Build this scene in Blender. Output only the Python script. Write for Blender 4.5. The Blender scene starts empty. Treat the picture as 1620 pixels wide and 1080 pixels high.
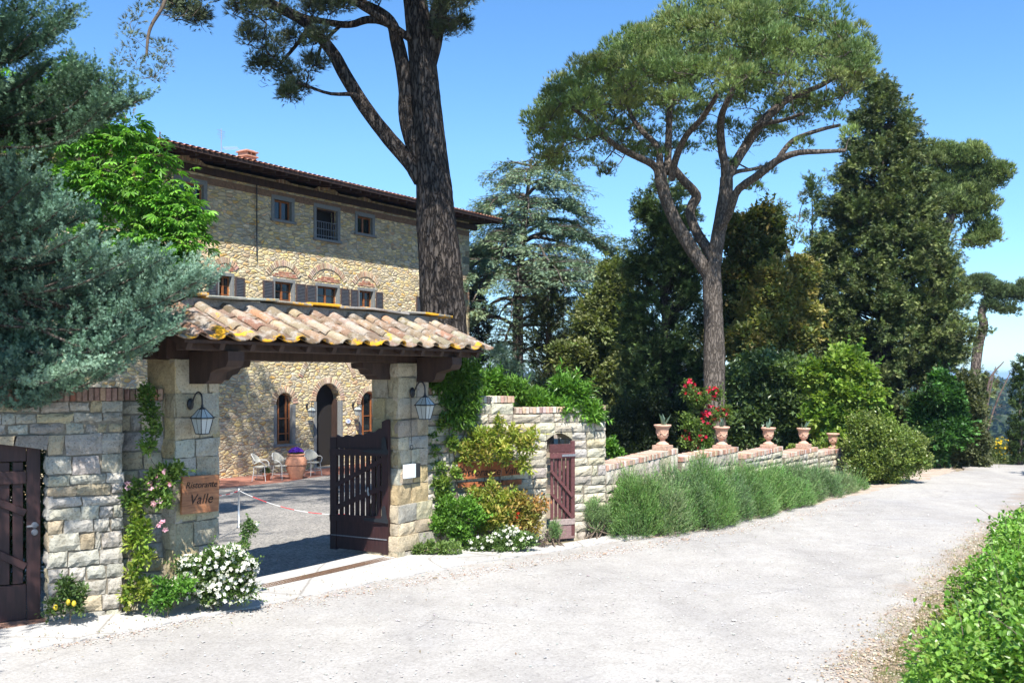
import bpy, math, random
import numpy as np
from mathutils import Vector, Matrix
from mathutils.geometry import tessellate_polygon

C = bpy.context.scene.collection
R = np.random.RandomState(7)
random.seed(7)
H = 2.75                      # eye height above the road
F = 1575.0                    # focal length in pixels of the 1620 px wide picture
dG = np.array([.5513, .8343, 0.]); nG = np.array([.8343, -.5513, 0.])   # gate and house run along dG, face nG
P0 = np.array([-1.73, 15.09, 0.])                                     # gate: corner of the right pillar
Z3 = np.array([0, 0, 1.])

def at(px, py, Y):
    return np.array([(px - 810) / F * Y, Y, H - (py - 595) / F * Y])
def onz(px, py, z=0.):
    Y = (H - z) * F / (py - 595)
    return np.array([(px - 810) / F * Y, Y, z])
def GP(s, q, z):
    return P0 + dG * s + nG * q + Z3 * z
def ground_z(X, Y):
    X = np.asarray(X, float); Y = np.asarray(Y, float)
    p = -.8343 * (X + 1.73) + .5513 * (Y - 15.09)
    g = -.65 * np.clip((p - .6) / 15.2, 0, 1.6)
    w = np.clip((X - 9) / 5, 0, 1); w = w * w * (3 - 2 * w)
    crest = 70 - 39.6 * w
    e = np.maximum(0, Y - crest)
    g = g - np.minimum(.16 * e, 14 + .06 * e) * np.clip(e / 6, 0, 1)
    low = np.maximum(g, -29 + 1.6 * np.sin(X * .02 + 1) + 1.2 * np.sin(Y * .013))
    hill = -29 + 21 * np.clip((Y - 380) / 640, 0, 1) ** .8 + 3.0 * np.sin(X * .006 + .8) * np.clip((Y - 420) / 400, 0, 1) + 1.6 * np.sin(Y * .017 + X * .011)
    far = -18 + 3.5 * np.sin(X * .0011 + 2)
    h = np.where(Y > 380, hill, low)
    t = np.clip((Y - 1250) / 900, 0, 1)
    return h * (1 - t) + t * (np.where(Y > 3200, far, -70))

# ------------------------------------------------------------------ mesh builder
class MB:
    def __init__(s):
        s.v = []; s.c = []; s.lv = []; s.ls = []; s.mi = []; s.n = 0
    def add(s, V, Fc, col=(1, 1, 1), mat=0):
        V = np.asarray(V, float).reshape(-1, 3); Fc = np.asarray(Fc)
        if len(V) == 0: return
        s.v.append(V)
        col = np.asarray(col, float)
        s.c.append(np.broadcast_to(col, (len(V), 3)) if col.ndim == 1 else col)
        s.lv.append((Fc + s.n).ravel()); s.ls.append(np.full(len(Fc), Fc.shape[1])); s.mi.append(np.full(len(Fc), mat))
        s.n += len(V)
    def ngon(s, V, col=(1, 1, 1), mat=0):
        s.add(V, np.arange(len(V))[None, :], col, mat)
    def box(s, c, h, ax=None, col=(1, 1, 1), mat=0, ch=0.0, jit=0):
        """box centre c, half sizes h, axes ax (rows), optional chamfer"""
        c = np.asarray(c, float); h = np.asarray(h, float)
        A = np.eye(3) if ax is None else np.asarray(ax, float)
        if ch <= 0:
            S = np.array([[x, y, z] for x in (-1, 1) for y in (-1, 1) for z in (-1, 1)], float)
            V = S * h
            Fq = [[0, 1, 3, 2], [4, 6, 7, 5], [0, 4, 5, 1], [2, 3, 7, 6], [0, 2, 6, 4], [1, 5, 7, 3]]
            if jit: V = V + R.uniform(-jit, jit, V.shape)
            s.add(c + V @ A, Fq, col, mat); return
        V = []; idx = {}
        for x in (-1, 1):
            for y in (-1, 1):
                for z in (-1, 1):
                    for k in range(3):
                        p = np.array([x, y, z]) * h
                        for j in range(3):
                            if j != k: p[j] -= (x, y, z)[j] * ch
                        idx[(x, y, z, k)] = len(V); V.append(p)
        V = np.array(V)
        if jit: V = V + R.uniform(-jit, jit, V.shape)
        W = c + V @ A; q = []; t = []
        for k in range(3):
            a, b = [j for j in range(3) if j != k]
            for sg in (-1, 1):
                f = []
                for (u, w) in ((-1, -1), (1, -1), (1, 1), (-1, 1)):
                    g = [0, 0, 0]; g[k] = sg; g[a] = u; g[b] = w
                    f.append(idx[(*g, k)])
                q.append(f)
        for k in range(3):
            a, b = [j for j in range(3) if j != k]
            for sa in (-1, 1):
                for sb in (-1, 1):
                    g0 = [0, 0, 0]; g1 = [0, 0, 0]
                    g0[a] = g1[a] = sa; g0[b] = g1[b] = sb; g0[k] = -1; g1[k] = 1
                    q.append([idx[(*g0, a)], idx[(*g1, a)], idx[(*g1, b)], idx[(*g0, b)]])
        for x in (-1, 1):
            for y in (-1, 1):
                for z in (-1, 1):
                    t.append([idx[(x, y, z, 0)], idx[(x, y, z, 1)], idx[(x, y, z, 2)]])
        n0 = s.n
        s.add(W, q, col, mat)
        s.lv.append((np.array(t) + n0).ravel()); s.ls.append(np.full(len(t), 3)); s.mi.append(np.full(len(t), mat))
    def beam(s, a, b, w, h, up=Z3, col=(1, 1, 1), mat=0, ch=0.0):
        a = np.asarray(a, float); b = np.asarray(b, float); x = b - a; L = np.linalg.norm(x); x = x / L
        y = np.cross(up, x); y /= np.linalg.norm(y); z = np.cross(x, y)
        s.box((a + b) / 2, (L / 2, w / 2, h / 2), np.array([x, y, z]), col, mat, ch)
    def tube(s, P, r, n=8, col=(1, 1, 1), mat=0, cap=True, rough=0, seed=0):
        P = np.asarray(P, float); m = len(P); r = np.broadcast_to(np.asarray(r, float), (m,))
        T = np.gradient(P, axis=0); T /= np.linalg.norm(T, axis=1)[:, None] + 1e-9
        ref = np.array([1., 0, 0]) if abs(T[0][0]) < .8 else np.array([0, 1., 0])
        N = np.zeros((m, 3)); a = np.cross(T[0], ref); a /= np.linalg.norm(a)
        for i in range(m):
            a = a - T[i] * a.dot(T[i]); a /= np.linalg.norm(a) + 1e-9; N[i] = a
        B = np.cross(T, N); th = np.linspace(0, 2 * np.pi, n, endpoint=False)
        rr = r[:, None] * np.ones((1, n))
        if rough:
            zz = np.cumsum(np.r_[0, np.linalg.norm(np.diff(P, axis=0), axis=1)])[:, None]
            rs = np.random.RandomState(seed)
            for k in range(7):
                f = rs.randint(1, 5 + k * 2); g = rs.uniform(.5, 3.5); ph = rs.uniform(0, 6.3)
                rr = rr * (1 + rough * np.sin(f * th[None, :] + g * zz + ph) / (1 + k * .35) * .5)
            rr = rr * (1 + rough * .4 * rs.uniform(-1, 1, rr.shape))
        V = P[:, None, :] + rr[:, :, None] * (np.cos(th)[None, :, None] * N[:, None, :] + np.sin(th)[None, :, None] * B[:, None, :])
        i = np.arange(m - 1)[:, None] * n; j = np.arange(n)[None, :]; k = (j + 1) % n
        Fq = np.stack([i + j, i + k, i + n + k, i + n + j], -1).reshape(-1, 4)
        s.add(V.reshape(-1, 3), Fq, col, mat)
        if cap:
            s.ngon(V[0][::-1], col, mat); s.ngon(V[-1], col, mat)
    def lathe(s, prof, c=(0, 0, 0), n=24, col=(1, 1, 1), mat=0, bump=None):
        th = np.linspace(0, 2 * np.pi, n, endpoint=False); m = len(prof)
        pr = np.array(prof, float)
        V = np.zeros((m, n, 3)); V[:, :, 0] = pr[:, 0:1] * np.cos(th); V[:, :, 1] = pr[:, 0:1] * np.sin(th); V[:, :, 2] = pr[:, 1:2]
        i = np.arange(m - 1)[:, None] * n; j = np.arange(n)[None, :]; k = (j + 1) % n
        s.add(V.reshape(-1, 3) + np.asarray(c, float), np.stack([i + j, i + k, i + n + k, i + n + j], -1).reshape(-1, 4), col, mat)
    def prism(s, poly, O, U, V, N, d0, d1, col=(1, 1, 1), mat=0):
        p = np.asarray(poly, float); O = np.asarray(O, float)
        a = O + p[:, :1] * U + p[:, 1:] * V + N * d0; b = O + p[:, :1] * U + p[:, 1:] * V + N * d1; n = len(p)
        s.ngon(a[::-1], col, mat); s.ngon(b, col, mat)
        i = np.arange(n); k = (i + 1) % n
        s.add(np.r_[a, b], np.stack([i, k, k + n, i + n], -1), col, mat)
    def build(s, name, mats, parent=None, smooth=False, local=False):
        V = np.concatenate(s.v) if s.v else np.zeros((0, 3)); col = np.concatenate(s.c)
        if parent is not None and not local:
            o_ = parent; off = np.zeros(3)
            while o_ is not None: off = off + np.array(o_.location); o_ = o_.parent
            V = V - off
        lv = np.concatenate(s.lv).astype(np.int32); ls = np.concatenate(s.ls); mi = np.concatenate(s.mi).astype(np.int32)
        me = bpy.data.meshes.new(name)
        me.vertices.add(len(V)); me.vertices.foreach_set('co', V.astype(np.float32).ravel())
        me.loops.add(len(lv)); me.loops.foreach_set('vertex_index', lv)
        me.polygons.add(len(ls)); me.polygons.foreach_set('loop_start', np.r_[0, np.cumsum(ls)[:-1]].astype(np.int32))
        if not isinstance(mats, (list, tuple)): mats = [mats]
        for m in mats: me.materials.append(m)
        me.polygons.foreach_set('material_index', mi)
        me.update(calc_edges=True)
        if smooth: me.polygons.foreach_set('use_smooth', np.ones(len(ls), bool))
        else: me.polygons.foreach_set('use_smooth', np.zeros(len(ls), bool))
        at_ = me.color_attributes.new('Col', 'FLOAT_COLOR', 'POINT')
        at_.data.foreach_set('color', np.c_[col, np.ones(len(col))].astype(np.float32).ravel())
        ob = bpy.data.objects.new(name, me); C.objects.link(ob)
        if parent is not None: ob.parent = parent
        return ob

def thing(name, label, cat, loc=(0, 0, 0), rotz=0, group=None):
    o = bpy.data.objects.new(name, None); C.objects.link(o); o.empty_display_size = .2
    o.location = [float(x) for x in loc]; o.rotation_euler = (0, 0, rotz); o['label'] = label; o['category'] = cat
    if group: o['group'] = group
    return o
def tag(o, label, cat, group=None, kind=None):
    o['label'] = label; o['category'] = cat
    if group: o['group'] = group
    if kind: o['kind'] = kind
    return o
def structure(o): o['kind'] = 'structure'; return o
def copy_tree(o, parent=None):
    c = o.copy(); C.objects.link(c); c.parent = parent
    for ch in list(o.children): copy_tree(ch, c)
    return c

# ------------------------------------------------------------------ materials
def new_mat(name):
    m = bpy.data.materials.new(name); m.use_nodes = True
    nt = m.node_tree; b = nt.nodes['Principled BSDF']; return m, nt, b
def N_(nt, t, **k):
    n = nt.nodes.new(t)
    for a, v in k.items():
        if a in n.inputs.keys(): n.inputs[a].default_value = v
        else: setattr(n, a, v)
    return n
def ramp(nt, fac, stops):
    r = nt.nodes.new('ShaderNodeValToRGB'); nt.links.new(fac, r.inputs[0]); e = r.color_ramp.elements
    while len(e) < len(stops): e.new(.5)
    for i, (p, c) in enumerate(stops):
        e[i].position = p; e[i].color = (*c, 1) if len(c) == 3 else c
    return r.outputs[0]
def mixc(nt, fac, a, b, mode='MIX'):
    m = nt.nodes.new('ShaderNodeMix'); m.data_type = 'RGBA'; m.blend_type = mode
    for sock, v in ((m.inputs[0], fac), (m.inputs[6], a), (m.inputs[7], b)):
        if hasattr(v, 'is_linked') or hasattr(v, 'node'): nt.links.new(v, sock)
        else: sock.default_value = v if not isinstance(v, tuple) else ((*v, 1) if len(v) == 3 else v)
    return m.outputs[2]
def noise(nt, scale, detail=4, rough=.6, vec=None, out=0):
    n = N_(nt, 'ShaderNodeTexNoise', Scale=scale, Detail=detail, Roughness=rough)
    if vec is not None: nt.links.new(vec, n.inputs['Vector'])
    return n.outputs[out]
def coords(nt, scale=(1, 1, 1), kind='Object', rot=(0, 0, 0)):
    t = nt.nodes.new('ShaderNodeTexCoord'); m = nt.nodes.new('ShaderNodeMapping'); m.inputs['Scale'].default_value = scale; m.inputs['Rotation'].default_value = rot
    nt.links.new(t.outputs[kind], m.inputs[0]); return m.outputs[0]
def bump(nt, b, h, strength=.5, dist=.01, prev=None):
    n = nt.nodes.new('ShaderNodeBump'); n.inputs['Strength'].default_value = strength; n.inputs['Distance'].default_value = dist
    nt.links.new(h, n.inputs['Height'])
    if prev is not None: nt.links.new(prev, n.inputs['Normal'])
    nt.links.new(n.outputs[0], b.inputs['Normal']); return n.outputs[0]
def math_(nt, op, a, b=0., clamp=False):
    n = nt.nodes.new('ShaderNodeMath'); n.operation = op; n.use_clamp = clamp
    for i, v in enumerate((a, b)):
        if hasattr(v, 'node'): nt.links.new(v, n.inputs[i])
        else: n.inputs[i].default_value = v
    return n.outputs[0]
def attr(nt):
    a = nt.nodes.new('ShaderNodeAttribute'); a.attribute_name = 'Col'; return a.outputs['Color']

def leaf_mat(name, transl=.35, rough=.5, spec=.35, k=1.0):
    m, nt, b = new_mat(name); c = attr(nt)
    if k != 1.0: c = mixc(nt, 1.0, c, (k, k, k), 'MULTIPLY')
    v = coords(nt); nz = noise(nt, 3.0, 2, vec=v)
    c2 = mixc(nt, .45, c, mixc(nt, 1.0, c, ramp(nt, nz, [(.3, (.62, .62, .62)), (.7, (1.35, 1.3, 1.2))]), 'MULTIPLY'))
    nt.links.new(c2, b.inputs['Base Color']); b.inputs['Roughness'].default_value = rough
    b.inputs['Specular IOR Level'].default_value = spec
    t = nt.nodes.new('ShaderNodeBsdfTranslucent')
    nt.links.new(mixc(nt, 1.0, c2, (1.25, 1.35, .55), 'MULTIPLY'), t.inputs[0])
    mx = nt.nodes.new('ShaderNodeMixShader'); mx.inputs[0].default_value = transl
    nt.links.new(b.outputs[0], mx.inputs[1]); nt.links.new(t.outputs[0], mx.inputs[2])
    nt.links.new(mx.outputs[0], nt.nodes['Material Output'].inputs[0]); return m
def bark_mat(name, base=(.14, .11, .09), dark=(.04, .03, .026), light=(.24, .2, .17), sc=(7, 7, 2.2), st=1.0, dist=.04):
    m, nt, b = new_mat(name); v = coords(nt, sc)
    wv = nt.nodes.new('ShaderNodeVectorMath'); wv.operation = 'ADD'; nt.links.new(v, wv.inputs[0])
    nz0 = N_(nt, 'ShaderNodeTexNoise', Scale=1.1, Detail=3.); nt.links.new(v, nz0.inputs['Vector'])
    sv = nt.nodes.new('ShaderNodeVectorMath'); sv.operation = 'SCALE'; sv.inputs['Scale'].default_value = 2.4
    nt.links.new(nz0.outputs['Color'], sv.inputs[0]); nt.links.new(sv.outputs[0], wv.inputs[1])
    vo = nt.nodes.new('ShaderNodeTexVoronoi'); vo.feature = 'DISTANCE_TO_EDGE'; vo.inputs['Scale'].default_value = 1.0
    nt.links.new(wv.outputs[0], vo.inputs['Vector'])
    nz = noise(nt, 2.2, 8, .75, v)
    e = ramp(nt, math_(nt, 'ADD', vo.outputs[0], math_(nt, 'MULTIPLY', math_(nt, 'SUBTRACT', nz, .5), .35)), [(0, (0, 0, 0)), (.24, (1, 1, 1))])
    c1 = mixc(nt, nz, base, light); c = mixc(nt, e, dark, c1)
    nt.links.new(c, b.inputs['Base Color']); b.inputs['Roughness'].default_value = .95; b.inputs['Specular IOR Level'].default_value = .1
    h = math_(nt, 'ADD', math_(nt, 'MULTIPLY', e, .7), math_(nt, 'MULTIPLY', nz, .5))
    bump(nt, b, h, st, dist); return m
def stone_mat(name, tint=(1, 1, 1), dirt=.5):
    """cut stone: vertex colour with pitting, stains and lichen specks"""
    m, nt, b = new_mat(name); v = coords(nt); c = attr(nt)
    n1 = noise(nt, 5, 5, .65, v); n2 = noise(nt, 45, 5, .7, v); n3 = noise(nt, 1.6, 3, .6, v)
    c = mixc(nt, 1.0, c, ramp(nt, n1, [(.28, (.62, .6, .56)), (.5, (1, 1, 1)), (.75, (1.14, 1.12, 1.06))]), 'MULTIPLY')
    c = mixc(nt, 1.0, c, ramp(nt, n2, [(.32, (.42, .40, .36)), (.45, (.95, .95, .94)), (.7, (1.12, 1.12, 1.1))]), 'MULTIPLY')
    pat = math_(nt, 'MULTIPLY', ramp(nt, n3, [(.52, (0, 0, 0)), (.66, (1, 1, 1))]), ramp(nt, n1, [(.45, (0, 0, 0)), (.6, (1, 1, 1))]))
    c = mixc(nt, math_(nt, 'MULTIPLY', pat, dirt), c, (.13, .12, .10))
    nt.links.new(c, b.inputs['Base Color']); b.inputs['Roughness'].default_value = .92; b.inputs['Specular IOR Level'].default_value = .15
    n4 = noise(nt, 16, 6, .75, v); p = bump(nt, b, n1, .7, .04); p = bump(nt, b, n4, .8, .02, p); bump(nt, b, n2, .8, .010, p); return m
def plain_mat(name, col, rough=.7, metal=0, ns=20, amt=.3, bs=.25, spec=.4, scale=(1, 1, 1)):
    m, nt, b = new_mat(name); v = coords(nt, scale); n1 = noise(nt, ns, 5, .65, v)
    lo = tuple(x * (1 - amt) for x in col); hi = tuple(min(1, x * (1 + amt)) for x in col)
    nt.links.new(ramp(nt, n1, [(.3, lo), (.7, hi)]), b.inputs['Base Color'])
    b.inputs['Roughness'].default_value = rough; b.inputs['Metallic'].default_value = metal; b.inputs['Specular IOR Level'].default_value = spec
    if bs: bump(nt, b, n1, bs, .01)
    return m
def attr_mat(name, rough=.8, ns=14, amt=.3, bs=.4, bd=.01, spec=.25):
    m, nt, b = new_mat(name); v = coords(nt); n1 = noise(nt, ns, 5, .7, v)
    c = mixc(nt, 1.0, attr(nt), ramp(nt, n1, [(.3, (1 - amt,) * 3), (.7, (1 + amt,) * 3)]), 'MULTIPLY')
    nt.links.new(c, b.inputs['Base Color']); b.inputs['Roughness'].default_value = rough; b.inputs['Specular IOR Level'].default_value = spec
    bump(nt, b, n1, bs, bd); return m

M = {}
M['leaf'] = leaf_mat('leaf'); M['leaf_gloss'] = leaf_mat('leaf_gloss', .35, .35, .5); M['needle'] = leaf_mat('needle', .15, .5, .35, 1.2)
M['petal'] = leaf_mat('petal', .25, .6, .2)
M['bark_pine'] = bark_mat('bark_pine'); M['bark_big'] = bark_mat('bark_big', (.085, .07, .06), (.022, .018, .016), (.15, .125, .108), (10, 10, 2.6), 1.0, .07)
M['bark_grey'] = bark_mat('bark_grey', (.13, .108, .092), (.06, .05, .042), (.21, .18, .155), (13, 13, 3.6), 1.0, .025)
M['twig'] = plain_mat('twig', (.13, .10, .075), .9, bs=.2)
M['ashlar'] = stone_mat('ashlar'); M['mortar'] = plain_mat('mortar', (.20, .175, .135), .95, ns=30, bs=.6)
M['brick'] = attr_mat('brick', .9, 25, .35, .5, .01)
M['wood_dark'] = plain_mat('wood_dark', (.045, .025, .018), .75, ns=12, amt=.45, scale=(1, 1, .2))
M['gate_wood'] = plain_mat('gate_wood', (.032, .013, .013), .5, ns=10, amt=.4, scale=(3, 3, .3))
M['gate_wood_faded'] = attr_mat('gate_wood_faded', .6, 30, .3, .3)
M['iron'] = plain_mat('iron', (.02, .022, .026), .45, ns=40, amt=.3)
M['iron_grey'] = plain_mat('iron_grey', (.16, .17, .19), .5, ns=40, amt=.3)
M['tile'] = None
def tile_mat():
    m, nt, b = new_mat('roof_tile'); v = coords(nt); c = attr(nt)
    n1 = noise(nt, 3.2, 6, .72, v); n2 = noise(nt, 60, 4, .7, v); n3 = noise(nt, 9, 4, .6, v)
    c = mixc(nt, 1.0, c, ramp(nt, n2, [(.3, (.55, .55, .55)), (.6, (1.1, 1.1, 1.1))]), 'MULTIPLY')
    c = mixc(nt, ramp(nt, n3, [(.5, (0, 0, 0)), (.62, (.7, .7, .7))]), c, (.36, .33, .29))
    a = nt.nodes.new('ShaderNodeAttribute'); a.attribute_name = 'Lich'
    l = ramp(nt, math_(nt, 'MULTIPLY', n1, a.outputs['Fac']), [(.525, (0, 0, 0)), (.59, (1, 1, 1))])
    c = mixc(nt, l, c, mixc(nt, n3, (.55, .24, .012), (.72, .42, .04)))
    nt.links.new(c, b.inputs['Base Color']); b.inputs['Roughness'].default_value = .9; b.inputs['Specular IOR Level'].default_value = .15
    p = bump(nt, b, n3, .4, .02); bump(nt, b, n2, .6, .006, p); return m
M['tile'] = tile_mat()
def facade_mat():
    """random rubble masonry: warped cells, ochre, cream, grey and brick stones in light mortar"""
    m, nt, b = new_mat('rubble_masonry')
    v = coords(nt, (4.2, 4.2, 9.5))
    nz = N_(nt, 'ShaderNodeTexNoise', Scale=.9, Detail=3.); nt.links.new(v, nz.inputs['Vector'])
    sv = nt.nodes.new('ShaderNodeVectorMath'); sv.operation = 'SCALE'; sv.inputs['Scale'].default_value = .9; nt.links.new(nz.outputs['Color'], sv.inputs[0])
    av = nt.nodes.new('ShaderNodeVectorMath'); av.operation = 'ADD'; nt.links.new(v, av.inputs[0]); nt.links.new(sv.outputs[0], av.inputs[1])
    e = nt.nodes.new('ShaderNodeTexVoronoi'); e.feature = 'DISTANCE_TO_EDGE'; e.inputs['Scale'].default_value = 1.; nt.links.new(av.outputs[0], e.inputs['Vector'])
    f = nt.nodes.new('ShaderNodeTexVoronoi'); f.feature = 'F1'; f.inputs['Scale'].default_value = 1.; nt.links.new(av.outputs[0], f.inputs['Vector'])
    sp = nt.nodes.new('ShaderNodeSeparateColor'); nt.links.new(f.outputs['Color'], sp.inputs[0])
    st = ramp(nt, sp.outputs[0], [(0, (.30, .25, .17)), (.15, (.45, .36, .21)), (.3, (.52, .40, .17)), (.45, (.40, .34, .25)), (.58, (.58, .46, .24)), (.7, (.33, .30, .25)), (.8, (.48, .30, .10)), (.88, (.52, .44, .30)), (.965, (.42, .30, .19)), (1, (.42, .27, .16))])
    st = mixc(nt, 1., st, ramp(nt, sp.outputs[1], [(0, (1.15, 1.15, 1.15)), (1, (2.0, 2.0, 1.98))]), 'MULTIPLY')
    n2 = noise(nt, 12, 5, .7, v); n3 = noise(nt, .35, 3, .6, v)
    st = mixc(nt, 1., st, ramp(nt, n2, [(.3, (.6, .58, .55)), (.6, (1.12, 1.12, 1.1))]), 'MULTIPLY')
    st = mixc(nt, ramp(nt, n3, [(.5, (0, 0, 0)), (.75, (.35, .35, .35))]), st, (.3, .26, .2))
    ed = ramp(nt, math_(nt, 'ADD', e.outputs[0], math_(nt, 'MULTIPLY', math_(nt, 'SUBTRACT', n2, .5), .12)), [(.02, (0, 0, 0)), (.09, (1, 1, 1))])
    c = mixc(nt, ed, mixc(nt, n2, (.34, .30, .22), (.58, .53, .41)), st)
    nt.links.new(c, b.inputs['Base Color']); b.inputs['Roughness'].default_value = .95; b.inputs['Specular IOR Level'].default_value = .1
    h = ramp(nt, e.outputs[0], [(.0, (0, 0, 0)), (.14, (.75, .75, .75)), (.4, (1, 1, 1))])
    h = math_(nt, 'ADD', math_(nt, 'MULTIPLY', h, math_(nt, 'ADD', .5, sp.outputs[2])), math_(nt, 'MULTIPLY', n2, .35))
    bump(nt, b, h, 1., .045); return m
M['facade'] = facade_mat()
M['pietra'] = plain_mat('pietra_serena', (.185, .19, .185), .8, ns=18, amt=.2, bs=.3)
M['window_wood'] = plain_mat('window_wood', (.27, .095, .03), .55, ns=14, amt=.3)
M['shutter'] = plain_mat('shutter_grey', (.11, .115, .13), .6, ns=10, amt=.15)
M['shutter_frame'] = plain_mat('shutter_frame', (.075, .05, .045), .6, ns=10, amt=.15)
m, nt, b = new_mat('dark_glass'); b.inputs['Base Color'].default_value = (.012, .014, .016, 1); b.inputs['Roughness'].default_value = .06; b.inputs['Specular IOR Level'].default_value = .6; M['glass'] = m
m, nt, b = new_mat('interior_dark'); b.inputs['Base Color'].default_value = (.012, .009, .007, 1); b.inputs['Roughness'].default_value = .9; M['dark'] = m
M['frost'] = plain_mat('lantern_glass', (.42, .45, .43), .25, ns=8, amt=.08, bs=0, spec=.5)
M['terracotta'] = plain_mat('terracotta', (.50, .235, .14), .85, ns=16, amt=.22, bs=.4)
M['terracotta_pale'] = plain_mat('terracotta_pale', (.56, .33, .235), .85, ns=16, amt=.2, bs=.35)
M['soil'] = plain_mat('soil', (.085, .05, .03), .95, ns=30, amt=.5, bs=.8)
M['rust'] = plain_mat('rusty_metal', (.27, .085, .03), .75, ns=9, amt=.5, bs=.3)
M['white_metal'] = plain_mat('white_metal', (.48, .48, .46), .5, ns=10, amt=.1, bs=.1)
M['wicker'] = plain_mat('wicker', (.42, .41, .35), .7, ns=60, amt=.3, bs=.6)
M['steel'] = plain_mat('galvanised', (.42, .44, .46), .4, .6, ns=20, amt=.15)
M['white'] = plain_mat('white_enamel', (.70, .76, .84), .4, ns=6, amt=.05, bs=0)
M['ink'] = plain_mat('carved_letter', (.03, .014, .009), .8, ns=20, amt=.2, bs=0)
M['blue_ink'] = plain_mat('blue_ink', (.05, .09, .4), .6, ns=20, amt=.1, bs=0)
def sign_wood():
    m, nt, b = new_mat('sign_wood'); v = coords(nt, (2, 2, 26)); n = noise(nt, 1.6, 6, .65, v); n2 = noise(nt, 2.2, 3, .6, coords(nt))
    c = ramp(nt, n, [(.3, (.17, .06, .024)), (.5, (.33, .135, .055)), (.72, (.44, .21, .10))])
    c = mixc(nt, ramp(nt, n2, [(.5, (0, 0, 0)), (.75, (.5, .5, .5))]), c, (.16, .07, .04))
    nt.links.new(c, b.inputs['Base Color']); b.inputs['Roughness'].default_value = .6; bump(nt, b, n, .25, .004); return m
M['sign_wood'] = sign_wood()

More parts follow.
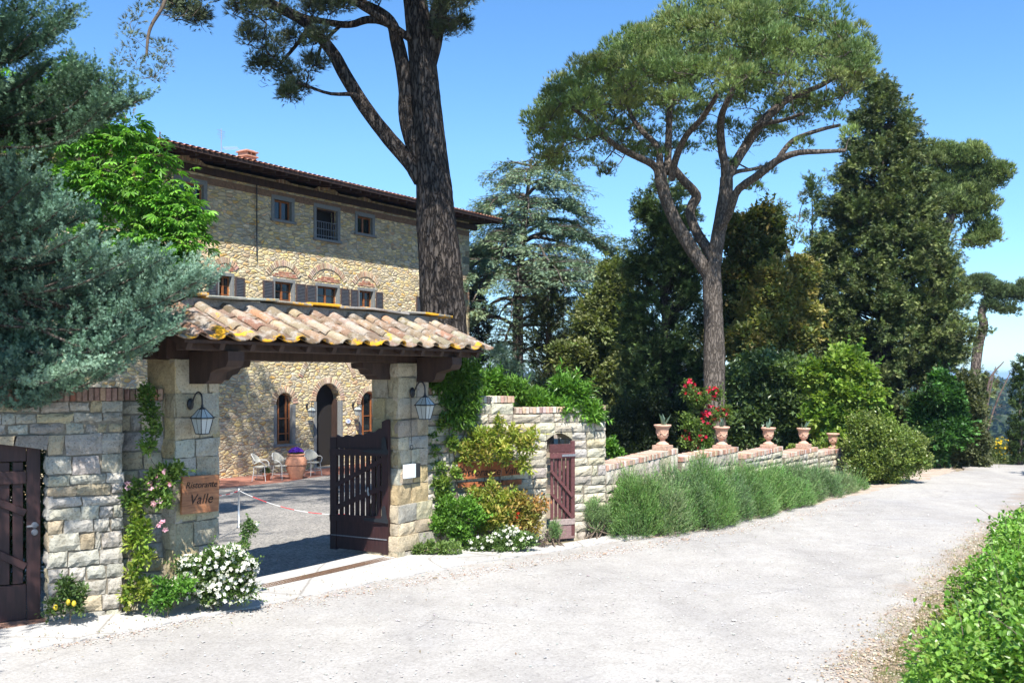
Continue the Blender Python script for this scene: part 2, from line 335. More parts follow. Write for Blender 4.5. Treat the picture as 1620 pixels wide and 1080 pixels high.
def ground_mats():
    # road: pale dusty gravel worn onto old tarmac
    m, nt, b = new_mat('gravel_road'); v = coords(nt)
    n1 = noise(nt, .33, 5, .62, v); n2 = noise(nt, 2.1, 5, .65, v); n3 = noise(nt, 38, 3, .75, v)
    vo = nt.nodes.new('ShaderNodeTexVoronoi'); vo.inputs['Scale'].default_value = 42; nt.links.new(v, vo.inputs['Vector'])
    sp = nt.nodes.new('ShaderNodeSeparateColor'); nt.links.new(vo.outputs['Color'], sp.inputs[0])
    c = ramp(nt, n2, [(.3, (.32, .305, .285)), (.55, (.36, .345, .325)), (.75, (.385, .372, .355))])
    c = mixc(nt, ramp(nt, n1, [(.52, (0, 0, 0)), (.66, (.45, .45, .45))]), c, (.34, .335, .335))
    ck = nt.nodes.new('ShaderNodeTexVoronoi'); ck.feature = 'DISTANCE_TO_EDGE'; ck.inputs['Scale'].default_value = .45
    nt.links.new(mixc(nt, .2, v, N_(nt, 'ShaderNodeTexNoise', Scale=1.5, Detail=6.).outputs['Color']), ck.inputs['Vector'])
    c = mixc(nt, math_(nt, 'MULTIPLY', ramp(nt, ck.outputs[0], [(0, (.6, .6, .6)), (.012, (0, 0, 0))]), ramp(nt, n1, [(.5, (0, 0, 0)), (.6, (1, 1, 1))])), c, (.2, .19, .185))
    c = mixc(nt, .28, c, mixc(nt, 1., c, ramp(nt, sp.outputs[0], [(0, (.48, .46, .44)), (.3, (.9, .88, .85)), (1, (1.35, 1.34, 1.32))]), 'MULTIPLY'))
    c = mixc(nt, .3, c, mixc(nt, 1., c, ramp(nt, n3, [(.3, (.6, .57, .54)), (.55, (1.1, 1.1, 1.1))]), 'MULTIPLY'))
    ea = nt.nodes.new('ShaderNodeAttribute'); ea.attribute_name = 'Edge'; n5 = noise(nt, 1.1, 5, .65, v)
    em = ramp(nt, math_(nt, 'ADD', math_(nt, 'SUBTRACT', ea.outputs['Fac'], .5), math_(nt, 'MULTIPLY', n5, 1.0)), [(.62, (0, 0, 0)), (.86, (.62, .62, .62))])
    c = mixc(nt, em, c, mixc(nt, n2, (.235, .175, .13), (.36, .30, .245)))
    n6 = noise(nt, .7, 4, .6, coords(nt, (1, .35, 1), rot=(0, 0, -.55))); c = mixc(nt, 1., c, ramp(nt, n6, [(.35, (.87, .87, .88)), (.6, (1.04, 1.04, 1.035))]), 'MULTIPLY')
    nt.links.new(c, b.inputs['Base Color']); b.inputs['Roughness'].default_value = .95; b.inputs['Specular IOR Level'].default_value = .1
    p = bump(nt, b, n2, .35, .04); p = bump(nt, b, vo.outputs[0], .4, .008, p); bump(nt, b, n3, .4, .008, p); M['road'] = m
    # courtyard gravel: greyer
    m, nt, b = new_mat('courtyard_gravel'); v = coords(nt)
    vo = nt.nodes.new('ShaderNodeTexVoronoi'); vo.inputs['Scale'].default_value = 34; nt.links.new(v, vo.inputs['Vector'])
    sp = nt.nodes.new('ShaderNodeSeparateColor'); nt.links.new(vo.outputs['Color'], sp.inputs[0]); n1 = noise(nt, 1.4, 5, .6, v)
    c = ramp(nt, sp.outputs[0], [(0, (.12, .115, .11)), (.4, (.23, .22, .205)), (1, (.36, .34, .31))])
    c = mixc(nt, 1., c, ramp(nt, n1, [(.3, (.75, .75, .75)), (.7, (1.15, 1.13, 1.1))]), 'MULTIPLY')
    nt.links.new(c, b.inputs['Base Color']); b.inputs['Roughness'].default_value = .95; bump(nt, b, vo.outputs[0], .8, .02); M['gravel'] = m
    # apron: worn pale concrete
    m, nt, b = new_mat('worn_concrete'); v = coords(nt); n1 = noise(nt, 1.3, 6, .65, v); n2 = noise(nt, 30, 4, .7, v)
    c = ramp(nt, n1, [(.3, (.34, .33, .31)), (.5, (.45, .435, .41)), (.72, (.50, .48, .45))])
    c = mixc(nt, 1., c, ramp(nt, n2, [(.3, (.8, .8, .8)), (.6, (1.05, 1.05, 1.05))]), 'MULTIPLY')
    vo = nt.nodes.new('ShaderNodeTexVoronoi'); vo.feature = 'DISTANCE_TO_EDGE'; vo.inputs['Scale'].default_value = .75
    nt.links.new(mixc(nt, .25, v, N_(nt, 'ShaderNodeTexNoise', Scale=2., Detail=4.).outputs['Color']), vo.inputs['Vector'])
    c = mixc(nt, ramp(nt, vo.outputs[0], [(0, (.7, .7, .7)), (.012, (0, 0, 0))]), c, (.16, .14, .12))
    nt.links.new(c, b.inputs['Base Color']); b.inputs['Roughness'].default_value = .9; p = bump(nt, b, n1, .4, .03); bump(nt, b, n2, .4, .006, p); M['concrete'] = m
    # earth with dry grass
    m, nt, b = new_mat('dry_earth'); v = coords(nt); n1 = noise(nt, 1.7, 5, .65, v); n2 = noise(nt, 26, 4, .7, v); n3 = noise(nt, .4, 4, .6, v)
    c = ramp(nt, n1, [(.3, (.17, .115, .07)), (.5, (.27, .21, .15)), (.62, (.13, .15, .055)), (.8, (.31, .27, .2))])
    c = mixc(nt, 1., c, ramp(nt, n2, [(.3, (.6, .6, .6)), (.6, (1.15, 1.15, 1.15))]), 'MULTIPLY')
    nt.links.new(c, b.inputs['Base Color']); b.inputs['Roughness'].default_value = .95; bump(nt, b, n2, .7, .02); M['earth'] = m
    # red brown dirt and needle litter
    m, nt, b = new_mat('needle_litter'); v = coords(nt); n1 = noise(nt, 2.6, 5, .7, v); n2 = noise(nt, 50, 4, .7, v)
    c = ramp(nt, n1, [(.3, (.33, .22, .15)), (.5, (.43, .35, .28)), (.7, (.47, .42, .36))])
    c = mixc(nt, 1., c, ramp(nt, n2, [(.3, (.5, .5, .5)), (.6, (1.15, 1.15, 1.15))]), 'MULTIPLY')
    nt.links.new(c, b.inputs['Base Color']); b.inputs['Roughness'].default_value = .95; bump(nt, b, n2, .7, .015); M['litter'] = m
    # far land
    m, nt, b = new_mat('far_land'); v = coords(nt); n1 = noise(nt, .03, 6, .7, v); n2 = noise(nt, .2, 5, .7, v)
    c = ramp(nt, n1, [(.3, (.035, .055, .022)), (.55, (.06, .085, .035)), (.75, (.13, .13, .07))])
    c = mixc(nt, 1., c, ramp(nt, n2, [(.3, (.5, .5, .5)), (.7, (1.3, 1.3, 1.2))]), 'MULTIPLY')
    nt.links.new(c, b.inputs['Base Color']); b.inputs['Roughness'].default_value = .95; bump(nt, b, n2, 1., 4.); M['far'] = m
    # red brick paving
    m, nt, b = new_mat('terrace_brick'); br = nt.nodes.new('ShaderNodeTexBrick'); nt.links.new(coords(nt, (1, 1, 1)), br.inputs['Vector'])
    br.inputs['Scale'].default_value = 4.; br.inputs['Color1'].default_value = (.36, .15, .10, 1); br.inputs['Color2'].default_value = (.27, .10, .065, 1); br.inputs['Mortar'].default_value = (.22, .16, .13, 1); br.inputs['Mortar Size'].default_value = .012
    n1 = noise(nt, 2.5, 5, .6, coords(nt)); c = mixc(nt, 1., br.outputs[0], ramp(nt, n1, [(.3, (.75, .75, .75)), (.7, (1.2, 1.2, 1.2))]), 'MULTIPLY')
    nt.links.new(c, b.inputs['Base Color']); b.inputs['Roughness'].default_value = .85; bump(nt, b, br.outputs[1], -.3, .01); M['terrace'] = m
ground_mats()

# ------------------------------------------------------------------ foliage templates
def tpl(kind):
    if kind == 'needle': return np.array([[0, -.5, 0], [0, .5, 0], [1, 0, 0]]), np.array([[0, 1, 2]])
    if kind == 'diamond': return np.array([[0, 0, 0], [.42, .5, .07], [1, 0, -.04], [.42, -.5, .07]]), np.array([[0, 1, 2, 3]])
    if kind == 'ovate': return np.array([[0, 0, 0], [.22, .40, .10], [.6, .42, .08], [1, 0, -.12], [.6, -.42, .08], [.22, -.40, .10]]), np.array([[0, 1, 2, 3], [0, 3, 4, 5]])
    if kind == 'spray':     # small fan of scale-leaved twigs
        V = []; Fc = []
        for a0, b0, ang, l, w in ((0, 0, 0, 1, .16), (.18, .02, .62, .6, .13), (.3, -.02, -.6, .56, .13), (.52, 0, .5, .4, .11), (.6, 0, -.5, .36, .11)):
            ca, sa = math.cos(ang), math.sin(ang); k = len(V)
            for (x, y, z) in ((0, 0, 0), (.4, .5, .02), (1, 0, -.03), (.4, -.5, .02)):
                X = x * l; Y = y * w
                V.append((a0 + X * ca - Y * sa, b0 + X * sa + Y * ca, z))
            Fc.append([k, k + 1, k + 2, k + 3])
        return np.array(V), np.array(Fc)
    if kind == 'palmate':
        V = []; Fc = []
        for i, ang in enumerate((-1.75, -.95, -.32, .32, .95, 1.75)):
            l = (.62, .9, 1.0, 1.0, .9, .62)[i]; ca, sa = math.cos(ang), math.sin(ang); k = len(V)
            for (x, y, z) in ((0, 0, 0), (.6, .15, -.08), (1, 0, -.34), (.6, -.15, -.08)):
                X = x * l; Y = y * l; V.append((X * ca - Y * sa, X * sa + Y * ca, z))
            Fc.append([k, k + 1, k + 2, k + 3])
        return np.array(V), np.array(Fc)
    if kind == 'flower':
        V = [(0, 0, 0.)]; Fc = []
        for i in range(5):
            a = i * 2 * math.pi / 5
            for da, r in ((-.5, .75), (0, 1.), (.5, .75)): V.append((r * math.cos(a + da), r * math.sin(a + da), .32 * r))
            Fc.append([0, 1 + 3 * i, 2 + 3 * i, 3 + 3 * i])
        return np.array(V), np.array(Fc)
TPL = {k: tpl(k) for k in ('needle', 'diamond', 'ovate', 'spray', 'palmate', 'flower')}
def unit(v): return v / (np.linalg.norm(v, axis=-1, keepdims=True) + 1e-9)
def rdir(n, rs=R): return unit(rs.normal(size=(n, 3)))
def scatter(mb, kind, P, A, U, L, W, col, mat=0):
    """instances of a leaf template: points P, axis A, up hint U, length L, width factor W"""
    n = len(P)
    if n == 0: return
    tv, tf = TPL[kind]; A = unit(A); S = unit(np.cross(U, A)); N = np.cross(A, S)
    L = np.broadcast_to(np.asarray(L, float), (n,)); W = np.broadcast_to(np.asarray(W, float), (n,))
    V = P[:, None] + A[:, None] * (tv[None, :, 0:1] * L[:, None, None]) + S[:, None] * (tv[None, :, 1:2] * W[:, None, None]) + N[:, None] * (tv[None, :, 2:3] * L[:, None, None])
    Fc = tf[None] + (np.arange(n) * len(tv))[:, None, None]
    col = np.asarray(col, float)
    if col.ndim == 1: col = np.broadcast_to(col, (n, 3))
    mb.add(V.reshape(-1, 3), Fc.reshape(-1, tf.shape[1]), np.repeat(col, len(tv), axis=0), mat)
def pal(cols, n, var=.15, w=None, rs=R):
    cols = np.array(cols, float); i = rs.choice(len(cols), n, p=w)
    return cols[i] * (1 + rs.normal(0, var, (n, 1))).clip(.5, 1.6) * (1 + rs.normal(0, var * .25, (n, 3)))
def curve(P, n):
    """Catmull-Rom through the points"""
    P = np.asarray(P, float); Q = np.vstack([2 * P[0] - P[1], P, 2 * P[-1] - P[-2]]); out = []
    m = len(P) - 1; t = np.linspace(0, m, n)
    for x in t:
        i = min(int(x), m - 1); u = x - i; a, b, c, d = Q[i:i + 4]
        out.append(.5 * ((2 * b) + (-a + c) * u + (2 * a - 5 * b + 4 * c - d) * u * u + (-a + 3 * b - 3 * c + d) * u ** 3))
    return np.array(out)
def pcurve(pts, n):
    """points with radius as the last value -> smooth path and radii"""
    p = np.array(pts, float); q = curve(p[:, :3], n); r = np.interp(np.linspace(0, len(p) - 1, n), np.arange(len(p)), p[:, 3]); return q, r
# ------------------------------------------------------------------ camera, sky, sun
cam = bpy.data.cameras.new('camera'); co = bpy.data.objects.new('camera', cam); C.objects.link(co)
co.location = (0, 0, H); co.rotation_euler = (math.pi / 2, 0, 0)
cam.sensor_width = 36; cam.lens = 35; cam.shift_y = 55 / 1620; cam.clip_end = 20000; cam.clip_start = .1; cam.dof.use_dof = True; cam.dof.focus_distance = 23; cam.dof.aperture_fstop = 3.6
bpy.context.scene.camera = co
SUN_EL = 54; to_sun = np.array([.095, -.9955, 0.]); to_sun = to_sun / np.linalg.norm(to_sun) * math.cos(math.radians(SUN_EL)); to_sun[2] = math.sin(math.radians(SUN_EL))
w = bpy.data.worlds.new('World'); bpy.context.scene.world = w; w.use_nodes = True
sky = w.node_tree.nodes.new('ShaderNodeTexSky'); sky.sky_type = 'NISHITA'; sky.sun_disc = False
sky.sun_elevation = math.radians(SUN_EL); sky.sun_rotation = math.atan2(to_sun[0], to_sun[1]); sky.air_density = 1.0; sky.dust_density = .0; sky.altitude = 700; sky.ozone_density = 4.0
bg = w.node_tree.nodes['Background']; bg.inputs[1].default_value = .115; hsv = w.node_tree.nodes.new('ShaderNodeHueSaturation'); hsv.inputs['Saturation'].default_value = 1.18; w.node_tree.links.new(sky.outputs[0], hsv.inputs['Color']); wt = w.node_tree; tc = wt.nodes.new('ShaderNodeTexCoord'); sx = wt.nodes.new('ShaderNodeSeparateXYZ'); wt.links.new(tc.outputs['Generated'], sx.inputs[0])
rm_ = wt.nodes.new('ShaderNodeValToRGB'); wt.links.new(sx.outputs[2], rm_.inputs[0]); rm_.color_ramp.elements[0].position = -.02; rm_.color_ramp.elements[0].color = (.56, .74, .93, 1); rm_.color_ramp.elements[1].position = .22; rm_.color_ramp.elements[1].color = (1, 1, 1, 1)
mm_ = wt.nodes.new('ShaderNodeMix'); mm_.data_type = 'RGBA'; mm_.blend_type = 'MULTIPLY'; mm_.inputs[0].default_value = 1; wt.links.new(hsv.outputs[0], mm_.inputs[6]); wt.links.new(rm_.outputs[0], mm_.inputs[7]); wt.links.new(mm_.outputs[2], bg.inputs[0])
sl = bpy.data.lights.new('sun', 'SUN'); sl.energy = 5.0; sl.angle = math.radians(.5); sl.color = (1, .955, .88)
so = bpy.data.objects.new('sun', sl); C.objects.link(so); so.rotation_euler = Vector(-to_sun).to_track_quat('-Z', 'Y').to_euler(); so.location = (0, -20, 40)
vs = bpy.context.scene.view_settings; vs.view_transform = 'Standard'; vs.look = 'None'; vs.gamma = 1; vs.exposure = 1.05
cy = bpy.context.scene.cycles; cy.max_bounces = 6; cy.diffuse_bounces = 3; cy.transmission_bounces = 3; cy.transparent_max_bounces = 4; cy.glossy_bounces = 2; cy.volume_bounces = 1

# ------------------------------------------------------------------ ground
def grid_mesh(name, xs, ys, zf, mat, dz=0., smooth=True):
    X, Y = np.meshgrid(xs, ys); Z = zf(X, Y) + dz
    V = np.stack([X, Y, Z], -1).reshape(-1, 3); nx = len(xs)
    i = np.arange(len(ys) - 1)[:, None] * nx; j = np.arange(nx - 1)[None]
    mb = MB(); mb.add(V, np.stack([i + j, i + j + 1, i + nx + j + 1, i + nx + j], -1).reshape(-1, 4)); return structure(mb.build(name, mat, smooth=smooth))
def near_z(X, Y):
    return ground_z(X, Y) + .012 * np.sin(X * 1.3 + .5) * np.sin(Y * 1.1) * (np.hypot(X, Y) < 80)
xs = np.r_[np.linspace(-60, -14, 24), np.linspace(-13, 26, 118), np.linspace(28, 120, 40)]
ys = np.r_[np.linspace(-30, 6, 12), np.linspace(6.5, 60, 150), np.linspace(61, 200, 70)]
grid_mesh('ground', xs, ys, near_z, M['earth'], -.035)
grid_mesh('valley_and_hills', np.r_[np.linspace(-9000, -900, 24), np.linspace(-850, 1400, 110), np.linspace(1500, 9000, 24)],
          np.r_[np.linspace(160, 1250, 90), np.linspace(1300, 9000, 40)], ground_z, M['far'], -1.2)

def sheet(name, poly, mat, dz, step=.45, zf=None):
    """sheet over the ground inside an outline, with a fringe that follows the outline"""
    poly = [Vector((p[0], p[1], 0)) for p in poly]
    import bmesh
    bm = bmesh.new(); vs_ = [bm.verts.new(p) for p in poly]; bm.faces.new(vs_)
    xs0 = [p.x for p in poly]; ys0 = [p.y for p in poly]
    for k in np.arange(min(xs0) + step, max(xs0), step):
        bmesh.ops.bisect_plane(bm, geom=bm.verts[:] + bm.edges[:] + bm.faces[:], plane_co=(k, 0, 0), plane_no=(1, 0, 0))
    for k in np.arange(min(ys0) + step, max(ys0), step):
        bmesh.ops.bisect_plane(bm, geom=bm.verts[:] + bm.edges[:] + bm.faces[:], plane_co=(0, k, 0), plane_no=(0, 1, 0))
    for v in bm.verts: v.co.z = float((zf or near_z)(v.co.x, v.co.y)) + dz
    ex = bmesh.ops.extrude_edge_only(bm, edges=[e for e in bm.edges if e.is_boundary])
    for g in ex['geom']:
        if isinstance(g, bmesh.types.BMVert): g.co.z -= dz + .03
    bmesh.ops.recalc_face_normals(bm, faces=bm.faces[:])
    me = bpy.data.meshes.new(name); bm.to_mesh(me); bm.free(); me.materials.append(mat)
    if sum(p.normal.z for p in me.polygons) < 0: me.flip_normals()
    o = bpy.data.objects.new(name, me); C.objects.link(o); return structure(o)
def wob(pts, a=.07, n=12, seed=1):
    """smooth outline through 2-D points with small irregularities"""
    rs = np.random.RandomState(seed); q = curve(np.c_[np.array(pts, float), np.zeros(len(pts))], n * (len(pts) - 1))[:, :2]
    return q + rs.uniform(-a, a, q.shape)
O2 = lambda px, py: tuple(onz(px, py)[:2])
left_edge = wob([O2(-150, 1020), O2(60, 1000), O2(300, 960), O2(560, 915), O2(800, 878), O2(960, 853), O2(1040, 838), O2(1130, 822), O2(1260, 792), O2(1350, 775), O2(1440, 756), O2(1520, 744), (13.8, 30.6), (15.5, 34.5), (17.5, 40)], .05, 10, 2)
right_edge = wob([(22, 40), (19, 33), (16.5, 28.5), (13, 24.5), (10.2, 20.2), O2(1560, 860), O2(1510, 905), O2(1440, 985), O2(1380, 1060), (3.0, 8.2), (2.0, 5), (1, -8)], .07, 10, 3)
rd = sheet('road', list(map(tuple, left_edge)) + list(map(tuple, right_edge)) + [(-9, -8), (-8.5, 6)], M['road'], .004, .5)
vv = np.zeros(len(rd.data.vertices) * 3, np.float32); rd.data.vertices.foreach_get('co', vv); vv = vv.reshape(-1, 3)[:, :2]
ed_ = np.min(np.linalg.norm(vv[:, None] - right_edge[None], axis=2), axis=1); el_ = np.min(np.linalg.norm(vv[:, None] - left_edge[None], axis=2), axis=1)
ra = rd.data.attributes.new('Edge', 'FLOAT', 'POINT'); ra.data.foreach_set('value', np.maximum(np.exp(-ed_ / .9), .75 * np.exp(-np.maximum(0, el_ - .3) / .45)).astype(np.float32))
verge_l = wob([O2(985, 852), O2(1080, 825), O2(1250, 780), O2(1350, 757), O2(1450, 742), O2(1500, 738)], .08, 8, 4)
verge_r = wob([(13.6, 30.9), O2(1500, 748), O2(1400, 773), O2(1320, 790), O2(1200, 817), O2(1110, 838), O2(1045, 851)], .10, 10, 5)
sheet('needle_litter_strip', list(map(tuple, verge_l)) + list(map(tuple, verge_r)), M['litter'], .010, .5)
ap0 = wob([O2(-60, 1040), O2(90, 1020), O2(250, 990), O2(420, 958), O2(620, 915), O2(800, 884), O2(930, 863), O2(1035, 848)], .035, 10, 6)
ap1 = [O2(1000, 842), O2(940, 852), O2(880, 862), O2(760, 870), tuple(GP(.9, -.1, 0)[:2]), tuple(GP(.0, -.55, 0)[:2]), tuple(GP(-3.4, -.55, 0)[:2]), tuple(GP(-4.1, .0, 0)[:2]), O2(195, 968), O2(60, 988), O2(-60, 1005)]
sheet('apron', list(map(tuple, ap0)) + ap1, M['concrete'], .022, .5)
court = [GP(1.0, -.45, 0), GP(-4.1, -.45, 0), GP(-6.5, -.6, 0), GP(-8, -3, 0), GP(-8, -13.5, 0), GP(6, -20, 0), GP(19, -20, 0), GP(19, -14, 0), GP(2.5, -3.2, 0)]
sheet('courtyard', [tuple(p[:2]) for p in court], M['gravel'], .008, .8)

# ------------------------------------------------------------------ cut stone walls
PAL_WARM = [(.44, .38, .28), (.46, .41, .31), (.40, .36, .29), (.44, .35, .21), (.38, .36, .32), (.48, .43, .34)]
PAL_GREY = [(.38, .36, .32), (.35, .335, .30), (.40, .38, .335), (.38, .355, .30), (.42, .395, .345), (.365, .35, .315), (.39, .335, .235)]
PAL_PALE = [(.44, .40, .31), (.47, .43, .345), (.42, .39, .32), (.45, .39, .28), (.41, .385, .34), (.48, .445, .36), (.36, .33, .28)]
def stones(mb, O, D, N, spans, z0, z1, cr=None, h=(.12, .24), wd=(.22, .55), palette=PAL_PALE, gap=.011, seed=0, rough=.010, bulge=.02, proud=.0, top=None, batter=0., thick=.06):
    """one face of masonry: courses of individually shaped blocks. spans(za, zb) -> free intervals along D"""
    rs = np.random.RandomState(seed); O = np.asarray(O, float)
    if cr is None:
        cr = [z0]
        while cr[-1] < z1 - h[0] * .7: cr.append(cr[-1] + rs.uniform(*h))
        cr[-1] = z1
    for za, zb in zip(cr[:-1], cr[1:]):
        for (sa, sb) in spans(za, zb):
            cuts = [sa]
            while cuts[-1] < sb - wd[0] * .6:
                cuts.append(cuts[-1] + rs.uniform(*wd) * (1.0 if rs.rand() > .12 else .45))
            if len(cuts) < 2: cuts.append(sb)
            cuts[-1] = sb
            if len(cuts) > 2 and cuts[-1] - cuts[-2] < wd[0] * .4: cuts.pop(-2)
            for a, b in zip(cuts[:-1], cuts[1:]):
                if b - a < .03: continue
                nx, nz = 6, 4
                u = np.linspace(0, 1, nx); v = np.linspace(0, 1, nz); U, V = np.meshgrid(u, v)
                j = rs.uniform(-.012, .012, 8); g = gap * rs.uniform(.5, 1.3)
                lo = za + g + j[0] * (1 - U) + j[1] * U; hi = zb - g + j[2] * (1 - U) + j[3] * U
                if top is not None: hi = np.minimum(hi, top(a + (b - a) * U) - .004)
                le = a + g + j[4] * (1 - V) + j[5] * V; ri = b - g + j[6] * (1 - V) + j[7] * V
                S = le + (ri - le) * U; Zz = lo + (hi - lo) * V
                d = np.minimum(np.minimum(U, 1 - U) * (b - a), np.minimum(V, 1 - V) * (zb - za))
                dep = proud + rs.uniform(-.008, .010) + bulge * np.clip(d / .045, 0, 1) ** .6 + rs.uniform(-rough, rough, U.shape)
                edge = (U == 0) | (U == 1) | (V == 0) | (V == 1)
                S = S + rs.uniform(-.006, .006, S.shape); Zz = Zz + rs.uniform(-.006, .006, S.shape)
                dep = dep + batter * (z1 - Zz)
                P = O + S[..., None] * D + Zz[..., None] * Z3 + dep[..., None] * N
                Bk = O + S[..., None] * D + Zz[..., None] * Z3 + (-thick) * N
                k = np.arange(nx * nz).reshape(nz, nx)
                Fq = np.stack([k[:-1, :-1], k[:-1, 1:], k[1:, 1:], k[1:, :-1]], -1).reshape(-1, 4)
                col = pal(palette, 1, .08, rs=rs)[0]
                loop = np.r_[k[0, :], k[1:, -1], k[-1, :-1][::-1], k[1:-1, 0][::-1]]
                nl = len(loop); VV = np.r_[P.reshape(-1, 3), Bk.reshape(-1, 3)[loop]]
                i = np.arange(nl); i2 = (i + 1) % nl
                side = np.stack([loop[i2], loop[i], nx * nz + i, nx * nz + i2], -1)
                mb.add(VV, np.r_[Fq, side], col, 0)
    return cr
def coping(mb, a, b, z, wdt, hgt, palette=((.33, .19, .13), (.38, .24, .17), (.42, .32, .25), (.30, .22, .17), (.45, .37, .30)), bw=.062, seed=0, z2=None, ov=.015):
    """bricks set on edge across the top of a wall"""
    rs = np.random.RandomState(seed); a = np.asarray(a, float); b = np.asarray(b, float); L = np.linalg.norm(b - a); D = (b - a) / L; N = np.array([D[1], -D[0], 0]); n = max(1, int(L / bw)); st = L / n
    z2 = z if z2 is None else z2
    for i in range(n):
        t = (i + .5) * st; zz = z + (z2 - z) * t / L
        c = a + D * t; c[2] = zz + hgt / 2 + rs.uniform(-.005, .005)
        mb.box(c, (st / 2 - .004, wdt / 2 + ov + rs.uniform(-.006, .006), hgt / 2), np.array([D, N, Z3]), pal(palette, 1, .15, rs=rs)[0], 0, .006, .002)

def no_hole(L): return lambda za, zb: [(0, L)]

# gate frame pillars -------------------------------------------------
def pillar(label, s0, s1, q0, q1, ht, plinth, seed, palette):
    base = GP((s0 + s1) / 2, (q0 + q1) / 2, 0)
    t = thing('gate_pillar', label, 'pillar', base, group='stone pillars carrying the gate roof')
    core = MB(); core.box(GP((s0 + s1) / 2, (q0 + q1) / 2, ht / 2 - .2), ((s1 - s0) / 2 - .02, (q1 - q0) / 2 - .02, ht / 2 + .195), np.array([dG, nG, Z3]))
    core.build('mortar_core', M['mortar'], t)
    mb = MB(); cr = [-.12, .1]; rs = np.random.RandomState(seed)
    while cr[-1] < ht - .2: cr.append(cr[-1] + rs.uniform(.2, .34))
    cr[-1] = ht
    def faces(a0, a1, b0, b1, cc, sd):
        kw = dict(cr=cc, z0=cc[0], z1=cc[-1], wd=(.26, .5), palette=palette, bulge=.014, gap=.007, rough=.006, thick=.1)
        stones(mb, GP(a0, b1, 0), dG, nG, no_hole(a1 - a0), seed=sd, **kw)
        stones(mb, GP(a0, b0, 0), nG, -dG, no_hole(b1 - b0), seed=sd + 1, **kw)
        stones(mb, GP(a1, b0, 0), nG, dG, no_hole(b1 - b0), seed=sd + 2, **kw)
        stones(mb, GP(a0, b0, 0), dG, -nG, no_hole(a1 - a0), seed=sd + 3, **kw)
    if plinth:
        k = [c for c in cr if c < plinth]; k2 = [k[-1]] + [c for c in cr if c >= plinth]
        faces(s0 - .09, s1 + .09, q0 - .02, q1 + .09, k[:3] if len(k) > 3 else k, seed)
        if len(k) > 3: faces(s0 - .05, s1 + .05, q0 - .01, q1 + .05, k[2:], seed + 9)
        faces(s0, s1, q0, q1, k2, seed + 20)
    else: faces(s0, s1, q0, q1, cr, seed)
    mb.build('stonework', M['ashlar'], t); return t
PAL_PIL = [(.44, .37, .25), (.48, .41, .29), (.42, .37, .28), (.45, .36, .21), (.49, .43, .32), (.42, .39, .33)]
PR = pillar('tan block pillar with the wider foot, carrying the open gate leaf and a wall lantern', 0, .74, -.52, 0, 2.95, .85, 11, PAL_PIL)
PL = pillar('tan block pillar with the square wooden restaurant board hung low on it', -4.05, -3.40, -.52, 0, 2.95, 0, 23, PAL_PIL)

# low walls ----------------------------------------------------------
wA = GP(.80, -.12, 0); gJ0 = onz(879, 858); gJ1 = onz(914, 853); wB = onz(958, 846)
Dw = unit(wB - wA); Nw = np.array([Dw[1], -Dw[0], 0.]); Lw = np.linalg.norm(wB - wA)
s0g = (gJ0 - wA) @ Dw; s1g = (gJ1 - wA) @ Dw
tw = thing('garden_wall', 'pale stepped stone wall with a small arched opening, right of the tiled gateway', 'wall', wA, group='dry looking block walls along the road')
TH = .42
def wall_top(s): return np.where(s < .42, 2.50, np.where(s < 1.55, 2.36, np.where(s < s1g + .12, 2.12, 2.17)))
def spans_r(za, zb):
    out = []
    for a, b, tp in ((0, .42, 2.50), (.42, 1.55, 2.36), (1.55, Lw, 2.13)):
        if za >= tp - .05: continue
        if za < 1.80 and b > s0g:
            out += [(a, s0g), (s1g, b)]
        else: out.append((a, b))
    return out
mb = MB()
zc = [-.12, .09, .27, .44, .58, .75, .88, 1.04, 1.22, 1.36, 1.52, 1.66, 1.80, 1.97, 2.13]
stones(mb, wA, Dw, Nw, spans_r, 0, 2.1, cr=zc, wd=(.22, .52), palette=PAL_PALE, seed=5, bulge=.022, gap=.010)
stones(mb, wA, Dw, Nw, lambda a, b: [(0, 1.55)], 0, 2.1, cr=[2.13, 2.27 + .04], wd=(.2, .45), palette=PAL_PALE, seed=6)
stones(mb, wA, Dw, Nw, lambda a, b: [(0, .42)], 0, 2.1, cr=[2.32, 2.46], wd=(.2, .3), palette=PAL_PALE, seed=8)
stones(mb, wB - Nw * TH, Nw, Dw, no_hole(TH), 0, 2.1, cr=zc, palette=PAL_PALE, seed=9)
stones(mb, wA + Dw * s1g - Nw * TH, Nw, -Dw, no_hole(TH), 0, 1.8, cr=zc[:13], palette=PAL_PALE, seed=10, bulge=.01)
stones(mb, wA + Dw * s0g - Nw * TH, Nw, Dw, no_hole(TH), 0, 1.8, cr=zc[:13], palette=PAL_PALE, seed=12, bulge=.01)
# arch underside
n = 7; aw = s1g - s0g; arc = [(s0g + aw * i / n, 1.66 + .11 * math.sin(math.pi * i / n)) for i in range(n + 1)]
mb.prism([(s0g - .001, 1.80)] + [(x, y + .02) for x, y in arc] + [(s1g + .001, 1.80)], wA, Dw, Z3, Nw, -TH + .01, .006, (.42, .38, .28))
mb.build('stonework', M['ashlar'], tw)
mc = MB()
AXw = np.array([Dw, Nw, Z3])
def core(a, b, z0, z1): mc.box(wA + Dw * (a + b) / 2 - Nw * TH / 2 + Z3 * (z0 + z1) / 2, ((b - a) / 2 - .012, TH / 2 - .012, (z1 - z0) / 2), AXw)
core(0, s0g, -.2, 1.82); core(s1g, Lw, -.2, 1.82); core(0, Lw, 1.825, 2.12); core(0, 1.55, 2.125, 2.30); core(0, .42, 2.305, 2.45)
mc.build('mortar_core', M['mortar'], tw)
mk = MB()
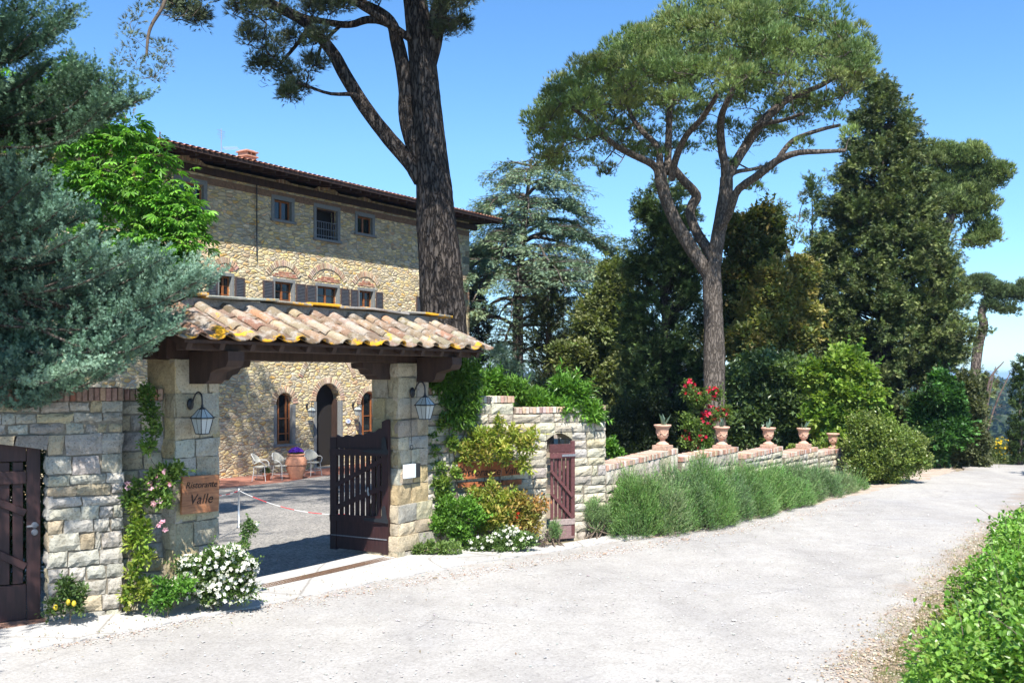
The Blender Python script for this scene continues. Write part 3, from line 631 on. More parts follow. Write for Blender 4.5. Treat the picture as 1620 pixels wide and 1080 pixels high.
def cop(a, b, z, sd, hh=.11): coping(mk, wA + Dw * a - Nw * (TH / 2), wA + Dw * b - Nw * (TH / 2), z, TH, hh, seed=sd, palette=((.44, .34, .27), (.50, .43, .36), (.40, .28, .21), (.52, .46, .40), (.46, .30, .22)))
cop(0, .44, 2.46, 1); cop(.46, 1.58, 2.31, 2); cop(1.6, s1g + .14, 2.13, 3, .10); cop(s1g + .16, Lw, 2.14, 4, .11)
mk.build('brick_coping', M['brick'], tw)
ml = MB()
for i, (a, b, z) in enumerate(((1.02, 1.60, 2.425), (.1, .42, 2.575))):
    ml.box(wA + Dw * (a + b) / 2 - Nw * .2 + Z3 * z, ((b - a) / 2, TH / 2 + .01, .012), AXw, (.3, .27, .22), 0, .004)

# pedestrian gate leaf (faded brown red)
pg = thing('pedestrian_gate', 'narrow faded maroon slatted wooden gate in the small arched opening', 'gate', gJ1)
hx = gJ1 - Nw * .10 - Dw * .01; lw = aw - .01
Dp = -Dw; Np = Nw; AXp = np.array([Dp, Np, Z3])
cF = (.10, .040, .040)
mb = MB()
mb.box(hx + Dp * .035 + Z3 * .86, (.035, .025, .80), AXp, cF, 0, .004)
mb.build('stile', M['gate_wood_faded'], pg)
for k in range(5):
    mb = MB(); a = .10 + k * (lw - .1) / 5 + .0; mb.box(hx + Dp * (a + .024) - Np * .01 + Z3 * .82, (.024, .011, .70), AXp, np.array(cF) * R.uniform(.8, 1.2), 0, .003)
    mb.build('slat', M['gate_wood_faded'], pg)
mb = MB(); mb.box(hx + Dp * lw / 2 + Np * .022 + Z3 * 1.42, (lw / 2, .014, .045), AXp, np.array(cF) * 1.2, 0, .004); mb.build('rail', M['gate_wood_faded'], pg)
mb = MB(); mb.box(hx + Dp * lw / 2 + Np * .022 + Z3 * .30, (lw / 2, .014, .05), AXp, (.30, .24, .22), 0, .004); mb.build('rail', M['gate_wood_faded'], pg)
mb = MB(); mb.box(hx + Dp * lw / 2 + Np * .006 + Z3 * .13, (lw / 2, .016, .115), AXp, (.22, .14, .135), 0, .004); mb.build('bottom_board', M['gate_wood_faded'], pg)
mb = MB(); mb.box(hx + Dp * lw / 2 + Np * .006 + Z3 * 1.54, (lw / 2, .016, .07), AXp, np.array(cF) * .8, 0, .004); mb.build('top_board', M['gate_wood_faded'], pg)
for za, zb in ((.72, 1.18), (.36, .80)):
    mb = MB(); mb.beam(hx + Dp * .05 + Np * .03 + Z3 * za, hx + Dp * (lw - .01) + Np * .03 + Z3 * zb, .02, .05, col=np.array(cF) * 1.1, ch=.003); mb.build('brace', M['gate_wood_faded'], pg)
mb = MB(); mb.box(hx + Dp * .13 + Np * .042 + Z3 * 1.42, (.13, .006, .018), AXp); mb.build('strap_hinge', M['iron_grey'], pg)

# left wall and pier
pA = onz(75, 985); pB = onz(195, 972); Dl = unit(pB - pA); Nl = np.array([Dl[1], -Dl[0], 0.]); Lp = np.linalg.norm(pB - pA); AXl = np.array([Dl, Nl, Z3])
tl = thing('garden_wall', 'grey block wall and pier under the blue conifer, left of the tiled gateway', 'wall', pA, group='dry looking block walls along the road')
mb = MB(); zl = [-.12, .10, .27, .42, .58, .76, .93, 1.10, 1.30, 1.46, 1.62, 1.76, 1.88, 2.02, 2.25, 2.48]
zl = [-.12, .08, .26, .44, .60, .78, .98, 1.13, 1.27, 1.40, 1.52, 1.64, 1.86, 2.10]
stones(mb, pA, Dl, Nl, no_hole(Lp), 0, 2.1, cr=zl, wd=(.16, .42), palette=PAL_GREY, seed=31, bulge=.024, gap=.009, rough=.008)
stones(mb, pA - Nl * .4, Nl, -Dl, no_hole(.40), 0, 2.1, cr=zl[:-1], wd=(.25, .5), palette=PAL_GREY, seed=33, bulge=.02)
stones(mb, pA - Nl * .02, Dl, Nl, lambda a, b: [(-2.6, Lp)], 0, 2.5, cr=[2.10, 2.22, 2.34, 2.47], wd=(.18, .42), palette=PAL_GREY, seed=35, bulge=.02)
# lintel arch over the left opening
n = 12; ow = 2.0; arc = [(-ow + ow * i / n, 1.93 + .14 * math.sin(math.pi * min(1, (i / n)) ** .8)) for i in range(n + 1)]
for i in range(0, n, 2):
    x0, y0 = arc[i]; x1, y1 = arc[i + 1]; x2, y2 = arc[i + 2]; k_ = (i - n / 2) / n * .12
    mb.prism([(x0 + .006, y0), (x1, y1), (x2 - .006, y2), (x2 - .006 + k_ * .6, 2.092), (x0 + .006 + k_ * .6, 2.092)], pA, Dl, Z3, Nl, -.38, R.uniform(-.004, .016), pal(PAL_GREY, 1, .12)[0])
mb.box(pA - Dl * (ow + .3) + Z3 * 1.0 - Nl * .19, (.29, .19, 1.09), AXl, (.36, .34, .3), 0, .01)
# recessed wall to the gate pillar
rA = pA + Dl * (Lp - .25) - Nl * .34; rB = GP(-4.06, -.20, 0); Dr = unit(rB - rA); Nr = np.array([Dr[1], -Dr[0], 0.]); Lr = np.linalg.norm(rB - rA)
stones(mb, rA, Dr, Nr, no_hole(Lr), 0, 2.5, cr=zl + [2.30, 2.47], wd=(.18, .42), palette=PAL_GREY + PAL_WARM[:2], seed=37, bulge=.024, rough=.012)
mb.build('stonework', M['ashlar'], tl)
mc = MB()
mc.box(pA + Dl * Lp / 2 - Nl * .22 + Z3 * 1.0, (Lp / 2 - .012, .2, 1.25), AXl); mc.box(pA + Dl * (Lp / 2 - 1.3) - Nl * .23 + Z3 * 2.28, (Lp / 2 + 1.3, .19, .19), AXl)
mc.box(rA + Dr * Lr / 2 - Nr * .18 + Z3 * 1.13, (Lr / 2, .165, 1.34), np.array([Dr, Nr, Z3])); mc.build('mortar_core', M['mortar'], tl)
mk = MB(); coping(mk, pA - Dl * 2.6 - Nl * .2, pB - Nl * .2, 2.47, .42, .15, seed=41, palette=((.30, .15, .10), (.26, .17, .13), (.33, .21, .16), (.22, .16, .13)))
coping(mk, rA - Nr * .18, rB - Nr * .18, 2.47, .40, .13, seed=42, palette=((.36, .17, .11), (.40, .27, .2), (.33, .21, .16), (.42, .33, .27)))
mk.build('brick_coping', M['brick'], tl)

# dark gate at the far left
lg = thing('courtyard_gate', 'dark maroon plank gate with grey ring latch under the low arch', 'gate', pA - Dl * .8)
Dq = -Dl; hx = pA - Dl * .06 - Nl * .20; AXq = np.array([Dq, Nl, Z3])
def lgbox(name, a0, a1, z0, z1, q=0., th=.02):
    mb = MB(); mb.box(hx + Dq * (a0 + a1) / 2 + Nl * q + Z3 * (z0 + z1) / 2, ((a1 - a0) / 2, th, (z1 - z0) / 2), AXq, ch=.004); return mb.build(name, M['gate_wood'], lg)
lgbox('stile', .0, .14, .02, 2.02, 0, .03); lgbox('stile', 1.66, 1.8, .02, 2.02, 0, .03)
lgbox('bottom_board', .145, 1.655, .03, .42, 0, .024); lgbox('top_board', .145, 1.655, 1.80, 2.0, 0, .022); lgbox('rail', .145, 1.655, 1.55, 1.69, .024, .014)
for k in range(11): lgbox('slat', .175 + k * .135, .28 + k * .135, .43, 1.79, -.01, .012)
for (a, b) in (((.15, .62), (.78, 1.0)), ((.15, 1.22), (.78, 1.54))):
    mb = MB(); mb.beam(hx + Dq * a[0] + Nl * .03 + Z3 * a[1], hx + Dq * b[0] + Nl * .03 + Z3 * b[1], .024, .08, ch=.004); mb.build('brace', M['gate_wood'], lg)
mb = MB()
for z in (1.08, 1.0):
    mb.lathe([(.0, .0), (.035, .0), (.035, .012), (.012, .02), (0, .02)], (0, 0, 0), 14)
    mb.v[-1] = mb.v[-1] @ np.array([Dq, Z3, Nl]) + (hx + Dq * .06 + Nl * .032 + Z3 * z)
mb.beam(hx + Dq * .02 + Nl * .05 + Z3 * 1.08, hx + Dq * .14 + Nl * .05 + Z3 * 1.07, .012, .02); mb.build('latch', M['iron_grey'], lg)
mb = MB(); mb.box(pA - Dl * .7 - Nl * .1 - Z3 * .02, (.72, .22, .035), AXl, (.3, .17, .12), 0, .01); st = mb.build('door_sill', M['brick']); st['kind'] = 'structure'

# wall with urns behind the rosemary -----------------------------------
urn_px = [(1062, 704), (1155, 704), (1228, 703), (1283, 702), (1329, 712)]
wS = onz(962, 845); wE = onz(1340, 757); Du = unit(wE - wS); Nu = np.array([Du[1], -Du[0], 0.]); Lu = np.linalg.norm(wE - wS); AXu = np.array([Du, Nu, Z3])
def wall_px_s(px):
    k = (px - 810) / F; return (k * wS[1] - wS[0]) / (Du[0] - k * Du[1])
tu = thing('low_wall', 'low pale block wall with sloping brick tops behind the rosemary bushes', 'wall', wS)
segs = []   # pixel ends of each coping run: (px0, ytop0, px1, ytop1)
for (x0, y0, x1, y1) in ((960, 735, 1072, 708), (1078, 722, 1168, 706), (1178, 718, 1238, 705), (1242, 717, 1294, 706), (1298, 714, 1339, 707)):
    sa, sb = wall_px_s(x0), wall_px_s(x1); Ya = wS[1] + Du[1] * sa; Yb = wS[1] + Du[1] * sb
    segs.append((sa, H - (y0 - 595) / F * Ya, sb, H - (y1 - 595) / F * Yb))
mb = MB(); mk = MB(); mc = MB()
TW = .38
for i, (sa, za, sb, zb) in enumerate(segs):
    tp = lambda s, sa=sa, za=za, sb=sb, zb=zb: za - .11 + (zb - za) * (np.asarray(s) + 0 - 0) / (sb - sa)
    O = wS + Du * sa; L = sb - sa; zm = max(za, zb) - .09
    stones(mb, O, Du, Nu, no_hole(L), 0, 1, cr=[-.1, .1, .27, .42, .57, .72, .86, zm] if zm > .9 else [-.1, .1, .27, .42, .57, .70, zm], top=lambda s, f=tp: f(s), wd=(.2, .5), palette=PAL_PALE, seed=50 + i, bulge=.02)
    n = 10
    poly = [(0, -.2), (L, -.2), (L, zb - .12), (0, za - .12)]
    mc.prism(poly, O, Du, Z3, Nu, -TW + .012, -.014)
    coping(mk, O - Nu * TW / 2, O + Du * L - Nu * TW / 2, za - .11, TW, .10, seed=60 + i, z2=zb - .11, palette=((.44, .33, .26), (.36, .2, .14), (.5, .42, .35), (.42, .26, .19)))
stones(mb, wS + Du * segs[-1][2] - Nu * TW, Nu, Du, no_hole(TW), 0, 1, cr=[-.1, .1, .27, .42, .57, .72, segs[-1][3] - .11], palette=PAL_PALE, seed=70)
mb.build('stonework', M['ashlar'], tu); mc.build('mortar_core', M['mortar'], tu); mk.build('brick_coping', M['brick'], tu)

# urns ------------------------------------------------------------------
def urn_shape():
    return [(r_ * .70, z_) for r_, z_ in [(0, 0), (.21, 0), (.215, .03), (.19, .045), (.12, .075), (.085, .10), (.08, .125), (.10, .145), (.155, .165), (.175, .21), (.19, .30), (.215, .38), (.26, .42), (.285, .435), (.29, .465), (.275, .475), (.25, .47), (.235, .44), (0, .43)]]
def make_urn(base, sc, label, agave, seed):
    base0 = base; t = thing('terracotta_urn', label, 'urn', base, group='footed terracotta urns on the low wall')
    rs = np.random.RandomState(seed)
    mb = MB(); pr = [(r * sc, z * sc) for r, z in urn_shape()]; mb.lathe(pr, base, 28); mb.build('body', M['terracotta_pale'], t, True)
    mb = MB()      # swags and small rosettes in relief
    for k in range(5):
        a0 = k * 2 * math.pi / 5 + .6; P = []
        for u in np.linspace(0, 1, 9):
            a = a0 + u * 1.15; z = (.315 - .09 * math.sin(math.pi * u)) * sc; r = .70 * (.185 + (.315 - .09 * math.sin(math.pi * u) - .3) * .25) * sc
            P.append(base + np.array([r * math.cos(a), r * math.sin(a), z]))
        mb.tube(P, [(.010 + .012 * math.sin(math.pi * u)) * sc for u in np.linspace(0, 1, 9)], 6)
        for da, z in ((-.06, .33), (-.06, .29)):
            c = base + np.array([.14 * sc * math.cos(a0 + da), .14 * sc * math.sin(a0 + da), z * sc]); mb.lathe([(0, -.022 * sc), (.018 * sc, -.01 * sc), (.018 * sc, .01 * sc), (0, .022 * sc)], c, 8)
    mb.build('swag', M['terracotta_pale'], t, True)
    if agave:
        mb = MB(); n = agave; A = unit(np.c_[rs.normal(0, .32, (n, 2)), np.ones(n)]); P = np.tile(base + Z3 * .43 * sc, (n, 1)) + rs.uniform(-.03, .03, (n, 3)) * [1, 1, 0]
        scatter(mb, 'ovate', P, A, rdir(n, rs), rs.uniform(.18, .34, n) * sc, .045 * sc, (.20, .30, .24)); pl = mb.build('agave', M['leaf_gloss'], t)
    return t
ul = ['pale terracotta urn with agave, beside the red roses on their shaded side', 'terracotta urn with agave standing in front of the umbrella pine trunk', 'terracotta urn with spiky agave, middle one of the five along the low wall',
      'small looking terracotta urn with tiny agave, next to last before the wall end', 'terracotta urn half sunk in green leaves at the far end of the low wall']
for i, (px, py) in enumerate(urn_px):
    s = wall_px_s(px); P = wS + Du * s - Nu * TW / 2
    sa, za, sb, zb = segs[i]; f = np.clip((s - sa) / (sb - sa), 0, 1); zt = za + (zb - za) * f
    m_ = MB(); pz = H - (py - 595) / F * P[1]
    zb_ = zt - .01
    if pz - zb_ > .01:
        k = MB(); k.box(P + Z3 * (zb_ + pz) / 2, (.15, .15, (pz - zb_) / 2 + .004), AXu, (.45, .30, .22), 0, .008); k.build('urn_plinth', M['brick'], tu)
    make_urn(P + Z3 * max(pz, zb_), .84, ul[i], (6, 7, 6, 5, 0)[i], 80 + i)
# ------------------------------------------------------------------ tiled gateway
AXG = np.array([dG, nG, Z3])
gt = thing('gateway_roof', 'small weathered clay tile roof on dark timbers over the gateway', 'roof', GP(-1.6, -.25, 2.95))
S0, S1, QE, QR, ZE, ZR = -4.55, 1.18, .80, -.25, 3.15, 3.605
def slope_pt(s, t, side, lift=0.):   # t 0 eave .. 1 ridge
    q = QE + (QR - QE) * t if side > 0 else (2 * QR - QE) + (QE - QR) * t
    nn = unit(nG * side * (ZR - ZE) + Z3 * (QE - QR))
    return GP(s, q, ZE + (ZR - ZE) * t) + nn * lift
mb = MB(); lich = []
ncol = 15; sp = (S1 - S0) / ncol; SL = math.hypot(QE - QR, ZR - ZE)
for side in (1, -1):
    U = unit(slope_pt(0, 1, side) - slope_pt(0, 0, side)); NN = unit(np.cross(dG, U)) * 1.0
    if NN[2] < 0: NN = -NN
    for c in range(ncol):
        s = S0 + sp * (c + .5)
        rows = 4
        for r in range(rows):
            t0 = r / rows - .02; ln = .40; js = R.uniform(-.02, .02); jr = R.uniform(-.02, .02); lf = R.uniform(-.006, .008)
            O = slope_pt(s + js, t0, side) + NN * (.040 + lf) + U * R.uniform(-.03, .02)
            nseg = 9; th = np.linspace(0, math.pi, nseg); V = []
            for (l, rad, up) in ((0, .088, .006), (.5, .080, .014), (1, .072, .002)):
                for k, (ro) in enumerate((rad, rad - .018)):
                    ctr = O + U * l * ln + NN * up + dG * jr * l
                    V.append(ctr + np.cos(th)[:, None] * dG * ro + np.sin(th)[:, None] * NN * (ro * .80))
            V = np.concatenate(V); q = []
            for l in range(2):
                for k in range(nseg - 1):
                    a = (2 * l) * nseg + k; b = (2 * l + 2) * nseg + k
                    q.append([a, a + 1, b + 1, b]); a += nseg; b += nseg; q.append([a, b, b + 1, a + 1])
            for k in range(nseg - 1): q.append([k, nseg + k, nseg + k + 1, k + 1])
            q.append([0, 2 * nseg, 3 * nseg, nseg]); q.append([nseg - 1, 2 * nseg - 1, 4 * nseg - 1 - 0, 3 * nseg - 1])
            mb.add(V, q[:-2], pal([(.29, .205, .135), (.25, .185, .125), (.32, .245, .165), (.20, .15, .105), (.32, .26, .19), (.30, .18, .115), (.26, .215, .15)], 1, .16)[0])
        # channel tile between the covers
    for c in range(ncol + 1):
        s = S0 + sp * c; nseg = 7; th = np.linspace(-1.25, 1.25, nseg)
        for r in range(3):
            O = slope_pt(s + R.uniform(-.01, .01), r / 3 - .03, side) + NN * (.058 + .010 * R.rand()); V = []
            for l, lf in ((0, .012), (1, -.008)):
                for dz in (0, -.016):
                    ctr = O + U * l * .46 + NN * (lf + dz)
                    V.append(ctr + np.sin(th)[:, None] * dG * .145 - (np.cos(th)[:, None] - .3) * NN * .055)
            V = np.concatenate(V); q = []
            for k in range(nseg - 1):
                q += [[k, k + 1, 2 * nseg + k + 1, 2 * nseg + k], [nseg + k, 3 * nseg + k, 3 * nseg + k + 1, nseg + k + 1], [k, nseg + k, nseg + k + 1, k + 1]]
            mb.add(V, q, pal([(.22, .15, .10), (.19, .135, .095), (.26, .19, .14)], 1, .1)[0])
ob = mb.build('clay_tiles', M['tile'], gt, True)
def set_lich(ob, fn):
    me = ob.data; n = len(me.vertices); co_ = np.zeros(n * 3, np.float32); me.vertices.foreach_get('co', co_); co_ = co_.reshape(-1, 3)
    a = me.attributes.new('Lich', 'FLOAT', 'POINT'); a.data.foreach_set('value', fn(co_).astype(np.float32))
off = np.array(gt.location)
set_lich(ob, lambda c: np.clip(.80 + .32 * np.exp(-np.abs((c + off - P0) @ nG - QE) / .18), 0, 1.3))
# mortar bed + ridge slabs
mb = MB()
mb.box(GP((S0 + S1) / 2, QR, ZR + .05), ((S1 - S0) / 2 - .02, .13, .055), AXG, (.26, .25, .23), 0, .01)
ob = mb.build('ridge_mortar', M['ashlar'], gt)
mb = MB(); s = S0 - .03; i = 0
while s < S1 - .1:
    l = R.uniform(.42, .62); a = R.uniform(-.035, .035)
    ax = np.array([unit(dG + Z3 * a), unit(nG + Z3 * R.uniform(-.03, .05)), Z3]); ax[2] = np.cross(ax[0], ax[1]); ax[1] = np.cross(ax[2], ax[0])
    if ax[2][2] < 0: ax[2] = -ax[2]; ax[1] = -ax[1]
    mb.box(GP(s + l / 2, QR + .02 + R.uniform(-.03, .03), ZR + .125 + (.018 if i % 2 else -.004)), (l / 2 + .02, .19, .016), ax, pal([(.32, .28, .22), (.28, .26, .22)], 1)[0], 0, .007, .006); s += l; i += 1
ob = mb.build('ridge_slabs', M['tile'], gt); set_lich(ob, lambda c: np.full(len(c), 1.06) + .26 * np.sin(c[:, 0] * 3.7 + 1))
# under boards, eave board
mb = MB()
for side in (1, -1):
    a = slope_pt(S0 + .02, .02, side, -.005); b = slope_pt(S1 - .02, .02, side, -.005); c = slope_pt(S1 - .02, 1, side, -.005); d = slope_pt(S0 + .02, 1, side, -.005)
    a2, b2, c2, d2 = (x - Z3 * .035 for x in (a, b, c, d))
    mb.add(np.array([a, b, c, d, a2, b2, c2, d2]), [[0, 1, 2, 3], [7, 6, 5, 4], [0, 4, 5, 1], [1, 5, 6, 2], [3, 7, 4, 0]])
mb.build('roof_boards', M['wood_dark'], gt)
for k in range(13):
    mb = MB(); s = S0 + .12 + k * (S1 - S0 - .24) / 12
    for side in (1, -1):
        a = slope_pt(s, .03, side, -.085); b = slope_pt(s, .97, side, -.085); mb.beam(a, b, .07, .085, up=Z3)
    mb.build('rafter', M['wood_dark'], gt)
def gbeam(name, s0, s1, q0, q1, z0, z1, ch=.008):
    mb = MB(); mb.box(GP((s0 + s1) / 2, (q0 + q1) / 2, (z0 + z1) / 2), (abs(s1 - s0) / 2, abs(q1 - q0) / 2, abs(z1 - z0) / 2), AXG, (1, 1, 1), 0, ch); return mb.build(name, M['wood_dark'], gt)
gbeam('wall_plate', -4.4, 1.05, .46, .62, 3.045, 3.165); gbeam('wall_plate', -4.4, 1.05, -1.12, -.96, 3.045, 3.165)
gbeam('lintel_beam', -4.15, .85, -.20, -.02, 2.952, 3.20); gbeam('lintel_beam', -4.15, .85, -.50, -.32, 2.952, 3.20)
gbeam('ridge_beam', -4.4, 1.05, -.32, -.18, 3.36, 3.50)
def bracket(s, w=.2):
    poly = [(-.95, 2.90), (-.95, 3.035), (.62, 3.035), (.62, 2.90), (.56, 2.86), (.46, 2.85), (.42, 2.74), (.34, 2.68), (.04, 2.66), (.015, 2.66), (.015, 2.948), (-.53, 2.948), (-.53, 2.85)]
    mb = MB()
    O = GP(s, 0, 0); U = nG
    a = [(q, z) for q, z in ((.012, 2.66), (.30, 2.66), (.36, 2.70), (.40, 2.80), (.50, 2.83), (.66, 2.86), (.70, 2.93), (.70, 3.04), (.012, 3.04))]
    mb.prism(a, O, U, Z3, dG, -w / 2, w / 2); mb.build('bracket', M['wood_dark'], gt)
bracket(.56, .24); bracket(-3.74, .24); bracket(.14, .1) if False else None
mb = MB(); mb.prism([(0, 2.70), (-.26, 2.70), (-.32, 2.76), (-.40, 2.78), (-.46, 2.85), (-.60, 2.87), (-.62, 2.948), (0, 2.948)], GP(-.012, -.26, 0), dG, Z3, nG, -.12, .12); mb.build('bracket', M['wood_dark'], gt)
mb = MB(); mb.prism([(0, 2.70), (.26, 2.70), (.32, 2.76), (.40, 2.78), (.46, 2.85), (.60, 2.87), (.62, 2.948), (0, 2.948)], GP(-3.388, -.26, 0), dG, Z3, nG, -.12, .12); mb.build('bracket', M['wood_dark'], gt)

# gate leaf opened into the courtyard ------------------------------------
hg = GP(-.08, -.10, 0); gl = thing('gate_leaf', 'dark open gate leaf with slats, diagonal braces and wavy top edge', 'gate', hg)
ge = onz(527, 866, .0); Dg = unit(np.array([-.90, .50, 0])); Ng = np.array([-Dg[1], Dg[0], 0.]); Ng = Ng if Ng[1] < 0 else -Ng; AXq = np.array([Dg, Ng, Z3]); LG = 1.12
def gp(name, poly, q0=-.02, q1=.02, mat='gate_wood'):
    mb = MB(); mb.prism(poly, hg, Dg, Z3, Ng, q0, q1); return mb.build(name, M[mat], gl)
gp('stile', [(0, .05), (.12, .05), (.12, 2.06), (.03, 2.10), (0, 2.08)], -.03, .03)
gp('stile', [(LG - .12, .05), (LG, .05), (LG, 1.80), (LG - .12, 1.80)], -.03, .03)
n = 14; top = [(.121 + (LG - .242) * i / n, 1.82 + .14 * (1 - i / n) ** 2.2 + .018 * math.sin(i * 1.9)) for i in range(n + 1)]
gp('top_board', [(LG - .121, 1.63), (.121, 1.63)] + top, -.022, .022)
gp('rail', [(.01, 1.54), (LG - .01, 1.52), (LG - .01, 1.62), (.01, 1.65)], .031, .055)
gp('bottom_board', [(.121, .07), (LG - .121, .07), (LG - .121, .58), (.121, .58)], -.022, .022); gp('rail', [(.01, .52), (LG - .01, .50), (LG - .01, .60), (.01, .63)], .031, .055)
gp('kick_strip', [(.02, .27), (LG - .02, .27), (LG - .02, .285), (.02, .285)], .031, .037, 'iron_grey')
for k in range(8):
    a = .15 + k * (LG - .30) / 8 + .012; gp('slat', [(a, .581), (a + .068, .581), (a + .068, 1.629), (a, 1.629)], -.014, .010)
gp('brace', [(.12, 1.10), (.12, 1.02), (LG - .12, .66), (LG - .12, .75)][::-1], .012, .03); gp('brace', [(.12, 1.52), (.12, 1.44), (LG - .12, 1.02), (LG - .12, 1.10)][::-1], .012, .03)
for z in (1.60, .56):
    gp('strap_hinge', [(-.02, z - .03), (.42, z - .015), (.45, z + .01), (.42, z + .025), (.1, z + .035), (.1, z + .2), (.05, z + .24), (.03, z + .2), (.0, z + .035), (-.02, z + .03)], .056, .064, 'iron')
gp('latch', [(.34, .93), (.37, .93), (.39, 1.0), (.37, 1.06), (.35, 1.03), (.36, 1.0)], .04, .05, 'steel')

# second leaf is out of sight behind the left pillar; drain across the threshold
dr0 = onz(413, 931); dr1 = onz(622, 883); Dd = unit(dr1 - dr0); Ld = np.linalg.norm(dr1 - dr0); Nd = np.array([Dd[1], -Dd[0], 0]); AXd = np.array([Dd, Nd, Z3])
dr = thing('drain_grate', 'rusty slotted drain channel across the threshold of the gateway', 'drain', dr0)
mb = MB(); w2 = .085
mb.box(dr0 + Dd * Ld / 2 + Z3 * .017, (Ld / 2, w2, .003), AXd); mb.build('channel', M['dark'], dr)
mb = MB()
for q in (-w2, w2): mb.box(dr0 + Dd * Ld / 2 + Nd * q + Z3 * .022, (Ld / 2, .012, .008), AXd, (.12, .075, .05))
k = 0.03
while k < Ld:
    mb.box(dr0 + Dd * k + Z3 * .024, (.011, w2 - .013, .005), AXd, (.14, .085, .055)); k += .045
mb.box(dr0 + Dd * Ld / 2 + Z3 * .0245, (Ld / 2 - .01, .008, .006), AXd, (.14, .085, .055))
mb.build('grate', M['brick'], dr)

# lanterns -----------------------------------------------------------------
def make_lantern(label, group, sc=1.0, k0=0):
    """origin at the wall plate, x along the wall, y out of the wall"""
    t = thing('wall_lantern', label, 'lantern', (0, 0, 0), group=group)
    X = np.array([1., 0, 0]); Y = np.array([0, 1., 0])
    mb = MB()
    mb.lathe([(0, 0), (.055, 0), (.06, .012), (.045, .03), (.02, .04), (0, .042)], (0, 0, 0), 12)
    V = mb.v[-1]; mb.v[-1] = np.c_[V[:, 0], V[:, 2], V[:, 1] * 1.45] * sc
    P = [(0, .02, 0), (0, .05, .02), (0, .09, .10), (0, .15, .165), (0, .215, .165), (0, .255, .11), (0, .265, .04), (0, .265, -.02)]
    mb.tube(curve(np.array(P) * sc, 24), .012 * sc, 8)
    mb.build('bracket', M['iron'], t, True)
    c = np.array([0, .265, -.05]) * sc
    mb = MB(); mb.lathe([(0, .05), (.016, .045), (.022, .03), (.014, .02), (.03, .0), (.05, -.018), (.012, -.022)], (0, 0, 0), 12); mb.v[-1] = mb.v[-1] * sc + c; mb.build('finial', M['iron'], t, True)
    def ring(r, z): return [c + np.array([r * math.cos(a), r * math.sin(a), z]) * [1, 1, 1] for a in (math.pi / 4 + .0 + i * math.pi / 2 for i in range(4))]
    top, mid, bot = ring(.052 * sc, -.02 * sc), ring(.155 * sc, -.135 * sc), ring(.092 * sc, -.37 * sc)
    mb = MB()
    for i in range(4):
        j = (i + 1) % 4
        mb.tube([top[i], mid[i]], .0065 * sc, 5); mb.tube([mid[i], bot[i]], .0065 * sc, 5); mb.tube([bot[i], bot[j]], .007 * sc, 5); mb.tube([top[i], top[j]], .007 * sc, 5)
        a = (mid[i] + mid[j]) / 2; mb.beam(mid[i] + (mid[i] - c) * .08, mid[j] + (mid[j] - c) * .08, .012 * sc, .018 * sc)
        mb.tube([(top[i] + top[j]) / 2, a], .004 * sc, 4); mb.tube([a, (bot[i] + bot[j]) / 2], .004 * sc, 4)
    mb.build('lantern_frame', M['iron'], t)
    mb = MB()
    for i in range(4):
        j = (i + 1) % 4; f = .985
        mb.ngon([c + (p - c) * [f, f, 1] for p in (top[i], mid[i], mid[j], top[j])]); mb.ngon([c + (p - c) * [f, f, 1] for p in (mid[i], bot[i], bot[j], mid[j])])
    mb.build('glass_pane', M['frost'], t); 
    return t
def place(t, P, D, N):
    t.location = [float(x) for x in P]; t.rotation_euler = (0, 0, math.atan2(D[1], D[0]))
def fix_rot(t, P, N):   # local +y points along N
    t.location = [float(x) for x in P]; t.rotation_euler = (0, 0, math.atan2(N[1], N[0]) - math.pi / 2)
lan = make_lantern('black glazed lantern on the left pillar above the wooden restaurant board', 'black lanterns on the gate pillars', .96)
l2 = copy_tree(lan); l2['label'] = 'black glazed lantern on the right pillar above the small white box'
lan.scale = (.86, .86, .86); fix_rot(lan, GP(-3.86, .03, 2.42), nG); fix_rot(l2, GP(.30, .03, 2.50), nG)
# wall box and pull chain on right pillar
wb = thing('wall_box', 'small white intercom plate with dark hinge, on the right pillar', 'intercom', GP(.3, .03, 1.3))
mb = MB(); mb.box(GP(.20, .06, 1.30), (.135, .02, .105), AXG, ch=.005); mb.build('plate', M['white'], wb)
mb = MB(); mb.box(GP(.40, .055, 1.30), (.055, .022, .11), AXG, ch=.006); mb.build('side_cover', M['iron'], wb)
pc = MB(); pc.tube([GP(.26, .045, 2.44), GP(.265, .04, 2.0), GP(.27, .045, 1.72)], .004, 5)
a = np.linspace(0, 2 * math.pi, 17); ctr = GP(.275, .045, 1.66); pc.tube([ctr + dG * .03 * math.cos(x) + Z3 * .038 * math.sin(x) for x in a], .005, 6)
tag(pc.build('bell_pull', M['iron']), 'thin bell pull wire with a ring, hanging below the right lantern', 'bell pull')

# wooden restaurant board ------------------------------------------------------
def text_mesh(name, txt, size, mat, parent, O, U, V, Nn, shear=.28, ext=.003, rot=0, spacing=1.0, align='CENTER', bold=0.0):
    cu = bpy.data.curves.new(name, 'FONT'); cu.body = txt; cu.size = size; cu.shear = shear; cu.extrude = ext; cu.align_x = align; cu.space_character = spacing; cu.offset = bold
    tmp = bpy.data.objects.new('tmp', cu); C.objects.link(tmp); dg = bpy.context.evaluated_depsgraph_get(); me = bpy.data.meshes.new_from_object(tmp.evaluated_get(dg))
    bpy.data.objects.remove(tmp)
    o_ = parent; off = np.zeros(3)
    while o_ is not None: off = off + np.array(o_.location); o_ = o_.parent
    cr, sr = math.cos(rot), math.sin(rot)
    for v in me.vertices:
        x, y, z = v.co; x, y = x * cr - y * sr, x * sr + y * cr
        p = O + U * x + V * y + Nn * z - off; v.co = p
    me.materials.clear(); me.materials.append(mat); me.name = name
    ob = bpy.data.objects.new(name, me); C.objects.link(ob); ob.parent = parent; return ob
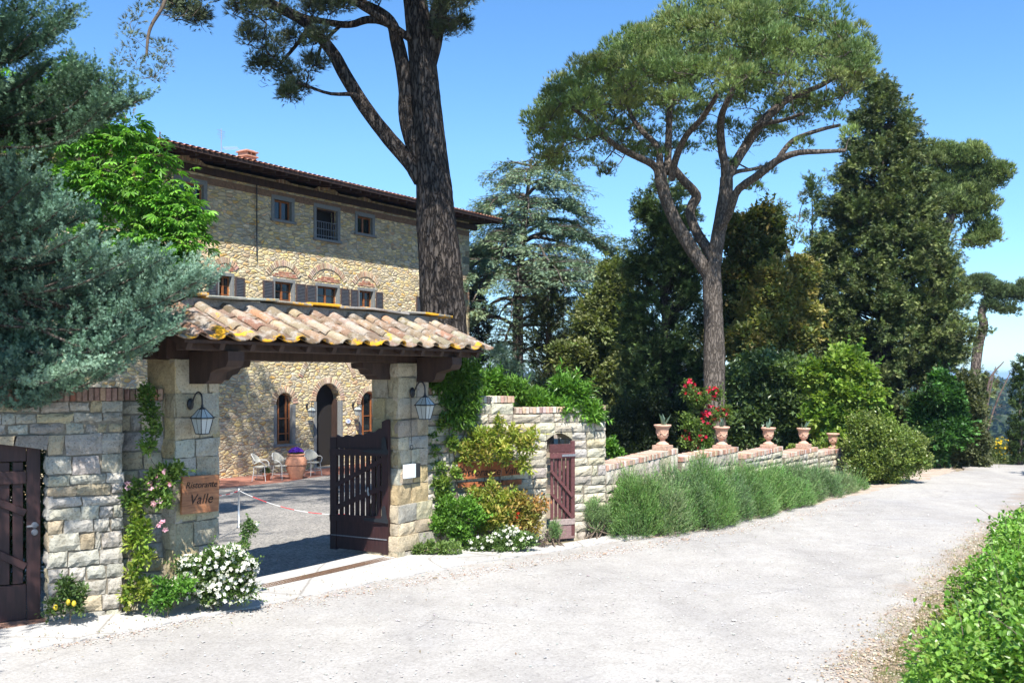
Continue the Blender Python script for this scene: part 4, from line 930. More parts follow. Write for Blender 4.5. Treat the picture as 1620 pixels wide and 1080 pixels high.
sc_ = GP(-3.77, .10, 1.345)
sb = thing('restaurant_sign', 'square brown wooden board reading Ristorante Valle, low on the left pillar', 'sign', sc_)
Us = unit(dG * 1.0 - Z3 * .0); Vs = unit(Z3)
th = -.035; Us = dG * math.cos(th) + Z3 * math.sin(th); Vs = np.cross(nG, Us) * -1; Vs = Vs if Vs[2] > 0 else -Vs
mb = MB(); mb.box(sc_, (.272, .018, .222), np.array([Us, nG, Vs]), ch=.004); mb.box(sc_ - nG * .04, (.2, .022, .16), np.array([Us, nG, Vs])); mb.build('board', M['sign_wood'], sb)
text_mesh('lettering', 'Ristorante', .110, M['ink'], sb, sc_ + nG * .0195 + Vs * .078 + Us * .0, Us, Vs, nG, rot=.0, spacing=1.0)
text_mesh('lettering', 'Valle', .163, M['ink'], sb, sc_ + nG * .0195 - Vs * .110, Us, Vs, nG, spacing=1.08)

# rusty sign on the right wall --------------------------------------------------
def wpx(px, py, q=0.):
    k = (px - 810) / F; A = wA + Nw * q; s = (k * A[1] - A[0]) / (Dw[0] - k * Dw[1]); Y = A[1] + Dw[1] * s; return s, H - (py - 595) / F * Y
sa, za = wpx(722, 754); sb_, zb = wpx(822, 727)
rs_ = thing('rusty_sign', 'rusty metal restaurant sign in two plates, half hidden by leaves', 'sign', wA + Dw * sa + Z3 * za)
L = sb_ - sa
s1x, z1x = wpx(723, 756); s2x, z2x = wpx(822, 749)
mb = MB(); O = wA + Dw * sa
zA = wpx(724, 758)[1]; zB = wpx(823, 749)[1]; zC = wpx(823, 727)[1]
mb.prism([(0, zA), (L, zB), (L, zC), (.0, zC + .02)], O, Dw, Z3, Nw, .06, .085); mb.build('plate', M['rust'], rs_)
zD = wpx(724, 770)[1]; zE = wpx(824, 757)[1]
mb = MB(); mb.prism([(0, zD), (L, zD), (L, zE), (0, zE - .01)], O, Dw, Z3, Nw, .06, .08); mb.build('plate', M['rust'], rs_)
text_mesh('lettering', 'Ristorante Valle', L * .155, M['ink'], rs_, O + Dw * L * .5 + Z3 * (zC - .22) + Nw * .0855, Dw, Z3, Nw)
text_mesh('lettering', 'ristorante', L * .075, M['ink'], rs_, O + Dw * L * .5 + Z3 * (zD + .045) + Nw * .0805, Dw, Z3, Nw, spacing=1.3)

# ------------------------------------------------------------------ villa
CH = np.array([-1.87, 43.4, -.65])
rz = math.atan2(dG[1], dG[0])
hs = thing('stone_villa', 'three storey rubble stone villa with low tiled roof and wide eaves', 'house', CH, rz)
X_ = np.array([1., 0, 0]); Y_ = np.array([0, 1., 0])
def fz(px, py):
    k = (px - 810) / F; s = (k * CH[1] - CH[0]) / (dG[0] - k * dG[1]); Y = CH[1] + dG[1] * s; return s, H - (py - 595) / F * Y + .65
def lb(mb, x0, x1, y0, y1, z0, z1, mat=0, ch=0, col=(1, 1, 1)):
    mb.box(((x0 + x1) / 2, (y0 + y1) / 2, (z0 + z1) / 2), (abs(x1 - x0) / 2, abs(y1 - y0) / 2, abs(z1 - z0) / 2), None, col, mat, ch)
HL, HT, HD = -18.9, 10.1, 12.0
def rect_px(x0, x1, yt0, yb0):
    s0, zt = fz(x0, yt0); s1, _ = fz(x1, yt0); _, zb = fz(x0, yb0); return s0, s1, zb, zt
wins = []   # s0, s1, zb, zt, arch, kind
def addw(x0, x1, yt, yb, kind, arch=False, **k):
    s0, s1, zb, zt = rect_px(x0, x1, yt, yb); wins.append(dict(s0=s0, s1=s1, zb=zb, zt=zt, arch=arch, kind=kind, **k))
addw(276, 322, 284, 320, 'case', label='top floor window at the left, half covered by the chestnut leaves')
addw(433.5, 461, 315, 346, 'case', label='small top floor window with blue reflection left of the balcony window')
addw(500, 534, 328, 376, 'balcony', label='tall open top floor window with iron bars')
addw(565, 589, 341, 368, 'case', label='small top floor window right of the barred window')
addw(434.5, 463, 445.5, 477, 'shut', label='first floor window with grey shutters, leftmost of the three'); addw(501.6, 534, 452, 484, 'shut', label='first floor window with grey shutters, middle of the three'); addw(568, 590, 459, 485, 'shut', label='first floor window with grey shutters, rightmost of the three')
addw(346, 366, 438, 468, 'shut', label='first floor window hidden by the blue conifer'); addw(671, 690, 468, 497, 'shut', label='first floor window behind the big pine trunk')
for d_ in wins:
    if d_['kind'] == 'shut': d_['zt'] = max(d_['zt'], 0)
zs = [d_ for d_ in wins if d_['kind'] == 'shut']
zm_t = np.mean([d_['zt'] for d_ in zs[:3]]); zm_b = np.mean([d_['zb'] for d_ in zs[:3]]) - .25
for d_ in zs: d_['zt'] = zm_t; d_['zb'] = zm_b
addw(437, 463, 621, 703, 'arched', True, label='arched ground floor window left of the entrance'); addw(571, 597, 620, 697, 'arched', True, label='arched ground floor window right of the entrance')
s0, s1, zb, zt = rect_px(500, 538, 607, 742); wins.append(dict(s0=s0, s1=s1, zb=.13, zt=zt, arch=True, kind='door', label='arched front doorway standing open'))
for d_ in wins:
    if d_['kind'] in ('arched',): d_['zt'] = np.mean([x['zt'] for x in wins if x['kind'] == 'arched'])
def outline(d_, g=0., n=10, bottom=True):
    a, b, z0, z1 = d_['s0'] - g, d_['s1'] + g, d_['zb'] - (g if bottom else 0), d_['zt'] + g
    if not d_['arch']: return [(a, z0), (b, z0), (b, z1), (a, z1)]
    r = (b - a) / 2; zc_ = z1 - r
    return [(a, z0), (b, z0)] + [((a + b) / 2 + r * math.cos(t), zc_ + r * math.sin(t)) for t in np.linspace(0, math.pi, n + 2)]
mb = MB()
outer = [(HL, -.3), (0, -.3), (0, HT), (HL, HT)]
polys = [[Vector((x, z, 0)) for x, z in outer]] + [[Vector((x, z, 0)) for x, z in outline(d_)[::-1]] for d_ in wins]
tris = tessellate_polygon(polys); flat = [p for q in polys for p in q]
V = np.array([[p.x, 0, p.y] for p in flat]); T_ = []
for t in tris:
    a, b, c = (V[i] for i in t); nrm = np.cross(b - a, c - a); T_.append(t if nrm[1] < 0 else t[::-1])
mb.add(V, T_)
for d_ in wins:
    o = outline(d_); n = len(o); a = np.array([[x, 0, z] for x, z in o]); b = a + Y_ * .32; i = np.arange(n); k = (i + 1) % n
    mb.add(np.r_[a, b], np.stack([k, i, i + n, k + n], -1))
for (x0, y0, x1, y1) in ((0, 0, 0, HD), (0, HD, HL, HD), (HL, HD, HL, 0)):
    mb.ngon([(x0, y0, -.3), (x1, y1, -.3), (x1, y1, HT), (x0, y0, HT)])
mb.build('wall', M['facade'], hs, local=True)
# quoins at the right corner
mb = MB(); z = -.1; k = 0
while z < HT - .05:
    h_ = min(R.uniform(.22, .34), HT - .05 - z); l1, l2 = ((.5, .28) if k % 2 else (.28, .5)); c_ = pal([(.42, .36, .25), (.45, .35, .24), (.38, .33, .26), (.42, .27, .18)], 1)[0]
    mb.box(((-l1 + .012) / 2, (l2 - .012) / 2, z + h_ / 2), ((l1 + .012) / 2, (l2 + .012) / 2, h_ / 2 - .008), None, c_, 0, .012, .004); z += h_; k += 1
mb.build('quoins', M['ashlar'], hs, local=True)
# dark interior
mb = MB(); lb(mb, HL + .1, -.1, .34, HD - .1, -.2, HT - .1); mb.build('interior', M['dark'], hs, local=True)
# brick arches in relief over openings
def arch_bricks(cx, zc_, r, a0, a1, w_, name='brick_arch', rise=1.0):
    mb = MB(); n = max(6, int(r * abs(a1 - a0) / .075)); 
    for i in range(n):
        t = a0 + (a1 - a0) * (i + .5) / n; c = np.array([cx + (r + w_ / 2) * math.cos(t), -.004, zc_ + (r + w_ / 2) * math.sin(t) * rise])
        ax = np.array([[math.cos(t), 0, math.sin(t)], [-math.sin(t), 0, math.cos(t)], [0, 1, 0]]); ax[2] = np.cross(ax[0], ax[1])
        mb.box(c, (w_ / 2, abs(a1 - a0) * r / n / 2 * .86, .022), ax, pal([(.50, .39, .28), (.46, .34, .24), (.52, .43, .32), (.44, .29, .2)], 1)[0], 0, .006)
    mb.build(name, M['brick'], hs, local=True)
for d_ in wins:
    cx = (d_['s0'] + d_['s1']) / 2; wd_ = d_['s1'] - d_['s0']; s0, s1, zb, zt = d_['s0'], d_['s1'], d_['zb'], d_['zt']
    kd = d_['kind']
    if d_['arch']:
        arch_bricks(cx, zt - wd_ / 2, wd_ / 2 + (.02 if kd == 'door' else .02), 0, math.pi, .22)
        if kd == 'door': arch_bricks(cx, zt - wd_ / 2 + .35, wd_ / 2 + .75, .35, math.pi - .35, .2)
    elif kd == 'shut':
        r = wd_ * .95; arch_bricks(cx, zt + .2 - r * .55, r, .58, math.pi - .58, .2)
        mb = MB(); z = zt + .14
        for row in range(3):
            z += .065; hw = (wd_ * .62, wd_ * .5, wd_ * .3)[row]; x = cx - hw
            while x < cx + hw: mb.box((x + .08, -.002, z), (.075, .012, .027), None, pal([(.42, .2, .13), (.46, .28, .2), (.38, .18, .12)], 1)[0], 0, .004); x += .165
        mb.build('brick_infill', M['brick'], hs, local=True)
    else:
        r = wd_ * .9; arch_bricks(cx, zt + .28 - r * .6, r, .68, math.pi - .68, .16)
    f = thing('window', 'x', 'x'); del f['category']; f['label'] = d_['label']; f.name = 'front_door' if kd == 'door' else 'window'
    f.parent = hs; f.location = (cx, 0, zb)
    def wpart(name, mb, mat):
        for i in range(len(mb.v)): mb.v[i] = mb.v[i] - np.array([cx, 0, zb])
        return mb.build(name, mat, f, local=True)
    # stone surround
    mb = MB(); g = .13 if kd in ('case', 'balcony') else .10
    if d_['arch']:
        for sx in (s0 - .115, s1 - .012):
            mb = MB(); lb(mb, sx, sx + .127, -.03, .138, zb if kd == 'door' else zb - .1, zt - wd_ / 2 - .02, ch=.006); wpart('stone_jamb', mb, M['pietra'])
    else:
        lb(mb, s0 - g, s0 + .004, -.03, .10, zb - .0, zt, ch=.006); lb(mb, s1 - .004, s1 + g, -.03, .10, zb, zt, ch=.006); lb(mb, s0 - g, s1 + g, -.032, .10, zt, zt + g * 1.15, ch=.006)
        wpart('stone_surround', mb, M['pietra'])
    if kd != 'door':
        mb = MB(); lb(mb, s0 - g - .04, s1 + g + .04, -.09, .12, zb - .09, zb, ch=.01); wpart('window_sill', mb, M['pietra'])
    # wooden casement
    if kd in ('case', 'shut'):
        mb = MB(); y = .12; fw = .055
        lb(mb, s0, s0 + fw, y, y + .05, zb, zt); lb(mb, s1 - fw, s1, y, y + .05, zb, zt); lb(mb, s0 + fw, s1 - fw, y, y + .05, zt - fw, zt); lb(mb, s0 + fw, s1 - fw, y, y + .05, zb, zb + fw)
        lb(mb, cx - .035, cx + .035, y - .01, y + .04, zb + fw, zt - fw)
        if kd == 'shut':
            for zz in (zb + (zt - zb) * .36, zb + (zt - zb) * .66):
                lb(mb, s0 + fw, cx - .036, y + .005, y + .035, zz - .014, zz + .014); lb(mb, cx + .036, s1 - fw, y + .005, y + .035, zz - .014, zz + .014)
        wpart('casement_frame', mb, M['window_wood'])
        mb = MB(); lb(mb, s0 + .03, s1 - .03, y + .022, y + .028, zb + .03, zt - .03); wpart('pane', mb, M['glass'])
    elif kd == 'arched':
        r = wd_ / 2; mb = MB(); y = .14; fw = .05
        lb(mb, s0, s0 + fw, y, y + .05, zb, zt - r); lb(mb, s1 - fw, s1, y, y + .05, zb, zt - r); lb(mb, s0 + fw, s1 - fw, y, y + .05, zb, zb + .1)
        for u in (-.22, .26): lb(mb, cx + u * wd_ - .03, cx + u * wd_ + .03, y - .012, y + .04, zb + .1, zt - r * .35)
        for zz in (zb + .35, zb + .5 * (zt - zb)): lb(mb, s0 + fw, s1 - fw, y + .006, y + .03, zz - .015, zz + .015)
        P = [(cx + (r - .02) * math.cos(t), y + .02, zt - r + (r - .02) * math.sin(t)) for t in np.linspace(0, math.pi, 15)]; mb.tube(P, .03, 6)
        wpart('casement_frame', mb, M['window_wood'])
        mb = MB(); o = outline(dict(s0=s0 + .01, s1=s1 - .01, zb=zb + .01, zt=zt - .01, arch=True)); mb.ngon([(x, y + .025, z_) for x, z_ in o]); wpart('pane', mb, M['glass'])
    elif kd == 'balcony':
        mb = MB(); lb(mb, s0, s0 + .05, .16, .21, zb, zt); lb(mb, s1 - .05, s1, .16, .21, zb, zt); lb(mb, s0 + .05, s1 - .05, .16, .21, zt - .05, zt)
        lb(mb, s0 + .055, s0 + .10, .17, .60, zb + .05, zt - .06); wpart('casement_frame', mb, M['gate_wood'])
        mb = MB()
        for k in range(9): x = s0 + wd_ * (k + .5) / 9; lb(mb, x - .008, x + .008, .03, .046, zb, zb + .62)
        for zz in (zb + .12, zb + .36, zb + .62): lb(mb, s0, s1, .028, .05, zz - .01, zz + .01)
        wpart('iron_railing', mb, M['iron_grey'])
    else:
        mb = MB(); r = wd_ / 2
        lb(mb, s1 - .09, s1 - .04, .10, .60, zb, zt - r * .9); lb(mb, s0 + .03, s0 + .07, .14, .55, zb, zt - r * .9); wpart('door_panel', mb, M['wood_dark'])
        mb = MB(); lb(mb, s0 - .15, s1 + .15, -.32, .1, zb - .13, zb + .02, ch=.01); wpart('doorstep', mb, M['pietra'])
    if kd == 'shut':
        sw = .46 if wd_ > .8 else .40
        for sx, e in ((s0 - .11 - sw, 0), (s1 + .11, 1)):
            mb = MB(); lb(mb, sx, sx + .045, -.075, -.035, zb, zt, 0); lb(mb, sx + sw - .045, sx + sw, -.075, -.035, zb, zt); lb(mb, sx + .045, sx + sw - .045, -.075, -.035, zt - .05, zt); lb(mb, sx + .045, sx + sw - .045, -.075, -.035, zb, zb + .05)
            zz = zb + .06
            while zz < zt - .06:
                mb.box((sx + sw / 2, -.055, zz + .02), (sw / 2 - .044, .022, .006), np.array([[1, 0, 0], [0, .8, -.6], [0, .6, .8]]), (1, 1, 1), 1); zz += .05
            lb(mb, sx + .045, sx + sw - .045, -.05, -.045, zb + .05, zt - .05, 1)
            wpart('shutter', mb, [M['shutter_frame'], M['shutter']])
# eaves: boards, rafters, tiles
EO, EZ = 1.1, 9.60 + .65
mb = MB()
sl_ = math.tan(math.radians(8))
def rz_(y): return EZ - .02 + (y + EO) * sl_
x0, x1, y0, y1 = HL - .9, .95, -EO, HD + EO; ym = (y0 + y1) / 2; rzr = rz_(ym)
ri0, ri1 = x0 + (ym - y0), x1 - (ym - y0)
def hip(z_off, inset=0.):
    a = [(x0 + inset, y0 + inset, EZ + z_off), (x1 - inset, y0 + inset, EZ + z_off), (x1 - inset, y1 - inset, EZ + z_off), (x0 + inset, y1 - inset, EZ + z_off)]; r0, r1 = (ri0, ym, rzr + z_off), (ri1, ym, rzr + z_off)
    return a, r0, r1
a, r0, r1 = hip(.0); 
for q in ([a[0], a[1], r1, r0], [a[2], a[3], r0, r1]): mb.ngon(q, (.42, .2, .13))
for q in ([a[1], a[2], r1], [a[3], a[0], r0]): mb.ngon(q, (.42, .2, .13))
# tile ends along the front eave
x = x0
while x < x1:
    th = np.linspace(0, math.pi, 6); V = []
    for l in (-.06, .9):
        V += [(x + .09 * math.cos(t), y0 + l, EZ + .0 + .04 * math.sin(t) + (l + .0) * sl_ + .012) for t in th]
    q = [[k, k + 1, 7 + k, 6 + k] for k in range(5)]; mb.add(np.array(V), q, pal([(.40, .19, .12), (.36, .16, .10), (.44, .25, .17)], 1)[0]); x += .22
rf = mb.build('roof', M['brick'], hs, local=True)
mb = MB(); a, r0, r1 = hip(-.05, .03)
for q in ([a[0], a[1], r1, r0], [a[2], a[3], r0, r1]): mb.ngon(q[::-1], (.1, .05, .03))
for q in ([a[1], a[2], r1], [a[3], a[0], r0]): mb.ngon(q[::-1], (.1, .05, .03))
lb(mb, x0 + .02, x1 - .02, y0 + .0, y0 + .03, EZ - .12, EZ - .005); lb(mb, x1 - .03, x1, y0 + .032, y1 - .03, EZ - .12, EZ - .005)
mb.build('eave_boards', M['wood_dark'], rf, local=True)
mb = MB(); x = x0 + .3
while x < x1:
    mb.beam((x, y0 + .10, EZ - .13), (x, .1, EZ - .13 + EO * sl_), .09, .13); x += .52
lb(mb, HL - .5, .45, -.02 - .10, -.022, HT - .32, HT - .1); mb.build('rafters', M['wood_dark'], rf, local=True)
mb = MB(); lb(mb, HL, 0, -.02, -.003, HT - .62, HT - .4); mb.build('brick_band', plain_mat('brick_band', (.20, .12, .075), .9, ns=12, amt=.4, bs=.4), hs, local=True)
# downpipe
s_, _ = fz(404, 300); mb = MB(); mb.tube([(s_, -.07, HT - .2), (s_, -.07, 7.4)], .02, 8); mb.build('downpipe', M['iron'], hs, local=True)
# chimney and antenna on the ridge side
def roof_at(px, py, yl):
    """point above the roof at depth yl behind the facade for a pixel"""
    base = CH + nG * (-yl); k = (px - 810) / F; s = (k * base[1] - base[0]) / (dG[0] - k * dG[1]); Y = base[1] + dG[1] * s; return s, yl, H - (py - 595) / F * Y + .65
cx, cy_, cz = roof_at(391, 239, 3.2)
mb = MB(); zr_ = rz_(cy_); lb(mb, cx - .24, cx + .24, cy_ - .24, cy_ + .24, zr_ - .1, cz - .26, ch=.01, col=(.46, .3, .22)); lb(mb, cx - .3, cx + .3, cy_ - .3, cy_ + .3, cz - .26, cz - .2, col=(.4, .22, .15), ch=.01)
for dx in (-.2, 0, .2): lb(mb, cx + dx - .035, cx + dx + .035, cy_ - .24, cy_ + .24, cz - .2, cz - .08, col=(.44, .28, .2))
lb(mb, cx - .3, cx + .3, cy_ - .3, cy_ + .3, cz - .08, cz - .03, col=(.42, .24, .17), ch=.01); lb(mb, cx - .2, cx + .2, cy_ - .2, cy_ + .2, cz - .03, cz + .02, col=(.42, .24, .17), ch=.01)
mb.build('chimney', M['brick'], rf, local=True)
ax_, ay, az = roof_at(350, 204, 3.6)
an = MB(); b0 = np.array([ax_, ay, rz_(ay) - .02])
Rz = np.array([[math.cos(rz), math.sin(rz), 0], [-math.sin(rz), math.cos(rz), 0], [0, 0, 1]])
an.tube([b0, (ax_, ay, az)], .018, 6)
for z_, l in ((az - .08, .45), (az - .16, .38), (az - .24, .45), (az - .33, .32)): an.tube([(ax_ - l * .5, ay - .05, z_), (ax_ + l * .5, ay + .05, z_)], .007, 5)
an.tube([(ax_, ay, az - .72), (ax_ + .95, ay + .2, az - .5)], .009, 5)
for u in np.linspace(.2, 1, 9): p = np.array([ax_ + .95 * u, ay + .2 * u, az - .72 + .22 * u]); an.tube([p - [0, .1, .08], p + [0, .1, .08]], .006, 4)
for i in range(len(an.v)): an.v[i] = an.v[i] @ Rz + CH
tag(an.build('tv_antenna', M['steel']), 'thin metal television antenna standing on the villa roof beside the chimney', 'antenna')
# lanterns at the entrance, number plate
l3 = make_lantern('small black lantern left of the arched front door of the villa', 'lanterns beside the villa door', .95); l4 = copy_tree(l3); l4['label'] = 'small black lantern right of the arched front door of the villa'
for l_, (px, py) in ((l3, (484, 641)), (l4, (557, 640))):
    s_, z_ = fz(px, py); fix_rot(l_, CH + dG * s_ + nG * .03 + Z3 * z_, nG)
s_, z_ = fz(549.5, 666); hn = thing('house_number', 'white oval house number plate beside the front door of the villa', 'number plate', CH + dG * s_ + Z3 * z_)
mb = MB(); mb.prism([(.13 * math.cos(t), .085 * math.sin(t)) for t in np.linspace(0, 2 * math.pi, 24, endpoint=False)], CH + dG * s_ + Z3 * z_, dG, Z3, nG, .035, .05, (1, 1, 1)); mb.build('plate', M['white'], hn)
text_mesh('lettering', '30', .13, M['blue_ink'], hn, CH + dG * s_ + Z3 * (z_ - .045) + nG * .0515, dG, Z3, nG, shear=0)

# terrace ------------------------------------------------------------------
def HP(x, yo, z): return CH + dG * x + nG * yo + Z3 * z
mb = MB(); mb.box(HP(-9.6, 1.95, .03), (9.3, 1.93, .085), AXG, (1, 1, 1), 0, .012); structure(mb.build('terrace', M['terrace']))
# chairs
def make_chair(label):
    t = thing('bistro_chair', label, 'chair', (0, 0, 0), group='pale bistro chairs against the villa wall')
    mb = MB(); th = np.linspace(0, 2 * math.pi, 20, endpoint=False)
    mb.prism([(.22 * math.cos(a), .21 * math.sin(a)) for a in th], (0, 0, .44), X_, Y_, Z3, -.015, .015); mb.build('seat', M['wicker'], t)
    # wrap-round back: shell
    a = np.linspace(math.radians(20), math.radians(160), 15); V = []; q = []
    for i, t_ in enumerate(a):
        hh = .84 - .20 * abs((t_ - math.pi / 2) / 1.22) ** 2.2
        lo_ = .50 + .10 * abs((t_ - math.pi / 2) / 1.22) ** 2
        for (r, z) in ((.245, lo_), (.27, hh), (.255, hh), (.23, lo_)): V.append((r * math.cos(t_), .02 + r * math.sin(t_), z))
    for i in range(14):
        for k in range(4): q.append([4 * i + k, 4 * i + (k + 1) % 4, 4 * i + 4 + (k + 1) % 4, 4 * i + 4 + k])
    mb = MB(); mb.add(np.array(V), q); mb.build('backrest', M['wicker'], t)
    mb = MB(); P = [(.27 * math.cos(t_), .02 + .27 * math.sin(t_), .84 - .20 * abs((t_ - math.pi / 2) / 1.22) ** 2.2) for t_ in a]
    P = [(.17, -.2, .44), (.25, -.16, .56), (.28, -.05, .63)] + P + [(-.28, -.05, .63), (-.25, -.16, .56), (-.17, -.2, .44)]
    mb.tube(curve(np.array(P), 50), .013, 6); mb.build('armrest', M['white_metal'], t)
    for x, y in ((.17, -.17), (-.17, -.17), (.17, .17), (-.17, .17)):
        mb = MB(); mb.tube([(x, y, .43), (x * 1.1, y * 1.1, .22), (x * 1.25, y * 1.28, .0)], [.013, .012, .011], 6); mb.build('leg', M['white_metal'], t)
    mb = MB()
    for (p, q_) in (((.19, -.19), (-.19, -.19)), ((.19, .19), (-.19, .19)), ((.19, -.19), (.19, .19)), ((-.19, -.19), (-.19, .19))): mb.tube([(p[0], p[1], .18), (q_[0], q_[1], .18)], .008, 5)
    mb.build('stretcher', M['white_metal'], t); return t
c1 = make_chair('pale wicker bistro chair in half shade, first from the gate pillar'); c2 = copy_tree(c1); c3 = copy_tree(c1)
c2['label'] = 'pale wicker bistro chair close to the left of the big terracotta jar'; c3['label'] = 'pale wicker bistro chair between the terracotta jar and the front door'
TZ = -.65 + .115
for c_, (px, py, r_) in ((c1, (413, 760, .5)), (c2, (445, 758, .1)), (c3, (495, 752, -.25))):
    p = onz(px, py, TZ); c_.location = [float(x) for x in p]; c_.rotation_euler = (0, 0, rz + r_)
p = onz(468.5, 757, TZ)
jr = thing('terracotta_jar', 'large round terracotta jar planted with purple flowers between the chairs', 'jar', p)
sc_j = 1.05; mb = MB(); mb.lathe([(r * sc_j, z * sc_j) for r, z in ((0, 0), (.19, 0), (.2, .03), (.28, .25), (.325, .45), (.315, .58), (.26, .68), (.23, .70), (.27, .725), (.275, .76), (.24, .77), (.22, .73), (0, .72))], p, 28); mb.lathe([(.318 * sc_j, .42 * sc_j), (.334 * sc_j, .43 * sc_j), (.33 * sc_j, .46 * sc_j)], p, 28); mb.build('body', M['terracotta'], jr, True)
mb = MB(); n = 260; th = R.uniform(0, 6.28, n); rr = .2 * np.sqrt(R.rand(n)); P = p + np.c_[rr * np.cos(th), rr * np.sin(th), .77 * sc_j + .13 * (1 - (rr / .22) ** 2) * R.rand(n)]
scatter(mb, 'ovate', P, rdir(n) + Z3 * .6, rdir(n), .06, .03, pal([(.05, .1, .03)], n)); mb.build('foliage', M['leaf'], jr)
mb = MB(); n = 420; th = R.uniform(0, 6.28, n); rr = .24 * np.sqrt(R.rand(n)); P = p + np.c_[rr * np.cos(th), rr * np.sin(th), .80 * sc_j + .16 * (1 - (rr / .26) ** 2)]
scatter(mb, 'flower', P, rdir(n) , rdir(n) * .5 + Z3, .028, .028, pal([(.10, .03, .45), (.16, .05, .55)], n)); mb.build('blossoms', M['petal'], jr)
p = onz(425.5, 760, TZ) + nG * -.1
sp_ = thing('flower_pot', 'small terracotta pot standing between the two left chairs', 'pot', p)
mb = MB(); mb.lathe([(0, 0), (.09, 0), (.13, .2), (.145, .2), (.145, .24), (.125, .24), (.12, .2), (0, .2)], p, 16); mb.build('body', M['terracotta'], sp_, True)
mb = MB(); n = 90; scatter(mb, 'ovate', p + Z3 * .24 + R.uniform(-.09, .09, (n, 3)) + [0, 0, .05], rdir(n) + Z3, rdir(n), .08, .035, pal([(.07, .13, .03), (.12, .17, .04)], n)); mb.build('foliage', M['leaf'], sp_)
# rope barrier: post and red-white tape
pb = onz(378, 828, -.12); pz_ = float(near_z(pb[0], pb[1])) + .01; pb[2] = pz_
post = thing('barrier_post', 'thin grey metal post standing in the courtyard gravel behind the gateway', 'post', pb)
mb = MB(); mb.lathe([(0, 0), (.045, 0), (.05, .02), (.022, .03), (.02, .68), (.026, .69), (.026, .73), (.014, .76), (0, .77)], pb, 14); mb.build('tube', M['steel'], post, True)
tp0 = pb + Z3 * .72
e1 = onz(545, 818, -.35) + Z3 * .5; e1 = at(540, 817, 20.5); e0 = at(300, 790, 16.8)
mb = MB()
def tape(a, b, sag):
    n = 26; P = np.array([a + (b - a) * t - Z3 * sag * 4 * t * (1 - t) for t in np.linspace(0, 1, n)])
    for i in range(n - 1): mb.tube(P[i:i + 2], .007, 5, (.55, .03, .04) if (i // 3) % 2 else (.6, .6, .6), cap=False)
tape(tp0, at(560, 812, 19.5), .16); tape(at(320, 782, 16.5), tp0, .05)
tag(mb.build('barrier_rope', attr_mat('rope', .7, 40, .1, .1)), 'red and white barrier cord sagging from the metal post across the courtyard', 'cord')
# ------------------------------------------------------------------ growing things
def clumps(mb, kind, Cn, Rd, n, L, W, cols, ob=.8, ub=.3, rb=.7, var=.16, cvar=.18, mat=0, flat=1., rs=R, shell=2.2, up_hint=1.):
    Cn = np.asarray(Cn, float); m = len(Cn)
    if m == 0: return
    Rd = np.broadcast_to(np.asarray(Rd, float), (m,)); n = np.broadcast_to(np.asarray(n), (m,)).astype(int)
    idx = np.repeat(np.arange(m), n); N = len(idx)
    d = rdir(N, rs); fr = rs.rand(N) ** (1 / shell); dd = d * fr[:, None]; dd[:, 2] *= flat
    P = Cn[idx] + dd * Rd[idx][:, None]
    A = unit(d * ob + rdir(N, rs) * rb + np.array([0, 0, ub])); U = rdir(N, rs) * .6 + Z3 * up_hint
    cc = np.array(cols, float); ci = rs.choice(len(cc), m); cl = cc[ci] * (1 + rs.normal(0, cvar, (m, 1))).clip(.45, 1.7)
    own = pal(cols, N, var, rs=rs); col = cl[idx] * .6 + own * .4
    scatter(mb, kind, P, A, U, L * rs.uniform(.65, 1.25, N), W * rs.uniform(.75, 1.2, N), col, mat)
def lobes3(lobes, Y0):
    out = []
    for l in lobes:
        Y = Y0 + (l[3] if len(l) > 3 else 0); out.append((at(l[0], l[1], Y), l[2] / F * Y))
    return out
def sub(lobes, rs_, k=1.0, lo=.45, seed=0, rs=None):
    rs = rs or np.random.RandomState(seed); Cn = []; Rd = []
    for c, r in lobes:
        m = max(3, int(k * 3.2 * (r / rs_) ** 2)); d = rdir(m, rs); fr = rs.uniform(lo, 1., (m, 1)); Cn.append(c + d * fr * max(r - rs_ * .6, .02)); Rd.append(rs_ * rs.uniform(.65, 1.35, m))
    return np.concatenate(Cn), np.concatenate(Rd)
def connect(mb, nodes, targets, r_end=.01, seed=0, mat=0, n=7, sag=.0, grow=.004, sides=5):
    """branches from the existing skeleton to each target, nearest first"""
    rs = np.random.RandomState(seed); nodes = [np.asarray(p, float) for p in nodes]; A = np.array(nodes)
    tg = [np.asarray(t, float) for t in targets]; d0 = [np.min(np.linalg.norm(A - t, axis=1)) for t in tg]
    for i in np.argsort(d0):
        t = tg[i]; dz = A[:, 2] - t[2]; cost = np.linalg.norm(A - t, axis=1) + np.maximum(0, dz) * .8
        a = A[np.argmin(cost)]; L = np.linalg.norm(t - a)
        if L < .03: continue
        mid = (a + t) / 2 + rs.normal(0, .10 * L, 3) - Z3 * sag * L; q = curve([a, mid, t], n)
        mb.tube(q, np.linspace(r_end + grow * L * 2, r_end * .6, n), sides, mat=mat, cap=False); A = np.vstack([A, q[1:-1]])
def make_thing_tree(name, label, cat, base, group=None): return thing(name, label, cat, base, group=group)

